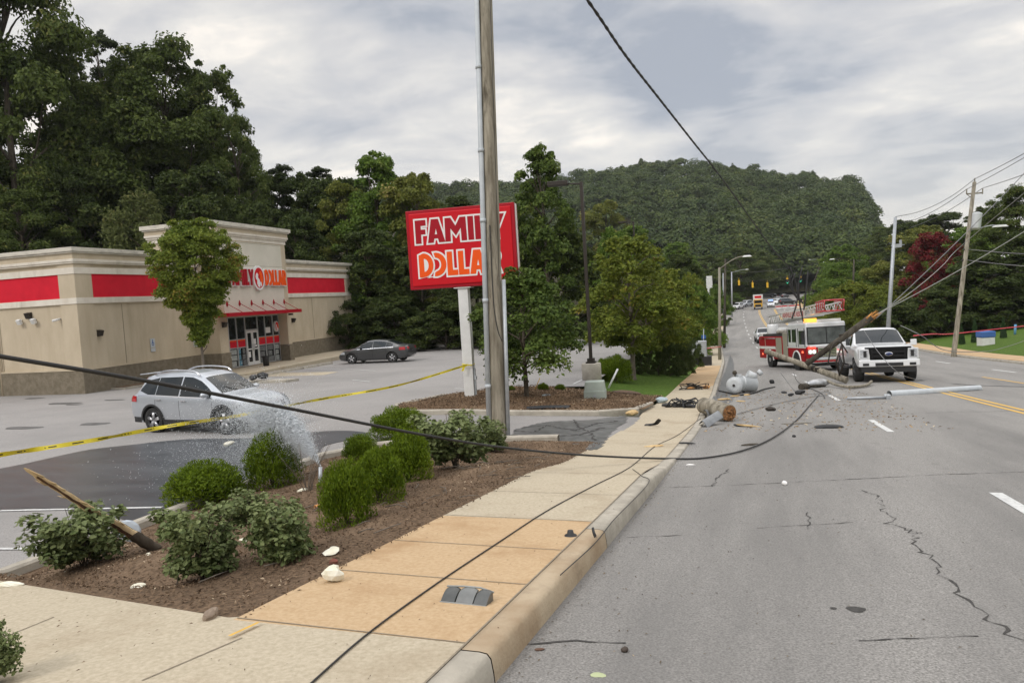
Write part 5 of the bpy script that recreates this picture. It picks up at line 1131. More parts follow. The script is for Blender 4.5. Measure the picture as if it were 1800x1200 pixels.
K = dict(
 oakA=(tree_kind('oak', 11, 24, 7.5, 3, 'round', 62000, .33, 66, clump=(.24, .40)), 24, 7.5), oakB=(tree_kind('oak', 12, 22, 7.0, 3, 'round', 56000, .33, 64, clump=(.22, .38)), 22, 7.0),
 airy=(tree_kind('oak', 13, 23, 6.5, 4, 'round', 34000, .31, 80, clump=(.15, .28)), 23, 6.5), darkA=(tree_kind('dark', 14, 18, 6.0, 1.5, 'round', 34000, .36, 55), 18, 6.0),
 darkB=(tree_kind('dark', 15, 14, 5.5, .6, 'dome', 30000, .35, 46), 14, 5.5), pine=(tree_kind('pine', 16, 24, 4.2, 6, 'pine', 26000, .36, 110, clump=(.16, .30), aspect=.3, flat=.62), 24, 4.2),
 bright=(tree_kind('bright', 17, 17, 5.2, 2.0, 'egg', 40000, .32, 60, clump=(.22, .38)), 17, 5.2), olive=(tree_kind('olive', 18, 16, 5.2, 2, 'round', 32000, .32, 50), 16, 5.2),
 tulip=(tree_kind('tulip', 19, 17, 4.6, 2, 'egg', 26000, .34, 64, clump=(.22, .36)), 17, 4.6), vine=(tree_kind('vine', 20, 12, 4.6, 2, 'dome', 15000, .34, 40, droop=1.9, aspect=.4), 12, 4.6),
 yel=(tree_kind('yellow', 21, 8.2, 3.3, 1.7, 'egg', 17000, .20, 60, bark=M_bark2, tr=.13, clump=(.18, .32)), 8.2, 3.3), isl=(tree_kind('tulip', 22, 4.6, 1.8, 1.2, 'dome', 9500, .135, 48, tr=.075, clump=(.18, .34), droop=.3), 4.6, 1.8),
 zelk=(tree_kind('zelk', 23, 9.5, 3.2, 1.9, 'vase', 80000, .15, 240, bark=M_bark2, tr=.10, clump=(.17, .30)), 9.5, 3.2), bushy=(tree_kind('bright', 24, 9, 4.6, .3, 'dome', 26000, .26, 56), 9, 4.6),
 olbush=(tree_kind('yellow', 25, 8, 4.8, .3, 'dome', 26000, .26, 54), 8, 4.8), red=(tree_kind('red', 26, 9, 3.8, 1.5, 'round', 24000, .23, 50), 9, 3.8), dkbush=(tree_kind('dark', 27, 8, 4.8, .2, 'dome', 26000, .26, 54), 8, 4.8))
def tree_at(kind, px, pytop, zc, wpx, label, name, group, base=None, rz=None):
    """a tree whose top is seen at the pixel from distance zc; its foot is on the ground below"""
    tc, H, R = K[kind]; T = at(px, pytop, zc)
    if base is not None: x, y, zb = base
    else: x, y = T[0], T[1]; zb = float(G(x, y))
    sc = (T[2]-zb)/H; szf = (wpx*zc/FPX/2)/(R*sc); rg = random.Random(int(px*7+pytop))
    return put_tree(name, label, tc, x, y, zb, sc, rg.uniform(0, 6.28) if rz is None else rz, group, szf=min(1.9, max(.5, szf)))
GA = 'trees on the wooded slope behind the shop'
for a in (
 ('oakA', -20, -150, 66, 330, 'tallest dark tree at the far left edge, rising out of the top of the picture', 'broadleaf_tree'),
 ('oakB', 70, 110, 74, 300, 'dark tree between the tallest left edge tree and the thin pine', 'broadleaf_tree'), ('pine', 176, 52, 80, 140, 'thin dark pine with a ragged top against the sky', 'pine_tree'), ('pine', 125, 95, 84, 110, 'sparse pine just left of the ragged pine', 'pine_tree'),
 ('oakA', 275, 74, 74, 290, 'broad dark tree with the highest rounded top behind the shop', 'broadleaf_tree'), ('airy', 362, 112, 76, 180, 'airy tree with sky showing through, right of the broad dark tree', 'broadleaf_tree'), ('airy', 408, 195, 72, 110, 'lower airy tree at the right end of the tall dark group', 'broadleaf_tree'),
 ('oakB', 30, 330, 62, 200, 'yellowish green tree low at the left edge above the shop roof', 'broadleaf_tree'), ('darkA', 130, 290, 66, 200, 'dark tree over the left corner of the shop roof', 'broadleaf_tree'), ('vine', 245, 328, 62, 190, 'tree hung with drooping olive vines above the shop roof', 'vine_covered_tree'),
 ('darkA', 340, 290, 66, 210, 'dark tree behind the shop tower', 'broadleaf_tree'), ('darkA', 440, 345, 66, 150, 'dark tree just right of the shop tower', 'broadleaf_tree'), ('pine', 490, 288, 82, 130, 'dark pine with a short pointed top right of the tower', 'pine_tree'), ('pine', 560, 292, 80, 130, 'dark pine left of the bright green tree', 'pine_tree'),
 ('darkB', 520, 370, 64, 170, 'dark bushy tree over the right wing of the shop', 'broadleaf_tree'), ('bright', 655, 266, 68, 170, 'bright green tree with the highest top between shop and sign', 'broadleaf_tree'), ('olive', 722, 300, 66, 170, 'olive tree behind the left edge of the red sign', 'broadleaf_tree'), ('olive', 600, 315, 70, 130, 'olive green tree left of the bright green tree', 'broadleaf_tree'),
 ('darkB', 640, 395, 60, 190, 'dark tree behind the right end of the shop', 'broadleaf_tree'), ('darkB', 735, 420, 60, 180, 'dark tree behind the white sign post', 'broadleaf_tree'), ('darkB', 830, 400, 58, 180, 'dark tree behind the right half of the red sign', 'broadleaf_tree'), ('darkA', 905, 380, 56, 160, 'dark tree close behind the roadside utility pole', 'broadleaf_tree'),
 ('tulip', 948, 256, 52, 150, 'tall pointed dark green tree right of the roadside utility pole', 'broadleaf_tree'), ('darkB', 990, 400, 54, 170, 'dark tree left of the tall parking lot lamp', 'broadleaf_tree'), ('bushy', 1075, 400, 72, 140, 'green tree behind the top of the yellowing trees', 'broadleaf_tree'),
 ('oakB', 190, 150, 80, 300, 'dark tree filling the gap between the thin pine and the broad tree', 'broadleaf_tree'), ('darkA', 470, 300, 78, 170, 'dark tree on the skyline right after the airy trees', 'broadleaf_tree'), ('darkA', 545, 305, 76, 170, 'dark tree on the skyline between the two short pines', 'broadleaf_tree'), ('darkA', 610, 310, 76, 150, 'dark tree on the skyline left of the bright green crown', 'broadleaf_tree'), ('oakB', 330, 190, 80, 200, 'dark tree filling the space below the broad and the airy tree', 'broadleaf_tree'), ('darkA', 790, 345, 74, 170, 'dark tree rising above the red sign', 'broadleaf_tree'),
 ('dkbush', 590, 520, 58, 150, 'low dark bush behind the grey saloon', 'bush'), ('dkbush', 690, 520, 57, 150, 'low dark bush behind the lot right of the grey saloon', 'bush'), ('dkbush', 780, 525, 55, 150, 'low dark bush beside the white sign post behind the lot', 'bush'), ('dkbush', 870, 520, 54, 140, 'low dark bush behind the lot near the utility pole', 'bush'), ('dkbush', 960, 530, 50, 140, 'low dark bush at the back of the lot behind the island tree', 'bush')):
    tree_at(*a, GA)
# planted trees
q = gp(926, 703); tree_at('isl', 940, 464, 22.3, 225, 'small dark green tree in the mulched island by the driveway', 'street_tree', 'planted trees', (q[0], q[1], q[2]+.05))
q = bl(2.4, 2.2); 
tq = at(357, 640, 36.0); tree_at('zelk', 343, 388, 36.0, 178, 'vase-shaped yellow-green tree standing before the shop front', 'street_tree', 'planted trees', (tq[0], tq[1], float(lotz(tq[1]))))
for px, py, pt, zc, wp, lab in ((1114, 668, 412, 31, 225, 'nearest yellowing tree beside the grass strip'), (1140, 655, 455, 35, 150, 'middle yellowing tree beside the grass strip'), (1168, 648, 470, 38.5, 150, 'third yellowing tree, nearest the pavement street lamp')):
    b = at(px, py, zc); tree_at('yel', px+16, pt, zc, wp, lab, 'street_tree', 'yellowing trees along the grass strip', (b[0], b[1], float(G(b[0], b[1]))))
GB_ = 'trees left of the road further on'
for a in (('olive', 1062, 350, 150, 110, 'yellow-green tree at the foot of the far hill above the lot lamp'), ('bright', 1115, 395, 130, 110, 'bright tree at the hill foot over the yellowing trees'), ('bright', 1190, 425, 170, 110, 'bright tree at the hill foot above the pavement'), ('oakB', 1330, 440, 270, 110, 'tree at the hill foot above the yellow truck'), ('bright', 1270, 470, 240, 90, 'small bright tree at the hill foot left of the signals'), ('bushy', 1225, 500, 68, 85, 'green bushy tree beside the pavement past the yellowing trees'), ('bushy', 1240, 520, 88, 60, 'bushy tree behind the pavement street lamp'), ('darkB', 1195, 440, 92, 110, 'dark tree above the pavement behind the yellowing trees'), ('olbush', 1212, 478, 80, 70, 'yellowish bush left of the pavement street lamp'),
 ('bushy', 1258, 500, 140, 60, 'bushy tree down the road by the paired street lamps'), ('oakB', 1300, 436, 230, 130, 'large green tree beyond the junction left of the signals'), ('bushy', 1290, 515, 215, 60, 'small green tree at the junction corner'), ('oakB', 1240, 450, 200, 120, 'green tree behind the two street lamps'), ('dkbush', 1345, 480, 300, 120, 'dark trees beyond the hanging signals'), ('oakB', 1400, 452, 420, 110, 'dark tree beyond the green signals at the hill foot'), ('dkbush', 1372, 470, 430, 110, 'dark bush at the hill foot between the signals'), ('oakB', 1450, 448, 400, 110, 'dark tree beyond the bend of the far road')):
    tree_at(*a, 'broadleaf_tree', GB_)
GC = 'trees right of the road'
for a in (('bushy', 1475, 462, 125, 110, 'green tree beyond the fire engine ladder'), ('bushy', 1480, 430, 150, 130, 'green tree behind the brown pole'), ('olbush', 1462, 505, 95, 100, 'yellow-green bush low beside the fire engine'), ('olbush', 1500, 492, 84, 130, 'yellow-green bush left of the metal pole'), ('olbush', 1545, 500, 80, 110, 'yellow-green bush right behind the metal pole'), ('olive', 1570, 455, 90, 130, 'olive tree between the metal pole and the red tree'),
 ('red', 1640, 408, 84, 120, 'red-leaved tree above the lawn'), ('olive', 1620, 395, 110, 150, 'yellow-green tree behind the red tree'), ('bushy', 1700, 400, 105, 170, 'green tree behind the wooden pole top'), ('dkbush', 1580, 530, 76, 130, 'dark bush behind the pickup'), ('dkbush', 1650, 500, 76, 150, 'dark bush left of the wooden pole'), ('darkB', 1715, 440, 76, 190, 'dark tree directly behind the wooden pole'), ('darkB', 1800, 400, 76, 170, 'dark tree at the right edge above the lawn'), ('dkbush', 1760, 500, 74, 150, 'dark bush above the small conical shrubs'),
 ('oakA', 1790, 328, 80, 150, 'tall dark tree at the right edge against the sky'), ('darkA', 1740, 362, 110, 120, 'dark tree left of the tall right edge tree'), ('darkA', 1660, 372, 150, 140, 'dark tree on the skyline above the red tree'), ('darkA', 1600, 385, 170, 130, 'dark tree on the skyline right of the metal pole'), ('oakB', 1560, 398, 210, 110, 'skyline tree just right of the notch in the hills')):
    tree_at(*a, 'broadleaf_tree' if a[0] not in ('olbush', 'dkbush') else 'bush', GC)
# clipped hedge balls and low bushes
def bush_mesh(seed, rx, rz_, n, size, kind):
    rng = np.random.default_rng(seed)
    d = rng.normal(size=(n, 3)); d /= np.linalg.norm(d, axis=1, keepdims=True); d[:, 2] = np.abs(d[:, 2])*1.0-.25*(rng.random(n) < .4)
    lump = 1+.10*np.sin(d[:, 0]*6+seed)*np.sin(d[:, 1]*6)+.07*np.sin(d[:, 2]*9+d[:, 0]*5)
    rad = (rng.uniform(0, 1, n)**.30)*lump; P = d*rad[:, None]*np.array([rx, rx, rz_]); P[:, 2] = np.sign(P[:, 2])*np.abs(P[:, 2]/rz_)**.8*rz_ + rz_*.30
    P[:, 2] = np.maximum(P[:, 2], .02)
    if kind == 'yew':                                       # upright needle-leaved sprigs
        T = d*.55+np.array([0, 0, .9]); return leaf_quads(P, rng.normal(size=(n, 3))+d*.3, size, rng, .28, .05, T)
    return leaf_oval(P, d*.55+np.array([0, 0, .75])+rng.normal(size=(n, 3))*.38, size, rng)
def stems(mb, rng, h, sp, n, r):
    for k in range(n):
        a = rng.uniform(0, 6.28); q = sp*rng.uniform(.3, 1); mb.tube(catmull([(rng.uniform(-.05, .05), rng.uniform(-.05, .05), -.1), (q*.35*cos(a), q*.35*sin(a), h*.4), (q*cos(a), q*sin(a), h*rng.uniform(.7, 1.0))], 3), [r, r*.9, r*.8, r*.7, r*.6, r*.5, r*.4], 5)
_B = {}
for k, s in enumerate((1, 2, 3)):
    V, F = bush_mesh(s, .50, .62, 11000, .062, 'yew'); me = np_mesh('foliage', V, F); me.materials.append(FOL['yew'])
    mb = MB(); stems(mb, random.Random(s), .6, .35, 12, .012); ms = bpy.data.meshes.new('stem'); ms.from_pydata([tuple(v) for v in mb.v], [], mb.f); ms.materials.append(M_bark)
    # a few long shoots stand out of the clipped outline
    _B['yew', k] = (ms, me)
    rng = np.random.default_rng(50+s); n = 46; Vs = []; Fs = []; off = 0
    cl = [(rng.uniform(-.30, .30), rng.uniform(-.30, .30), rng.uniform(.14, .95), rng.uniform(.15, .27)) for _ in range(n)]
    Cs = []; Ns = []
    for (x, y, z, rc) in cl:
        m = 75; d = rng.normal(size=(m, 3)); d /= np.linalg.norm(d, axis=1, keepdims=True); f = .70+.60*min(1, max(0, z-.1)); P = d*(rng.uniform(0, 1, m)**.45)[:, None]*rc*np.array([1, 1, .7])+np.array([x*1.55*f, y*1.55*f, z]); Cs.append(P); Ns.append(d*.35+np.array([0, 0, .9])+rng.normal(size=(m, 3))*.42)
    V, F = leaf_oval(np.concatenate(Cs), np.concatenate(Ns), .082, rng); me = np_mesh('foliage', V, F); me.materials.append(FOL['rose'])
    mb = MB(); stems(mb, random.Random(s+9), .95, .55, 14, .010); ms = bpy.data.meshes.new('stem'); ms.from_pydata([tuple(v) for v in mb.v], [], mb.f); ms.materials.append(M_bark)
    _B['rose', k] = (ms, me)
def bush(kind, var, px, pbase, ptop, wpx, label, name, group):
    q = gp(px, pbase); zc = float((q-CAM) @ CF); h = (pbase-ptop)*zc/FPX; wd = wpx*zc/FPX; bw, bh = (1.08, .86) if kind == 'yew' else (1.25, 1.15)
    q = q+np.array([CF[0], CF[1], 0])*wd*(.18 if kind == 'yew' else .10); r = thing(name, label, 'bush', (q[0], q[1], float(G(q[0], q[1]))+.02), random.Random(px).uniform(0, 6.28), group, (wd/bw, wd/bw, h/bh*(1.12 if kind == 'yew' else .98)))
    for nm, me in zip(('stem', 'foliage'), _B[kind, var]):
        o = bpy.data.objects.new(nm, me); COL.objects.link(o); o.parent = r
    return r
GD, GE = 'clipped evergreen bushes in the bed', 'leafy rose bushes in the bed'
for a in ((0, 352, 892, 822, 150, 'clipped bright green bush behind the leafy bush, white foam on its top'), (1, 477, 862, 765, 108, 'upright clipped green bush left of the water jet'), (2, 607, 928, 818, 108, 'clipped green ball bush nearest the pavement, right of the water jet'), (0, 665, 885, 795, 102, 'clipped green ball bush second from the water jet along the pavement'), (1, 717, 855, 762, 98, 'clipped green ball bush third from the water jet along the pavement'), (2, 632, 815, 768, 66, 'small clipped green bush behind the two ball bushes'), (1, 700, 775, 722, 112, 'spiky light green bush at the driveway end of the bed')):
    bush('yew', *a, 'clipped_bush', GD)
for a in ((0, 140, 1008, 878, 152, 'leafy bush at the left under the splintered branch'), (1, 350, 1030, 878, 150, 'leafy bush in the middle front of the bed'), (2, 498, 998, 858, 138, 'leafy bush right of the middle front bush'), (0, 800, 828, 712, 135, 'large leafy bush just left of the utility pole'), (1, 866, 800, 735, 70, 'small leafy bush against the foot of the utility pole'), (2, -14, 1205, 1098, 95, 'leafy bush cut off by the bottom left corner'), (1, 425, 930, 862, 80, 'low leafy bush between the clipped bushes')):
    bush('rose', *a, 'rose_bush', GE)
for px, pb, pt, wp, lab in ((955, 690, 675, 22, 'small round bush between island tree and utility box'), (985, 690, 677, 22, 'small round bush nearest the utility box'), (898, 692, 680, 20, 'small round bush beside the utility pole'), (1085, 672, 628, 62, 'dark bush beside the concrete lamp base'), (1062, 668, 634, 40, 'smaller dark bush left of the leaning white post')):
    q = gp(px, pb); bush('yew', 0, px, pb, pt, wp, lab, 'low_bush', 'small bushes in the island')
for k, (px, pb, pt, zc, lab) in enumerate(((1190, 640, 600, 37, 'dark hedge bush nearest along the grass strip'), (1175, 645, 598, 36, 'dark hedge bush second along the grass strip'), (1200, 632, 596, 40, 'dark hedge bush third along the grass strip'), (1215, 622, 590, 46, 'dark hedge bush by the metal cabinet'), (1155, 650, 600, 35, 'dark hedge bush behind the middle yellowing tree'), (1125, 650, 605, 34, 'dark hedge bush behind the nearest yellowing tree'))):
    tree_at('dkbush', px, pt, zc, 42, lab, 'hedge_bush', 'hedge beside the grass strip')
# four little conical conifers on the lawn
V, F = None, None
rng = np.random.default_rng(5); n = 5000; t = rng.uniform(0, 1, n); a = rng.uniform(0, 6.28, n); rr = (.5*(1-t)**.7)*(rng.uniform(.6, 1, n)); P = np.stack([rr*np.cos(a), rr*np.sin(a), .05+t*2.4], 1); d = np.stack([np.cos(a), np.sin(a), np.full(n, .4)], 1)
V, F = leaf_quads(P, d+rng.normal(size=(n, 3))*.4, .16, rng, .4, .1, np.tile([0, 0, 1.0], (n, 1))); mc = np_mesh('crown', V, F); mc.materials.append(FOL['cedar']); mt = bpy.data.meshes.new('trunk'); mb = MB(); mb.tube([(0, 0, -.2), (0, 0, 2.0)], [.06, .02], 6); mt.from_pydata([tuple(v) for v in mb.v], [], mb.f); mt.materials.append(M_bark)
for px, pb, pt, lab in ((1691, 605, 570, 'conical shrub nearest the wooden pole'), (1714, 602, 560, 'conical shrub second from the wooden pole'), (1740, 598, 564, 'conical shrub behind the blue and white box'), (1764, 594, 558, 'conical shrub nearest the blue post')):
    q = gp(px, pb); zc = float((q-CAM) @ CF); h = (pb-pt)*zc/FPX; r = thing('conical_shrub', lab, 'shrub', tuple(q), 0, 'conical shrubs on the lawn', (h/2.4*.75, h/2.4*.75, h/2.4))
    for nm, me in (('trunk', mt), ('crown', mc)): o = bpy.data.objects.new(nm, me); COL.objects.link(o); o.parent = r
# bare twiggy shrub beside the jet
q = gp(540, 872); mb = MB(); stems(mb, random.Random(3), .75, .42, 16, .005); o = mb.build('bare_shrub', M_bark2); o.location = tuple(q); tag(o, 'bare brown twiggy shrub beside the water jet', 'shrub')

# ------------------------------------------------------------------ wooded hills far off: one mass of crowns on rising ground
def ridge(px): return np.interp(px, [600, 700, 770, 850, 980, 1040, 1090, 1190, 1260, 1330, 1400, 1450, 1490, 1520, 1536, 1545], [345, 338, 332, 330, 322, 308, 298, 292, 295, 300, 316, 316, 320, 338, 375, 470])
hp_ = []; hv = []
DEP = np.linspace(290, 560, 24); PXS = np.linspace(560, 1560, 70)
def hill_z(px, f):                                          # f 0 at the foot, 1 on the crest
    zt = float(at(px, float(ridge(px)), 560)[2])-9; z0 = -3.0
    return z0+(zt-z0)*(f**.85)
rows = []
for i, dz in enumerate(list(DEP)+[640, 760]):
    f = min(1, (dz-290)/270); row = []
    for px in PXS:
        p = at(px, 500, dz); z = hill_z(px, f) if dz <= 560 else hill_z(px, 1)*(1-(dz-560)/230); row.append((p[0], p[1], z))
    rows.append(row)
mb = MB(); mb.grid(rows); struct(mb.build('hill', M_dirt))
rng = np.random.default_rng(77); Cs = []; Ns = []; Ss = []
M_hill = foliage('far_wood_leaves', (0.026, 0.052, 0.016), (0.105, 0.140, 0.034), (0.14, 0.16, 0.04), .08, nscale=.06)
tone = []
for k in range(860):
    px = 600+945*((k*0.6180339887) % 1); f = ((k*0.7548776662+.1) % 1)**.85
    if k >= 640: px = 1180+365*((k*0.6180339887) % 1); f *= .22
    dz = 290+270*f
    p = at(px, 500, dz); z = hill_z(px, f); R = 5.0*2.6**rng.random()*(1 if f < .95 else .75); h = rng.uniform(12, 23)*(1 if f < .95 else .75); con = rng.random() < .04
    n = int(105*R); nl = 14; lob = rng.normal(size=(nl, 3)); lob /= np.linalg.norm(lob, axis=1, keepdims=True); lob[:, 2] = np.abs(lob[:, 2])
    c_ = lob[rng.integers(0, nl, n)]*np.array([R, R, h*.5])*.66; d = rng.normal(size=(n, 3)); d /= np.linalg.norm(d, axis=1, keepdims=True); d[:, 2] = np.abs(d[:, 2])-.15
    q = c_+d*(rng.uniform(.5, 1, n)**.5)[:, None]*R*.40
    if con: q[:, :2] *= (np.clip(1.15-q[:, 2:]/(h*.6), .05, 1))*.8; q[:, 2] *= 1.35
    Cs.append(q+np.array([p[0], p[1], z+h*.35])); Ns.append(d*.9+np.array([0, 0, .5])+rng.normal(size=(n, 3))*.3)
V, F = leaf_quads(np.concatenate(Cs), np.concatenate(Ns), 1.2, rng, .8, .1)
o = link_mesh('far_woods', np_mesh('far_woods', V, F), M_hill); tag(o, 'dense green woods covering the far hill', 'woods', kind='stuff')
# ------------------------------------------------------------------ poles, signs, wires
M_pole = mat('weathered_pole', (0.16, 0.14, 0.105), (0.36, 0.325, 0.26), scale=9, rough=0.95, bump=0.8, bscale=14, stretch=(1, 1, .07), c3=(0.10, 0.085, 0.062), s3=2.6, f3=(.54, .70), v3=(2.5, 2.5, .45), detail=10, spec=.15)
M_poled = mat('dark_pole', (0.045, 0.038, 0.03), (0.10, 0.088, 0.07), scale=7, rough=0.95, bump=0.6, bscale=12, stretch=(1, 1, .2), spec=.15)
M_galv = mat('galvanised', (0.36, 0.38, 0.40), (0.46, 0.48, 0.50), scale=6, rough=0.5, metal=.4)
M_pvc = mat('grey_conduit', (0.42, 0.45, 0.47), (0.5, 0.53, 0.55), scale=4, rough=0.5)
M_wire = mat('black_cable', (0.022, 0.021, 0.021), None, rough=0.6)
M_wireg = mat('grey_wire', (0.20, 0.20, 0.20), None, rough=0.5, metal=.3)
M_split = mat('raw_wood', (0.78, 0.62, 0.38), (0.58, 0.42, 0.22), scale=9, rough=0.9, stretch=(1, 1, .3), bump=.5, bscale=20)
def W(root, mb, name, m, bevel=0): return mb.build(name, m, root, bevel=bevel, world=True)
# big utility pole by the driveway, with its conduits
b0 = gp(877, 778); zc = float((b0-CAM) @ CF); p0 = at(877, 778, zc); p1 = at(852, -40, zc+.35)
up = thing('utility_pole', 'big weathered wooden utility pole at the driveway, with conduits up its sides', 'utility pole', tuple(p0))
d = p1-p0
mb = MB(); mb.tube([p0-d*.03, p0, p0+d*.33, p0+d*.66, p1, p0+d*1.25], [.168, .166, .158, .150, .142, .135], 20); W(up, mb, 'pole', M_pole)
rt = CR; fw = np.array([CF[0], CF[1], 0])
L0 = -rt*.185-fw*.10
mb = MB(); mb.tube([p0+L0-d*.03, p0+L0+d*.5, p0+L0*.97+d*1.2], .052, 10); 
for f in (.12, .30, .47, .62, .80): c = p0+L0+d*f; mb.tube([c-d*.004, c+d*.004], .064, 10)
W(up, mb, 'white_conduit', M_pvc)
R0 = rt*.17-fw*.08
mb = MB(); mb.tube([p0+R0+rt*.03-d*.02, p0+R0+rt*.03+d*.345], .042, 8); W(up, mb, 'cable_guard', M_galv)
mb = MB(); mb.tube(catmull([p0-fw*.165-rt*.05+d*.46, p0-fw*.165-rt*.02+d*.30, p0-fw*.16+rt*.05+d*.24, p0-fw*.1+rt*.13+d*.215], 6), .010, 5); mb.tube([p0+d*1.1-fw*.15+rt*.1, p0+d*.35-fw*.16+rt*.11], .006, 5); W(up, mb, 'ground_wire', M_wire)
# red roadside sign of the shop
s0 = gp(825, 703); zs = float((s0-CAM) @ CF)
def sgn(px, py): return at(px, py, zs)
cs = (sgn(722, 510)+sgn(713, 372))/2; wS = float(np.linalg.norm(sgn(905, 484)-sgn(716, 497))); hS = 138*zs/FPX
sgn_rot = YAW*0 - radians(4)
sg = thing('shop_sign', 'red roadside sign reading FAMILY DOLLAR on a white steel post', 'sign', tuple(s0))
ex = np.array([cos(radians(7)), sin(radians(7)), 0]); en = np.array([ex[1], -ex[0], 0])                       # sign plane along ex, facing the road traffic (-Y)
def plane_pt(px, py):                                         # where the ray meets the plane of the sign face
    dd = ray(px, py); t = ((s0-CAM) @ en)/(dd @ en); return CAM+dd*t
TL, BL, TR = plane_pt(713, 372), plane_pt(722, 510), plane_pt(903, 356)
x0 = float((BL-s0) @ ex); x1 = float((TR-s0) @ ex); zb = float(BL[2]-s0[2]); zt = zb + (float(TL[2])-float(BL[2]))*1.0; wS = x1-x0; hS = zt-zb
sg.rotation_euler = (0, 0, radians(7))                        # local x along the face, local -y towards the viewer
mb = MB(); mb.bx(x0, x1, -.02, .42, zb, zt); cab = mb.build('sign_cabinet', M_dkred, sg, bevel=.02)
mb = MB(); mb.bx(x0+.10, x1-.10, -.05, .0, zb+.10, zt-.10); fc = mb.build('sign_face', M_signred, cab, bevel=.035)
mb = MB(); mb.bx(x0+.02, x0+wS-.0, .41, .425, zb+.02, zt-.02); mb.bx(x1-.001, x1+.012, .1, .3, zb+.02, zt-.02); mb.build('sign_back', M_wht, cab)
def sfn(xa, za, k, kz): return lambda a, b, h: (xa+a*k, -h, za+b*kz)
for wd, xa, wdt, za, hh, mcol in (('FAMILY', x0+.085*wS, .815*wS, zb+.575*hS, .30*hS, M_dkred), ('DOLLAR', x0+.10*wS, .755*wS, zb+.15*hS, .305*hS, M_orange)):
    k = wdt/word_w(wd)
    mb = MB(); glyph_mb(mb, wd, sfn(xa, za, k, hh), .05, .058, .062); l1 = mb.build('lettering_outline', M_face, fc)
    mb = MB(); glyph_mb(mb, wd, sfn(xa, za, k, hh), .058, .064, -.008); mb.build('lettering', mcol, fc)
px0 = 0.0
mb = MB(); mb.bx(-.16, .16, .05, .33, -.3, zb); mb.bx(-.28, .28, .0, .40, zb-.04, zb-.003); W_ = mb.build('post', M_wht, sg, bevel=.012)
mb = MB(); mb.bx(.165, .215, .12, .20, -.1, 1.0); mb.bx(.16, .24, .1, .22, .62, .74); mb.build('conduit', M_pvc, sg)
# parking-lot lamp posts: bronze pole on a concrete drum, box head on a short arm
def lot_lamp(name, lab, px, pbase, ptop, zc, pedestal, arm=-1):
    q = at(px[0], pbase, zc); T = at(px[1], ptop, zc); zb = float(G(q[0], q[1]))
    r = thing(name, lab, 'lamp post', (q[0], q[1], zb), 0, 'parking lot lamp posts')
    if pedestal: mb = MB(); mb.lathe([(0, -.3), (.36, -.3), (.36, pedestal), (.33, pedestal+.03), (0, pedestal+.03)], n=22); mb.build('concrete_base', M_curb, r)
    mb = MB(); mb.box((0, 0, pedestal+.06), (.34, .34, .06)); mb.box((0, 0, pedestal+.14), (.24, .24, .14)); hh = T[2]-zb; mb.box((0, 0, (hh+pedestal)/2), (.11, .11, hh-pedestal)); mb.build('pole', M_bronze, r)
    mb = MB(); mb.tube([(0, 0, hh-.08), (arm*.5, -.1, hh-.03)], .035, 6); mb.box((arm*.85, -.15, hh), (.75, .38, .16), rz=.15); mb.build('lamp_head', M_bronze, r, bevel=.02)
lot_lamp('lot_lamp', 'tall bronze parking lot lamp on a concrete base by the utility box', (1041, 1033), 672, 322, 27.5, .78)
lot_lamp('lot_lamp', 'distant parking lot lamp showing above the yellowing trees', (1124, 1122), 600, 390, 62, .3, -1)
# green utility box
q = gp(1044, 706); ub = thing('utility_box', 'pale green metal utility box in the island', 'utility box', (q[0], q[1]+.25, q[2]-.02), radians(8)); Mg = mat('box_green', (.34, .39, .34), (.40, .45, .40), scale=4, rough=.6)
mb = MB(); mb.box((0, 0, .17), (.66, .56, .36)); mb.build('lower_box', Mg, ub, bevel=.015); mb = MB(); mb.box((0, 0, .48), (.64, .54, .30), taper=.88); mb.build('lid', Mg, ub, bevel=.02); mb = MB(); mb.box((0, -.275, .20), (.08, .02, .06)); mb.build('latch', M_galv, ub)
# leaning white post and stake in the island
q = gp(1067, 682); o = MB().tube([q-np.array([0, 0, .1]), at(1086, 648, float((q-CAM) @ CF))], .035, 8).build('marker_post', M_wht); tag(o, 'white marker post leaning by the dark bushes in the island', 'post')
q = gp(938, 690); o = MB().tube([q, at(949, 664, float((q-CAM) @ CF))], .014, 5).build('stake', M_yellow); tag(o, 'thin yellow stake leaning beside a small round bush', 'stake')
# street lamps and poles along the road
def cobra(mb, top, dx, dy, h, L):                            # curved arm with a flat lamp head; returns head centre
    P = [Vector(top)+Vector((dx*L*t, dy*L*t, h*sin(t*pi/2))) for t in np.linspace(0, 1, 7)]; mb.tube(P, .045, 6); return P[-1]
def street_lamp(name, lab, px, pbase, ptop, zc, dx=1.0, r=.11, m=M_galv, L=2.2, h=.7, arm=True):
    q = at(px[0], pbase, zc); T = at(px[1], ptop, zc); rt_ = thing(name, lab, 'street lamp' if arm else 'pole', (q[0], q[1], float(G(q[0], q[1]))-.05), 0, 'lamps and poles along the road')
    b = Vector((q[0], q[1], float(G(q[0], q[1]))-.1)); mb = MB(); mb.tube([b, Vector(T)], [r, r*.65], 10); W(rt_, mb, 'pole', m)
    if arm:
        mb = MB(); e_ = cobra(mb, T-np.array([0, 0, .15]), dx, -.15, h, L); W(rt_, mb, 'arm', m)
        mb = MB(); mb.box(e_+Vector((.28*dx, 0, -.0)), (.75, .28, .12), taper=.6); W(rt_, mb, 'lamp_head', M_wht)
    return rt_
street_lamp('street_lamp', 'nearest street lamp standing on the left pavement', (1265, 1264.5), 628, 470, 60, 1, .14, mat('lamp_pole_tan', (.22, .20, .15), (.28, .26, .2), scale=5), 1.9, .9)
street_lamp('street_lamp', 'street lamp farther down the left side with a plain bent arm', (1286, 1286), 540, 478, 165, 1, .20, M_galv, 3.0, .5)
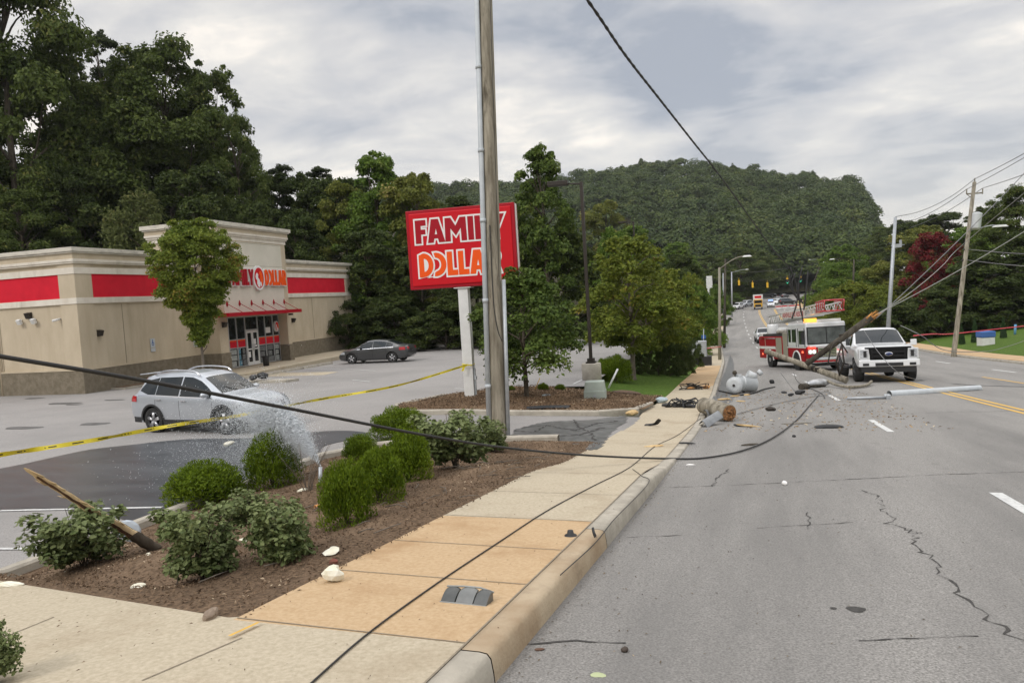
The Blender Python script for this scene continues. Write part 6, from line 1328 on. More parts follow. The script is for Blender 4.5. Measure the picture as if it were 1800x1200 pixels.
street_lamp('wooden_pole', 'dark wooden pole just behind the nearest street lamp', (1273, 1275), 606, 455, 84, 1, .16, M_poled, 1.0, .2, False)
street_lamp('wooden_pole', 'thin grey pole between the two left street lamps', (1271, 1271), 560, 480, 140, 1, .14, M_galv, 1, .2, False)
street_lamp('street_lamp', 'brown pole with a white lamp arm right of the ladder truck', (1497, 1501), 555, 456, 105, -1, .17, M_poled, 2.6, .4)
street_lamp('street_lamp', 'pale far pole with a lamp arm at the bend of the road', (1449, 1448), 505, 458, 240, -1, .22, M_galv, 4.0, .8)
street_lamp('wooden_pole', 'thin leaning pole beside the bend above the barricades', (1415, 1440), 535, 470, 190, 1, .16, M_poled, 1, .2, False)
street_lamp('metal_pole', 'grey metal pole rising behind the pickup roof', (1556, 1574), 590, 382, 52, 1, .16, M_galv, 1.0, .2, False)
# fittings on that pole
zc = 52; T = at(1572, 430, zc)
mb = MB(); mb.box(Vector(at(1577, 432, zc)), (.5, .2, .25)); mb.box(Vector(at(1583, 428, zc)), (.15, .15, .5)); mb.tube([at(1566, 432, zc), at(1590, 430, zc)], .03, 5)
for o in scene.objects:
    if o.name.startswith('metal_pole') and o.type == 'EMPTY': W(o, mb, 'pole_bracket', M_galv)
# wooden pole on the right with cross-arm, transformer and lamp
q = gp(1676, 627); zc = float((q-CAM) @ CF); pw = thing('utility_pole', 'leaning wooden utility pole on the lawn with a grey transformer and lamp arm', 'utility pole', tuple(q)); Tw = at(1713, 320, zc)
mb = MB(); mb.tube([q-(Tw-q)*.03, q, Tw], [.175, .17, .12], 14); W(pw, mb, 'pole', M_pole)
pt = lambda f: q+(Tw-q)*f
mb = MB(); mb.tube([at(1699, 341, zc), at(1727, 339, zc)], .055, 6); mb.tube([at(1700, 342, zc), at(1710, 350, zc)], .025, 5)
for px in (1699, 1713, 1727): mb.tube([at(px, 341 if px != 1713 else 322, zc), at(px+.5, 332 if px != 1713 else 313, zc)], .04, 6)
W(pw, mb, 'cross_arm', M_pole)
c0, c1 = at(1715, 403, zc-.35), at(1718, 375, zc-.35); mb = MB(); mb.tube([c0, c0+(c1-c0)*.1, c0+(c1-c0)*.9, c1, c1+(c1-c0)*.06], [.26, .30, .30, .31, .18], 18); tf = W(pw, mb, 'transformer', mat('transformer_grey', (.50, .52, .53), (.58, .60, .61), scale=4, rough=.45))
mb = MB(); mb.tube([c1, c1+(c1-c0)*.28], .03, 5); mb.box(Vector((pt(.80)+c0)/2), (.2, .5, .12)); W(pw, mb, 'bushing', M_poled)
mb = MB(); e0 = at(1707, 405, zc); mb.tube(catmull([e0, at(1722, 401, zc), at(1738, 397, zc), at(1748, 396, zc)], 5), .04, 6); W(pw, mb, 'lamp_arm', M_galv)
mb = MB(); mb.box(Vector(at(1758, 397, zc)), (1.0, .32, .14), taper=.7, rz=YAW); W(pw, mb, 'lamp_head', M_wht)
mb = MB(); mb.tube([at(1693, 438, zc), at(1701, 440, zc)], .06, 6); mb.tube([at(1690, 457, zc), at(1700, 458, zc)], .06, 6); W(pw, mb, 'cable_clamp', M_bronze)
# overhead and hanging wires
def wire(name, lab, pts, r, m=M_wireg, n=5, group=None, cat='wire', k=8):
    o = MB().tube(catmull(pts, k), r, n).build(name, m); tag(o, lab, cat, group); return o
def gline(pix, lift, k=5):
    P = catmull([(px, py, 0) for px, py in pix], k); return [gp(p[0], p[1], lift)+np.array([0, 0, lift*0]) for p in P]
def ext(a, b, k=2.4): a, b = np.array(a), np.array(b); return a+(b-a)*k-np.array([0, 0, .12*(k-1)*np.linalg.norm(b-a)*.3])
def sag(a, b, s, n=5):
    a, b = np.array(a), np.array(b); return [a+(b-a)*t-np.array([0, 0, 4*s*t*(1-t)]) for t in np.linspace(0, 1, n)]
gW = 'overhead wires on the right'
wire('overhead_wire', 'top wire running up to the right from the wooden pole tip', sag(at(1713, 315, zc), ext(at(1713, 315, zc), at(1830, 233, zc*.72)), .25), .022, group=gW)
wire('overhead_wire', 'second wire running up to the right just below the pole tip', sag(at(1699, 333, zc), ext(at(1699, 333, zc), at(1830, 238, zc*.70)), .25), .020, group=gW)
wire('overhead_wire', 'wire running up to the right from the right end of the cross-arm', sag(at(1727, 331, zc), ext(at(1727, 331, zc), at(1830, 275, zc*.72)), .25), .022, group=gW)
wire('overhead_wire', 'highest wire between the metal pole top and the wooden pole tip', sag(at(1574, 381, 52), at(1713, 315, zc), .5), .022, group=gW)
wire('overhead_wire', 'wire from the cross-arm falling behind the metal pole', sag(at(1699, 333, zc), at(1590, 392, zc+14), .3), .022, group=gW)
wire('overhead_wire', 'lowest of the wires falling from the cross-arm to the left', sag(at(1727, 331, zc), at(1600, 400, zc+16), .3), .022, group=gW)
wire('overhead_wire', 'upper grey cable sloping across the red tree', sag(at(1850, 252, zc*.85), at(1540, 560, 40), .2), .022, group=gW)
wire('overhead_wire', 'horizontal cable leaving the wooden pole above the conical shrubs', sag(at(1700, 438, zc), ext(at(1700, 438, zc), at(1830, 434, zc*.85)), .3), .025, group=gW)
wire('overhead_wire', 'second horizontal cable a little below it on the wooden pole', sag(at(1698, 457, zc), ext(at(1698, 457, zc), at(1830, 456, zc*.85)), .3), .025, group=gW)
wire('loose_cable', 'thick pale cable running from the pole stub up across the lawn trees', sag(at(1535, 556, 31.5), ext(at(1535, 556, 31.5), at(1830, 368, 30), 1.8), .35), .017, mat('pale_cable', (.30, .30, .28)), group=gW)
wire('loose_cable', 'pale cable beside it, running from the pole stub across the red tree', sag(at(1535, 556, 31.5), at(1690, 432, zc*.8), .3)+[at(1840, 306, zc*.66)], .016, mat('pale_cable', (.30, .30, .28)), group=gW)
wire('fallen_wire', 'wire drooping from behind the pickup cab over the lawn kerb', [at(1583, 572, 29), at(1620, 590, 28), at(1660, 615, 30), at(1720, 618, 36), at(1760, 612, 38), at(1830, 585, 40), at(1990, 500, 44)], .016, M_wireg)
wire('fallen_wire', 'wire falling from the pickup bonnet to the road at the right', [at(1518, 580, 28.0), at(1545, 620, 27), at(1580, 655, 26)] + [gp(1620, 668, .02), gp(1700, 676, .02), gp(1830, 680, .02)], .012, M_wireg)
# twisted overhead cable crossing the sky
P = catmull([at(620, -520, 6.5), at(850, -230, 7.6), at(1022, -14, 9.5), at(1100, 98, 12), at(1160, 175, 15.5), at(1215, 245, 20), at(1270, 315, 26), at(1325, 392, 34), at(1360, 440, 40), at(1388, 470, 42.5)], 14)
mb = MB()
for ph in (0, pi):
    Q = []
    for i, p in enumerate(P): Q.append(p+(CR*cos(i*1.9+ph)+CU*sin(i*1.9+ph))*.010)
    mb.tube(Q, list(np.linspace(.012, .030, len(Q))), 5)
o = mb.build('twisted_cable', M_wire); tag(o, 'twisted black cable slanting down across the sky towards the crash', 'cable')
# tangle of torn wires standing up behind the ladder truck
mb = MB()
for pts in (((1388, 470), (1400, 500), (1401, 530), (1392, 560)), ((1410, 470), (1404, 500), (1406, 535), (1412, 565)), ((1398, 480), (1392, 500), (1398, 518), (1410, 528)), ((1388, 480), (1390, 505), (1402, 525), (1412, 532)), ((1420, 478), (1417, 510), (1413, 545))):
    mb.tube(catmull([at(px, py, 42.5) for px, py in pts], 6), .045, 5)
o = mb.build('wire_tangle', M_wire); tag(o, 'tangle of torn black wires hanging over the fire engine', 'wires')
# heavy black cable hanging low across the foreground and lying out on the road
P = [at(-900, 430, 4.2), at(-400, 548, 4.2), at(-60, 615, 4.4), at(0, 626, 4.6), at(250, 668, 5.4), at(500, 716, 6.5), at(750, 765, 8.0), at(900, 788, 9.3), at(1050, 801, 10.6)] + [gp(1190, 806, .03), gp(1250, 803, .025), gp(1310, 790, .025), gp(1360, 768, .025), gp(1400, 738, .025), gp(1425, 710, .025), gp(1440, 693, .025)]
o = MB().tube(catmull(P, 10), list(np.interp(np.linspace(0, 1, 151), [0, .5, 1], [.0160, .0155, .0125])), 8).build('fallen_cable', M_wire); tag(o, 'heavy black cable hanging low across the foreground onto the road', 'cable')
P = gline([(530, 1215), (640, 1118), (760, 1030), (880, 950), (960, 898), (1040, 855), (1105, 822), (1150, 785), (1190, 765), (1232, 735)], .012)
wire('fallen_wire', 'thin wire lying along the pavement past the broken lamp cover', P, .0055, M_wire, k=2)
P = gline([(985, 1010), (1045, 955), (1080, 912), (1139, 850), (1128, 836), (1112, 824)], .012)
wire('fallen_wire', 'thin wire lying along the pavement edge by the kerb', P, .004, M_wire, k=2)
P = [gp(1296, 727, .03), gp(1360, 710, .03), gp(1420, 698, .03), gp(1458, 693, .03), gp(1452, 688, .03), gp(1430, 692, .03), gp(1400, 688, .03), gp(1385, 672, .03), at(1372, 655, 33)]
wire('fallen_wire', 'wire looping over the road from the pole log to the broken street light', P, .010, M_wireg)
P = [gp(1450, 700, .02), gp(1442, 690, .02), at(1404, 672, 31), at(1395, 655, 33)]
wire('fallen_wire', 'short dark wire curling in front of the fire engine wheels', P, .012, M_wire)

# ------------------------------------------------------------------ the wreck: broken poles, transformers, lamp, scraps
def zof(px, py): q = gp(px, py); return float((q-CAM) @ CF)
za = zof(1490, 674)
a0 = at(1346, 617, za+3.5); a1 = at(1488, 668, za)
fp = thing('fallen_pole', 'pale grey broken pole propped between fire engine and pickup', 'broken pole', tuple(a1))
mb = MB(); mb.tube([a0, a0+(a1-a0)*.5, a1], [.115, .125, .14], 14); W(fp, mb, 'pole', M_pole); mb = MB(); c = a0+(a1-a0)*.62; mb.tube([c-(a1-a0)*.01, c+(a1-a0)*.02], .15, 12); mb.box(Vector(a0+(a1-a0)*.66), (.2, .34, .2)); W(fp, mb, 'pole_band', M_bronze)
b0_, b1_ = at(1417, 640, za+1.2), at(1532, 557, za+.3)
fp = thing('fallen_pole', 'dark snapped pole leaning up against the pickup with a splintered end', 'broken pole', tuple(b0_))
mb = MB(); mb.tube([b0_, b0_+(b1_-b0_)*.5, b1_], [.115, .13, .145], 14); W(fp, mb, 'pole', M_poled)
mb = MB(); rg = random.Random(8); dv = Vector(b1_-b0_).normalized()
for k in range(16):
    s = Vector(b1_)+Vector((rg.uniform(-.11, .11), rg.uniform(-.11, .11), rg.uniform(-.11, .11))); mb.tube([s-dv*.2, s+dv*rg.uniform(.1, .35)+Vector((rg.uniform(-.1, .1), 0, rg.uniform(-.1, .1)))], [.06, .004], 4)
W(fp, mb, 'splintered_end', mat('bright_split_wood', (.62, .30, .08), (.42, .20, .07), scale=8, rough=.9))
mb = MB(); mid = b0_+(b1_-b0_)*.55
mb.box(Vector(mid+CU*.10), (.20, .18, .2)); mb.tube([mid-CU*.2, mid-CU*1.0+CR*.1, mid-CU*1.6-CR*.1], .04, 6); mb.tube([at(1480, 605, za), at(1470, 635, za), at(1476, 660, za)], .035, 6); mb.tube(catmull([at(1455, 640, za), at(1462, 610, za), at(1475, 600, za), at(1490, 620, za)], 5), .03, 6); W(fp, mb, 'pole_hardware', M_bronze)
# street light torn down: curved arm, lamp head and lens
sl_ = thing('fallen_street_light', 'torn down street light with curved arm and silver head in front of the pickup', 'street light', tuple(gp(1450, 676)))
mb = MB(); mb.tube(catmull([gp(1452, 668, .25), gp(1470, 676, .12), gp(1495, 680, .08), gp(1522, 677, .08), gp(1532, 670, .15)], 6), .055, 8); W(sl_, mb, 'arm', M_pole)
c = gp(1438, 673, .16); mb = MB(); R = Matrix.Rotation(radians(35), 3, 'Z'); vb = MB(); vb.blob((0, 0, 0), (.55, .20, .17), 3, 3, .05, 0, True); mb.add([R @ Vector(v) + Vector(c) for v in vb.v], vb.f, 0, True); W(sl_, mb, 'lamp_head', mat('lamp_silver', (.55, .56, .57), (.2, .2, .2), scale=3, rough=.3, metal=.5))
mb = MB(); a, b = gp(1408, 680, .10), gp(1450, 677, .06); mb.tube([a, a+(b-a)*.25, a+(b-a)*.26, b], [.13, .13, .05, .05], 10); o = mb.build('lamp_bracket', M_poled); tag(o, 'dark lamp bracket pipe lying just in front of the street light', 'bracket')
# bent wire loop pipe, conduit cover, steel rod on the road
a, b = gp(1563, 688, .14), gp(1722, 678, .14); mb = MB()
dd = Vector(b-a).normalized(); u_, v_ = Vector((-dd.y, dd.x, 0)), Vector((0, 0, 1)); P = []
for i in range(13):
    t = i/12; c = Vector(a).lerp(Vector(b), t); P.append([tuple(c+u_*(.12*cos(q_))*(1-.15*t)+v_*(.12*sin(q_)-.09)*(1-.15*t)) for q_ in np.linspace(-.4, pi+.4, 11)])
mb.grid(P); P2 = [[tuple(Vector(p)*1+ (Vector(a).lerp(Vector(b), i/12)-Vector(p))*.06) for p in row][::-1] for i, row in enumerate(P)]; mb.grid(P2); o = mb.build('cable_guard', M_pvc); tag(o, 'long grey half-round cable guard lying on the road right of the pickup', 'cable guard')
a, b = gp(1489, 700, .05), gp(1561, 698, .05); mb = MB(); mb.tube([a, b], .04, 8); mb.box(Vector(b), (.12, .35, .16)); mb.tube([b-(b-a)*.06+CU*.1, b-(b-a)*.06-CU*.03], .05, 6); o = mb.build('steel_rod', M_galv); tag(o, 'grey steel rod with an end bracket lying below the pickup bumper', 'rod')
# log of the old pole with the bent guard beside it
a, b = gp(1236, 712, .22), gp(1282, 726, .20); mb = MB(); lg = thing('pole_log', 'short thick log of the broken pole lying on the gutter with an orange sawn end', 'log', tuple(gp(1260, 730)))
mb.tube([a, a+(b-a)*.5, b], [.20, .215, .21], 18); W(lg, mb, 'bark_side', M_pole)
mb = MB(); d_ = Vector(b-a).normalized(); mb.tube([Vector(b)-d_*.01, Vector(b)+d_*.02], .19, 18); rg = random.Random(2)
for k in range(14): u1, v1 = frame_of(d_); s = Vector(b)+u1*rg.uniform(-.13, .13)+v1*rg.uniform(-.13, .13); mb.tube([s, s+d_*rg.uniform(.03, .10)], [.05, .02], 5)
W(lg, mb, 'broken_end', mat('rotten_wood', (.34, .16, .055), (.12, .06, .03), scale=14, rough=.95))
def bent_sheet(name, lab, pts, wv, m, cat, curl=.06):
    P = []; pts = catmull(pts, 5)
    for i, p in enumerate(pts): P.append([tuple(Vector(p)+Vector(wv)*t+Vector((0, 0, curl*sin(t*pi*1.1)+.01))) for t in np.linspace(0, 1, 6)])
    mb = MB(); mb.grid(P, 0); mb.grid([[tuple(Vector(q)-Vector((0, 0, .012))) for q in r[::-1]] for r in P], 0); o = mb.build(name, m); tag(o, lab, cat); return o
bent_sheet('guard_scrap', 'bent grey piece of cable guard leaning on the front of the log', [gp(1228, 746, .02), gp(1240, 738, .12), gp(1256, 728, .22)], (.20, -.15, -.02), mat('dull_guard', (.16, .17, .18), (.24, .25, .26), scale=6, rough=.5), 'scrap', .1)
bent_sheet('guard_scrap', 'smaller grey guard scrap tucked under the log', [gp(1236, 722, .2), gp(1248, 722, .18), gp(1262, 726, .1)], (.14, -.22, -.12), mat('dull_guard', (.16, .17, .18)), 'scrap', .08)
# fallen transformer cans by the gutter
tg = mat('transformer_pale', (.56, .58, .59), (.46, .48, .49), scale=3, rough=.4)
def can(name, lab, a, b, r):
    r0 = thing(name, lab, 'transformer', tuple(a), 0, 'fallen transformers'); dd = b-a; mb = MB(); mb.tube([a, a+dd*.02, a+dd*.12, a+dd*.13, a+dd*.97, b], [r*.55, r*.97, r*1.0, r*.96, r*.96, r*.90], 20); W(r0, mb, 'tank', tg)
    mb = MB(); d_ = Vector(dd).normalized(); u1, v1 = frame_of(d_)
    q_ = Vector(a); mb.tube([q_, q_-d_*.05, q_-d_*.06], [.05, .045, .02], 8)
    mb.tube([Vector(a)+d_*.1+v1*r*1.0, Vector(a)+d_*.14+v1*r*1.12], .05, 6); W(r0, mb, 'bushing', M_bronze)
    mb = MB(); c = Vector(a)+d_*(dd@dd)**.5*.6; mb.box(c+Vector((0, 0, r*1.02)), (.25, .18, .10)); W(r0, mb, 'lug', tg); return r0
zt = zof(1300, 690)
can('transformer', 'pale transformer can lying on the gutter, right one of the pair', at(1303, 674, zt), at(1327, 675, zt+.1), .30)
can('transformer', 'pale transformer can with its round lid facing, left one of the pair', at(1290, 677, zt-.5), at(1303, 674, zt+.2), .31)
mb = MB(); mb.tube([at(1314, 656, zt), at(1324, 661, zt), at(1330, 660, zt)], [.14, .14, .1], 12); mb.tube([at(1333, 657, zt), at(1338, 653, zt)], [.10, .12], 10); mb.tube([at(1325, 661, zt), at(1330, 672, zt)], .04, 6); o = mb.build('fuse_cutout', tg); tag(o, 'pale insulator parts lying on top of the fallen transformers', 'insulator')
mb = MB(); mb.tube([at(1291, 672, zt-.2), at(1292, 660, zt-.2)], .03, 6); mb.blob(Vector(at(1291.5, 655, zt-.2)), .09, 3, 2, .1); o = mb.build('insulator', M_poled); tag(o, 'dark upright insulator knob behind the left transformer', 'insulator')
mb = MB(); mb.tube(catmull([gp(1262, 686, .02), gp(1280, 690, .03), gp(1300, 694, .03), gp(1325, 690, .04), gp(1342, 684, .03), gp(1362, 680, .02)], 4), .03, 5); o = mb.build('fallen_wire', M_wire); tag(o, 'dark wire lying under the fallen transformers', 'wire')
# scraps: each piece its own thing, told apart by shape and place
M_cream = mat('pale_foam', (.70, .66, .50), (.78, .76, .66), scale=8, rough=.9)
M_wood = mat('pale_splinter', (.60, .44, .22), (.48, .32, .15), scale=12, rough=.9)
def chunk(name, lab, px, py, sz, m, cat, seed=1, rough=.35, lift=None, rz=None, group=None, n=2):
    q = gp(px, py); rg = random.Random(seed*31+int(px)); mb = MB(); mb.blob((0, 0, 0), (sz[0]/2, sz[1]/2, sz[2]/2), seed, n, rough); o = mb.build(name, m)
    o.location = (q[0], q[1], q[2]+sz[2]*.4+(lift or 0)); o.rotation_euler = (rg.uniform(-.15, .15), rg.uniform(-.15, .15), rg.uniform(0, 6) if rz is None else rz); return tag(o, lab, cat, group)
gF = 'pale foam scraps in the bed'
chunk('foam_scrap', 'large pale foam scrap standing at the pavement edge of the bed', 587, 1022, (.11, .075, .10), M_cream, 'scrap', 3, 1.0, .02, group=gF, n=2)
chunk('foam_scrap', 'flat pale foam scrap just above the large one by the pavement', 584, 981, (.13, .08, .025), M_cream, 'scrap', 4, .9, .06, group=gF, n=2)
chunk('brick_scrap', 'reddish broken scrap between the two foam scraps by the pavement', 588, 994, (.07, .06, .06), mat('red_scrap', (.20, .06, .04), (.12, .05, .03), scale=10, rough=.9), 'scrap', 5, .5)
chunk('foam_scrap', 'long white foam scrap lying on the mulch in front of the leafy bushes', 243, 1034, (.14, .07, .05), M_cream, 'scrap', 6, .25, group=gF, n=3)
chunk('foam_scrap', 'long pale foam scrap at the left edge beside the bed kerb', 18, 1030, (.24, .08, .05), M_cream, 'scrap', 7, .3, rz=.3, group=gF, n=3)
chunk('foam_scrap', 'white foam scrap on top of the clipped bush behind the leafy bush', 407, 842, (.18, .14, .09), M_cream, 'scrap', 8, .4, .62, group=gF, n=3)
chunk('foam_scrap', 'white foam scrap by the pipe of the water jet', 532, 872, (.16, .10, .07), M_cream, 'scrap', 9, .4, .05, group=gF)
chunk('foam_scrap', 'small white scrap under the leafy bush at the left', 118, 1013, (.14, .08, .05), M_cream, 'scrap', 10, .5, group=gF)
chunk('foam_scrap', 'small white scrap right of the splintered branch foot', 262, 978, (.12, .08, .05), M_cream, 'scrap', 11, .5, group=gF)
chunk('foam_scrap', 'white scrap beneath the leafy bush right of the middle', 426, 953, (.13, .09, .04), M_cream, 'scrap', 12, .5, group=gF)
chunk('broken_basin', 'pale bluish broken panel standing behind the splintered branch foot', 228, 955, (.34, .06, .30), mat('pale_blue_panel', (.50, .56, .62)), 'panel', 13, .25, .05, .2)
chunk('stone', 'brown stone at the edge where bed meets walkway', 372, 1086, (.13, .08, .075), mat('stone', (.20, .15, .11), (.30, .23, .17), scale=12, rough=.95), 'stone', 14, .35, n=3)
chunk('wood_scrap', 'orange wood scrap behind the ball bush nearest the pavement', 558, 893, (.12, .08, .06), mat('orange_wood', (.55, .24, .07)), 'scrap', 15)
chunk('wood_scrap', 'tan wood splinter on the pavement edge behind the cable', 1150, 785, (.36, .12, .04), M_wood, 'splinter', 16, .3, rz=.2)
gR = 'splinters and scraps scattered on the road'
for k, (nm, lab, px, py, sz, m, rz) in enumerate((
 ('wood_splinter', 'pale wood splinter with a dark tip in the middle of the near lane', 1318, 750, (.62, .10, .06), M_wood, .05), ('black_scrap', 'dark scrap touching the left end of the pale splinter', 1302, 749, (.30, .10, .07), M_black, -.1),
 ('black_scrap', 'flat black slab near the lane dash, largest dark scrap', 1459, 752, (.52, .16, .08), M_black, .08), ('wood_splinter', 'grey stick crossed by the heavy cable', 1402, 745, (.6, .05, .04), mat('grey_wood', (.2, .18, .15)), .05),
 ('black_scrap', 'small dark splinter just above the heavy cable', 1315, 783, (.30, .06, .04), M_poled, .3), ('black_scrap', 'dark strip at the gutter left of the heavy cable', 1207, 780, (.34, .07, .04), M_black, .35),
 ('bracket_scrap', 'bent dark bracket piece between log and lane dash', 1356, 722, (.26, .10, .14), M_bronze, 0), ('wood_splinter', 'pale splinter nearest behind the log', 1272, 703, (.55, .10, .07), M_wood, .3), ('wood_splinter', 'pale splinter behind the log, middle one', 1302, 706, (.30, .10, .06), M_wood, .3),
 ('wood_splinter', 'pale splinter at the foot of the transformers', 1292, 697, (.36, .10, .06), M_wood, .1), ('wood_splinter', 'short pale splinter right of the transformers', 1312, 695, (.24, .10, .06), M_wood, .2), ('black_scrap', 'dark lump under the looping wire, nearest the dash', 1405, 693, (.30, .20, .18), M_black, 0),
 ('black_scrap', 'dark lump left of the looping wire', 1390, 696, (.22, .14, .12), M_black, 0), ('black_scrap', 'small dark lump nearer the transformers', 1378, 691, (.22, .12, .10), M_black, 0), ('black_scrap', 'dark ball lying alone behind the looping wire', 1357, 674, (.22, .2, .2), M_black, 0),
 ('white_scrap', 'tiny white scrap right of the kerb end', 1212, 818, (.18, .05, .03), M_face, .1), ('white_scrap', 'tiny white cup scrap in the middle of the near lane', 1380, 852, (.07, .06, .06), M_face, 0), ('black_scrap', 'small dark chip under the heavy cable', 1396, 728+40, (.07, .06, .06), M_black, 0),
 ('leaf', 'pale green leaf lying on the road at the bottom', 1051, 1186, (.085, .05, .008), mat('pale_leaf', (.42, .46, .26)), .1), ('leaf', 'brown curled leaf on the road near the pavement corner', 949, 1142, (.06, .03, .015), mat('brown_leaf', (.12, .06, .035)), .4), ('leaf', 'dark curled leaf alone on the near road', 1098, 1145, (.04, .035, .03), mat('dark_leaf', (.05, .035, .025)), .4))):
    chunk(nm, lab, px, py, sz, m, 'leaf' if nm == 'leaf' else 'scrap', k+20, .35, rz=rz, group=gR)
for k, (lab, px, py, sz, m) in enumerate((('dark wiry scrap pile on the apron left of the log', 1198, 716, .5, M_black), ('orange-brown wire coil heap on the pavement before the transformers', 1220, 684, .55, mat('orange_scrap', (.50, .24, .06), (.3, .14, .05), scale=9)))):
    q = gp(px, py); rg = random.Random(k+3); mb = MB()
    for j in range(9):
        a = rg.uniform(0, 6.28); mb.tube(catmull([Vector((rg.uniform(-sz, sz), rg.uniform(-sz*.6, sz*.6), rg.uniform(0, .25))) for _ in range(4)], 4), .018, 5)
    for j in range(5): mb.blob((rg.uniform(-sz, sz), rg.uniform(-.2, .2), .06), (.16, .1, .07), j, 1, .4, 1 if k else 0)
    o = mb.build('scrap_heap', [M_bronze, m] if k else [M_black]); o.location = tuple(q); tag(o, lab, 'scrap heap')
bent_sheet('tyre_strip', 'curled black rubber strip on the driveway apron', [gp(1132, 748, .01), gp(1147, 746, .04), gp(1154, 739, .14)], (.10, .05, 0), M_black, 'strip', .03)
chunk('blue_scrap', 'pale blue scrap on the island kerb end', 1160, 708, (.5, .3, .2), mat('pale_blue', (.35, .42, .45)), 'scrap', 44); chunk('wood_scrap', 'tan scrap at the corner of the island kerb', 1111, 729, (.4, .25, .15), M_wood, 'scrap', 45)
chunk('blue_scrap', 'pale green scrap lying in the island mulch by the tree', 960, 699, (.55, .3, .16), mat('pale_blue', (.35, .42, .45)), 'scrap', 46); chunk('wood_scrap', 'dark brown log scrap in the island mulch', 1103, 697, (.9, .3, .22), mat('brown_log', (.16, .09, .05), (.08, .05, .03), scale=6), 'scrap', 47, rz=.1)
bent_sheet('rubber_mat', 'black rubber strip lying along the island kerb', [gp(925, 719, .12), gp(960, 717, .14), gp(1000, 717, .12)], (.0, .25, .02), M_black, 'strip', .04)
# broken lamp cover and plastic pieces on the pavement
q = gp(825, 1056); lc = thing('lamp_cover', 'grey broken vehicle lamp cover of three cells on the orange pavement', 'lamp cover', tuple(q), radians(-2))
Mlc = mat('lamp_cover_grey', (.06, .063, .06), (.10, .104, .10), scale=9, rough=.3)
for k, (x, wd, z1, mm) in enumerate(((-.115, .09, .085, Mlc), (-.005, .11, .09, mat('lamp_cell', (.13, .135, .13), (.19, .195, .19), scale=9, rough=.25)), (.10, .085, .085, Mlc))):
    mb = MB(); P = [[(x-wd/2+wd*i/6, -.035+.075*(1-sin(pi*j/6/1.0*.5+.0))-.035, .012+z1*sin(pi*j/12)*(1-.25*abs(i/3-1)**3)) for j in range(7)] for i in range(7)]
    P = [[(x-wd/2+wd*i/6, -.07+.11*(j/6), .006+z1*.74*sin(pi*(.08+.84*j/6)*.62)*(1-.18*abs(i/3-1)**3)) for j in range(7)] for i in range(7)]
    mb.grid(P); mb.add([P[i][6] for i in range(7)]+[(p[6][0], p[6][1], .0) for p in P], [(i, i+1, 8+i, 7+i) for i in range(6)]); mb.add([P[0][j] for j in range(7)]+[(P[0][j][0], P[0][j][1], 0) for j in range(7)], [(j, j+1, 8+j, 7+j) for j in range(6)]); mb.add([P[6][j] for j in range(7)]+[(P[6][j][0], P[6][j][1], 0) for j in range(7)], [(j, j+1, 8+j, 7+j) for j in range(6)]); mb.build('cell', mm, lc)
mb = MB(); mb.tube([(-.165, .04, .066), (-.05, .045, .072), (.06, .045, .072), (.15, .04, .052)], .006, 5); mb.tube([(-.165, -.07, .012), (.14, -.07, .01)], .005, 5); mb.build('rim', mat('cover_rim', (.3, .31, .3)), lc)
q = gp(1003, 942); mb = MB(); mb.lathe([(.055, 0), (.05, .012), (.03, .016), (.024, .05), (.018, .052), (0, .05)], n=14); o = mb.build('plastic_cone', M_black); o.location = tuple(q); tag(o, 'small black plastic cone-shaped cap standing on the pavement', 'cap')
bent_sheet('plastic_strip', 'upright black plastic sliver by the kerb edge', [gp(1040, 930, .06), gp(1042, 938, .03), gp(1045, 945, .0)], (.02, .0, .01), M_black, 'sliver', .005)
# splintered branch stuck in the bed
q = gp(268, 968); zc = float((q-CAM) @ CF); a, b = at(277, 966, zc+.1), at(42, 822, zc-.9); br = thing('splintered_pole_piece', 'long splintered piece of wood sticking out of the bed towards the car park', 'broken timber', tuple(q))
pts = catmull([a, a+(b-a)*.2, a+(b-a)*.5-CU*.01, a+(b-a)*.8, b], 8); n_ = len(pts); M_heart = mat('dark_heartwood', (.06, .03, .018), (.13, .065, .035), scale=15, rough=.95)
bark = MB(); split = MB(); heart = MB(); dv = (b-a)/np.linalg.norm(b-a); side = np.cross(dv, CF); side /= np.linalg.norm(side); rg = random.Random(6)
if side[2] < 0: side = -side
prof = []
for i, p in enumerate(pts):
    t = i/(n_-1); h_ = float(np.interp(t, [0, .2, .32, .5, .8, .97, 1], [.062, .066, .056, .042, .032, .018, .006]))*(1+.08*sin(i*1.9)); c_ = float(np.interp(t, [0, .18, .34, 1], [1.0, 1.0, .42, .35])); prof.append((p, h_, c_))
def sec(p, h_, c_, a_): return tuple(p + side*h_*sin(a_) - CF*h_*c_*cos(a_) if cos(a_) > 0 else p + side*h_*sin(a_) - CF*h_*.8*cos(a_))
bark.grid([[sec(p, h_, c_, a_) for a_ in np.linspace(pi/2, 3*pi/2, 9)] for p, h_, c_ in prof])
k0 = int(n_*.26); bark.grid([[sec(p, h_, c_, a_) for a_ in np.linspace(-pi/2, pi/2, 9)][::-1] for p, h_, c_ in prof[:k0+1]])
split.grid([[sec(p, h_, c_, a_) for a_ in np.linspace(-pi/2, pi/2, 9)] for p, h_, c_ in prof[k0:]], 0, False)
rows = []
for i, (p, h_, c_) in enumerate(prof[k0:-4]):
    w1, w2 = h_*(.10+.25*rg.random()), h_*(.35+.25*rg.random()); q_ = p-CF*(h_*c_+.004); rows.append([tuple(q_-side*w2), tuple(q_+side*w1)])
heart.grid(rows, 0, False)
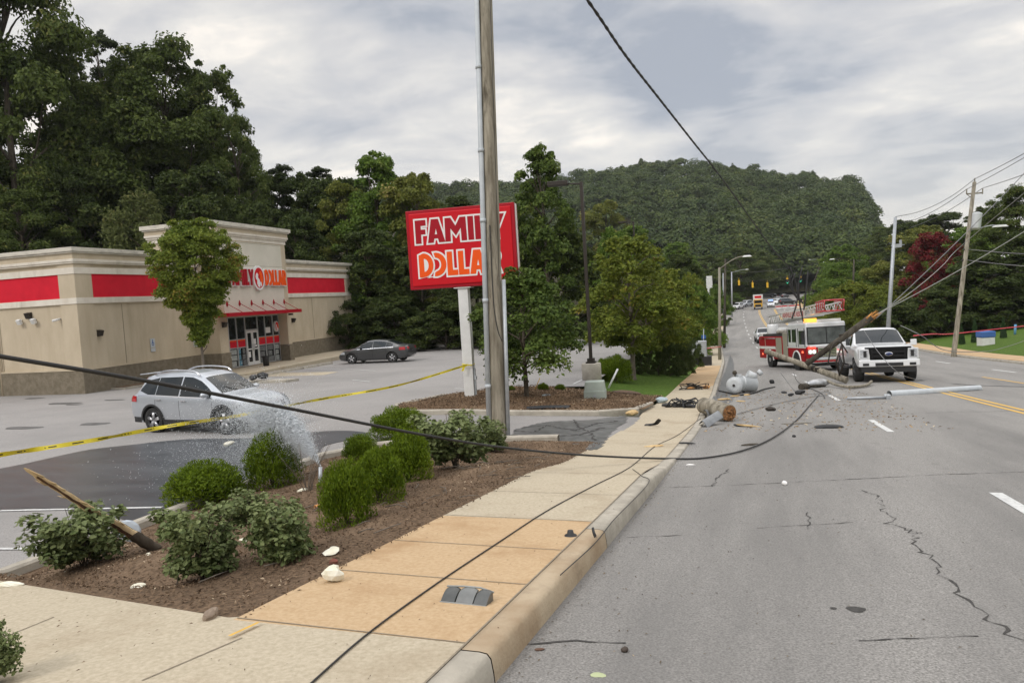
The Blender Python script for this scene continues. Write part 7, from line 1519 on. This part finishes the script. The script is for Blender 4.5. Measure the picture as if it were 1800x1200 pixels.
for k in range(14):
    t = rg.uniform(.3, .92); p, h_, c_ = prof[int(t*(n_-1))]; s0_ = p+side*h_*rg.choice((-.95, .95))-CF*h_*c_*.4; split.tube([s0_, s0_+dv*rg.uniform(.05, .16)+side*rg.uniform(-.03, .03)-CF*.01], [.010, .001], 4)
W(br, bark, 'bark_side', M_bark); sp_ = W(br, split, 'split_face', M_split); W(br, heart, 'dark_heart', M_heart)
# yellow barrier tape from the sign post to the left
def tape(name, lab, pts, wid, m, m2):
    P = catmull(pts, 24); mb = MB()
    n_ = len(P); rows = []
    for i, p in enumerate(P):
        a_ = .5*sin(i*.21)+.25*sin(i*.53+1); d_ = Vector(P[min(i+1, n_-1)]-P[max(i-1, 0)]).normalized(); u1 = Vector((0, 0, 1)); v1 = d_.cross(u1).normalized(); wv = (u1*cos(a_)+v1*sin(a_))*wid/2; rows.append([tuple(Vector(p)-wv), tuple(Vector(p)+wv)])
    mb.grid(rows, 0); t = mb.build(name, m); tag(t, lab, 'barrier tape')
    mk = MB()
    for i in range(3, n_-6, 7):
        R_ = [[tuple(Vector(a).lerp(Vector(b), f)+Vector(CF)*-.004) for f in (.36, .64)] for a, b in rows[i:i+4]]; mk.grid(R_, 0)
    mo = mk.build('printed_marks', m2); mo.parent = t
M_tape = mat('yellow_tape', (.80, .66, .03), (.72, .58, .03), scale=4, rough=.4)
tp = [at(822, 641, zs-.1), at(700, 677, 20.5), at(560, 702, 17.5), at(430, 728, 14.8), at(300, 748, 12.5), at(160, 774, 10.8), at(0, 799, 9.2), at(-80, 812, 8.6)]
tape('barrier_tape', 'yellow barrier tape with black print strung from the sign post to the left edge', tp, .062, M_tape, M_black)
mb = MB(); mb.tube([at(812, 640, zs-.12), at(828, 642, zs-.12), at(834, 639, zs+.2)], .02, 5); mb.grid([[tuple(at(815, 641, zs-.15)), tuple(at(819, 641, zs-.15))], [tuple(at(811, 652, zs-.16)), tuple(at(815, 652, zs-.16))]]); o = mb.build('tape_knot', M_tape); o.parent = sg; o.matrix_parent_inverse = sg.matrix_basis.inverted()
o = MB().tube(catmull([at(1606, 590, 44), at(1640, 587, 50), at(1680, 586, 56), at(1830, 570, 56), at(1980, 556, 58)], 8), .04, 4).build('red_tape', mat('red_tape', (.55, .06, .08))); tag(o, 'red barrier tape strung from the pickup towards the wooden pole', 'barrier tape')
o = MB().tube(catmull([at(1225, 613, 55), at(1245, 612, 55), at(1268, 609, 60)], 6), .03, 4).build('red_tape', mat('red_tape', (.55, .06, .08))); tag(o, 'thin red tape across the left pavement by the nearest street lamp', 'barrier tape')
# barricades at the junction
for k, (px, lab) in enumerate(((1369, 'left red and white barricade at the junction'), (1379, 'second red and white barricade at the junction'), (1392, 'third red and white barricade at the junction'), (1401, 'right-hand red and white barricade at the junction'))):
    q = at(px, 541, 180); b_ = thing('barricade', lab, 'barricade', (q[0], q[1], float(zD(q[1]))), 0, 'barricades at the junction'); mb = MB(); mb.bx(-.75, .75, -.02, .02, .7, .95); mb.build('red_board', M_signred, b_); mb = MB(); mb.bx(-.75, .75, -.02, .02, .35, .6); mb.build('white_board', M_face, b_)
    mb = MB()
    for x in (-.6, .6): mb.tube([(x, -.3, 0), (x, 0, 1.0), (x, .3, 0)], .03, 5)
    mb.build('legs_frame', M_galv, b_)
# traffic signals on a span wire
zl = 186; Ya = mat('signal_yellow', (.70, .42, .02)); Gl = mat('lit_green', (.05, .8, .5), None, emit=(.06, 1, .55), estr=2.5)
for px, py, lab, on in ((1299, 497, 'leftmost hanging yellow traffic signal seen from behind', 0), (1323, 501, 'second hanging yellow traffic signal seen from behind', 0), (1349, 501, 'third hanging yellow traffic signal, above the yellow truck', 0), (1384, 493, 'traffic signal showing green, left one of two', 1), (1407, 490, 'traffic signal showing green, right one of two', 1)):
    c = at(px, py, zl); s_ = thing('traffic_signal', lab, 'traffic light', tuple(c), 0, 'signals hanging over the junction'); mb = MB(); mb.bx(-.24, .24, -.15, .15, -.65, .65); mb.bx(-.04, .04, -.04, .04, .65, 1.2); mb.build('housing', Ya, s_, bevel=.04)
    if on: mb = MB(); mb.lathe([(0, -.17), (.26, -.16), (.27, -.14)], (0, 0, -.42), 'y', 14); mb.build('green_lens', Gl, s_); mb = MB(); mb.bx(-.25, .25, -.17, -.14, -.62, .3); mb.build('front_door', M_black, s_)
wire('span_wire', 'span wire carrying the traffic signals over the junction', [at(1240, 488, zl+2), at(1323, 494, zl+.2), at(1400, 484, zl+.2), at(1460, 476, zl)], .05, M_wire)
wire('span_wire', 'upper span wire crossing from the left lamps to the bend', [at(1262, 474, 150), at(1330, 478, 170), at(1449, 462, 235)], .05, M_wire)
# small things at the edges
q = gp(1733, 606); bb = thing('donation_box', 'blue-topped white box standing on the lawn', 'box', tuple(q), .3); mb = MB(); mb.bx(-.5, .5, -.4, .4, -.1, .62); mb.build('box_body', M_wht, bb, bevel=.03); mb = MB(); mb.bx(-.55, .55, -.45, .45, .62, 1.1); mb.build('lid', mat('lid_blue', (.05, .13, .38)), bb, bevel=.06)
q = gp(1784, 588); o = MB().tube([q, at(1785, 570, float((q-CAM) @ CF))], .10, 8).build('marker_post', mat('post_blue', (.12, .30, .50))); tag(o, 'small blue marker post on the lawn', 'post')
q = at(1227, 622, 52); o = thing('metal_cabinet', 'grey metal cabinet with black base beside the hedge', 'cabinet', (q[0], q[1], float(G(q[0], q[1])))); mb = MB(); mb.bx(-.6, .6, -.3, .3, .6, 1.7); mb.build('cabinet', M_galv, o, bevel=.02); mb = MB(); mb.bx(-.5, .9, -.4, .4, -.1, .62); mb.build('base', M_black, o)
q = gp(1236, 632); sp = thing('sign_post', 'thin metal sign post with a small blue sign by the left pavement', 'sign post', tuple(q)); zc = float((q-CAM) @ CF); mb = MB(); mb.tube([q-np.array([0, 0, .1]), at(1237, 578, zc)], .035, 6); W(sp, mb, 'post', M_galv); mb = MB(); mb.box(Vector(at(1237, 592, zc)), (.36, .03, .3)); W(sp, mb, 'sign_plate', M_blue)
q = at(1247, 500, 150); o = MB().box(Vector(q), (1.2, .5, 3.4)).build('tall_sign', M_wht, bevel=.1); tag(o, 'narrow pale sign pylon above the trees left of the road', 'sign'); mb = MB()
o2 = MB().tube([(q[0], q[1], float(G(q[0], q[1]))), tuple(q)], .15, 8).build('pylon_leg', M_galv); o2.parent = o
# pale house behind the trees at the right edge
q = at(1815, 530, 78); hs = thing('house', 'pale house half hidden behind the trees at the right edge', 'house', (q[0]+3, q[1], float(G(q[0], q[1]))), .2); mb = MB(); mb.bx(-6, 6, -4, 4, -1, 5); mb.build('wall', mat('house_brick', (.40, .28, .24), (.48, .36, .31), scale=6), hs); mb = MB(); mb.prism([(-6.6, 5), (6.6, 5), (0, 7.6)], -4.5, 4.5, 0, lambda a, b, h: (a, h, b)); mb.build('roof', mat('house_roof', (.12, .11, .10)), hs)
for x in (-4, -1, 2): mb = MB(); mb.bx(x, x+1.4, -4.04, -3.98, 2.4, 4.0); mb.build('window', M_cglass, hs)
mb = MB(); mb.bx(-6.05, 6.05, -4.06, -4.0, 1.2, 1.5); mb.build('white_trim', M_wht, hs)

# ------------------------------------------------------------------ loose cover: mulch chips, leaf litter, grit
def scatter(name, lab, n, pos, size, m, seed, flat=.25):
    rng = np.random.default_rng(seed); X, Y, Z = pos(rng, n); C_ = np.stack([X, Y, Z], 1); V, F = leaf_quads(C_, np.array([0, 0, 1.0])+rng.normal(size=(len(X), 3))*flat, size, rng, .42, .12)
    o = link_mesh(name, np_mesh(name, V, F), m); tag(o, lab, 'ground cover', kind='stuff'); return o
M_chip = foliage('bark_chips', (.065, .044, .029), (.22, .15, .095), (.50, .40, .28), .11, 0, .9, 2.0)
def pb(rng, n):
    U = rng.uniform(-10.6, -5.3, n); Y = rng.uniform(0, 1, n)*(13.7-bed_edge(U)-.05)+bed_edge(U)+.03; X = U+xD(Y); return X, Y, bedz(X, Y, U)+rng.uniform(.0, .02, n)
scatter('mulch_chips', 'brown bark chips and litter covering the bed', 26000, pb, .030, M_chip, 1, .6)
def pi_(rng, n):
    X = rng.uniform(-10.5, -3.2, n); Y = rng.uniform(18.6, 24.2, n); k = inpoly(X, Y, ISL); X, Y = X[k], Y[k]; return X, Y, G(X, Y)+.12+rng.uniform(0, .03, len(X))
scatter('island_chips', 'pale brown bark chips covering the island', 12000, pi_, .06, M_chip, 2, .5)
def pw_(rng, n):
    U = rng.uniform(-5.3, -3.75, n); Y = 2+rng.uniform(0, 1, n)**1.5*22; X = U+xD(Y); return X, Y, zD(Y)+walk_lift(Y)+.010
scatter('pavement_litter', 'small dark leaf crumbs on the pavement', 300, pw_, .013, foliage('crumbs', (.05, .035, .02), (.16, .10, .06), (.10, .13, .04), .2, 0, .9), 3, .3)
def pr_(rng, n):
    U = -3.66+rng.uniform(0, 1, n)**3*9; Y = 2.2+rng.uniform(0, 1, n)**1.3*32; X = U+xD(Y); return X, Y, zD(Y)+.005
scatter('road_grit', 'fine grit and crumbs along the kerb and on the road', 1500, pr_, .020, foliage('grit', (.05, .04, .03), (.20, .16, .11), (.45, .35, .22), .15, 0, .9), 4, .3)
def pd_(rng, n):
    Y = rng.uniform(16, 30, n); U = rng.uniform(-3.6, 1.2, n); X = U+xD(Y); return X, Y, zD(Y)+.012
scatter('splinter_crumbs', 'pale splinter crumbs strewn over the road by the transformers', 800, pd_, .075, foliage('splinter', (.10, .07, .04), (.40, .28, .15), (.6, .5, .35), .2, 0, .9), 5, .3)
def pa_(rng, n):
    U = rng.uniform(-10, -5.5, n); Y = 2.4+rng.uniform(0, 1, n)*(bed_edge(U)-2.45); X = U+xD(Y); return X, Y, G(X, Y)+.018
scatter('walkway_litter', 'small leaves and dirt crumbs on the concrete walkway', 110, pa_, .018, foliage('crumbs', (.05, .035, .02), (.16, .10, .06), (.10, .13, .04), .2, 0, .9), 6, .3)
# twigs on the mulch
rg = random.Random(12); mb = MB()
for k in range(70):
    U = rg.uniform(-7.6, -5.4); Y = rg.uniform(4.2, 12.5); X = U+float(xD(Y)); z = float(bedz(np.array(X), np.array(Y), np.array(U)))+.02; a = rg.uniform(0, 3.1); l = rg.uniform(.08, .35); mb.tube([(X, Y, z), (X+cos(a)*l*.5, Y+sin(a)*l*.5, z+.02), (X+cos(a+.3)*l, Y+sin(a+.3)*l, z)], .005, 4)
o = mb.build('twigs', M_bark2); tag(o, 'thin dry twigs lying on the mulch', 'twigs', kind='stuff')

# ------------------------------------------------------------------ water jet from the broken pipe
jet = gp(562, 850); zj = float((jet-CAM) @ CF); j0 = at(563, 818, zj)
o = MB().tube([jet-np.array([0, 0, .1]), j0-np.array([0, 0, .02])], .03, 8).build('broken_pipe', M_galv); tag(o, 'broken upright water pipe among the bushes', 'pipe')
rng = np.random.default_rng(9)
def drops(n, spread, vmin, vmax, tmax, size, grav=9.8, dirn=None):
    """droplets on ballistic paths thrown from the pipe towards the parked car"""
    v = -CR*.60 + np.array([0, 0, .80]) + np.array([CF[0], CF[1], 0])*.50; v /= np.linalg.norm(v)
    sp = rng.uniform(vmin, vmax, n)[:, None]; D = v[None]+rng.normal(size=(n, 3))*spread; D /= np.linalg.norm(D, axis=1, keepdims=True); t = (rng.uniform(0, 1, n)**.8*tmax)[:, None]
    P = j0+D*sp*t; P[:, 2] -= .5*grav*(t[:, 0]**2); gz = np.where(np.hypot(P[:, 0]-j0[0], P[:, 1]-j0[1]) > 1.2, lotz(P[:, 1])+.01, G(P[:, 0], P[:, 1])+.05); keep = P[:, 2] > gz; return P[keep], (D*sp-np.array([0, 0, grav])*t)[keep], size*rng.uniform(.5, 1.5, keep.sum())
def octa(P, Vv, s, stretch=1.6):
    d_ = Vv/np.linalg.norm(Vv, axis=1, keepdims=True); a_ = np.cross(d_, [0.3, 0.2, 1.0]); a_ /= np.linalg.norm(a_, axis=1, keepdims=True); b_ = np.cross(d_, a_); s = s[:, None]
    V = np.stack([P+d_*s*stretch, P+a_*s, P+b_*s, P-a_*s, P-b_*s, P-d_*s*stretch], 1).reshape(-1, 3); k = (np.arange(len(P))*6)[:, None, None]
    F = (np.array([[0, 1, 2], [0, 2, 3], [0, 3, 4], [0, 4, 1], [5, 2, 1], [5, 3, 2], [5, 4, 3], [5, 1, 4]])[None]+k).reshape(-1, 3); return V, F
parts_ = [drops(22000, .030, 5.2, 6.0, .30, .007)+(4.0,), drops(16000, .07, 4.2, 6.0, .46, .0055)+(3.5,), drops(20000, .11, 3.4, 6.2, .70, .0033)+(2.5,), drops(14000, .16, 3.2, 6.2, 1.05, .0031)+(2.5,), drops(70000, .085, 2.8, 6.2, .60, .0022)+(1.2,), drops(30000, .17, 2.2, 6.0, .95, .0019)+(1.2,), drops(2500, .20, 3.6, 6.6, 1.2, .0045)+(2.5,)]
Vs, Fs, off = [], [], 0
for P, Vv, s, st_ in parts_:
    V, F = octa(P, Vv, s, st_); Vs.append(V); Fs.append(F+off); off += len(V)
M_water = bpy.data.materials.new('water_drops'); M_water.use_nodes = True; nt = M_water.node_tree; nt.nodes.clear()
oo = _n(nt, 'ShaderNodeOutputMaterial'); df = _n(nt, 'ShaderNodeBsdfDiffuse'); df.inputs[0].default_value = (.85, .88, .9, 1); tl = _n(nt, 'ShaderNodeBsdfTranslucent'); tl.inputs[0].default_value = (.9, .92, .94, 1); tr_ = _n(nt, 'ShaderNodeBsdfTransparent')
m1 = _n(nt, 'ShaderNodeMixShader'); m1.inputs[0].default_value = .5; nt.links.new(df.outputs[0], m1.inputs[1]); nt.links.new(tl.outputs[0], m1.inputs[2]); m2_ = _n(nt, 'ShaderNodeMixShader'); m2_.inputs[0].default_value = .75; nt.links.new(tr_.outputs[0], m2_.inputs[1]); nt.links.new(m1.outputs[0], m2_.inputs[2]); nt.links.new(m1.outputs[0], oo.inputs[0])
o = link_mesh('water_spray', np_mesh('water_spray', np.concatenate(Vs), np.concatenate(Fs), True), M_water); tag(o, 'jet and falling spray of white water from the broken pipe', 'water', kind='stuff')

# ------------------------------------------------------------------ thin evening haze over the valley
mb = MB(); mb.bx(-908, 908, -608, 3008, -14, 175); hz = mb.build('haze', None if False else bpy.data.materials.new('haze')); tag(hz, kind='stuff')
hm = hz.data.materials[0]; hm.use_nodes = True; nt = hm.node_tree; nt.nodes.clear(); oo = _n(nt, 'ShaderNodeOutputMaterial'); pv = _n(nt, 'ShaderNodeVolumePrincipled'); pv.inputs['Color'].default_value = (.88, .91, .93, 1); pv.inputs['Density'].default_value = .00013; pv.inputs['Anisotropy'].default_value = .2; nt.links.new(pv.outputs[0], oo.inputs['Volume'])
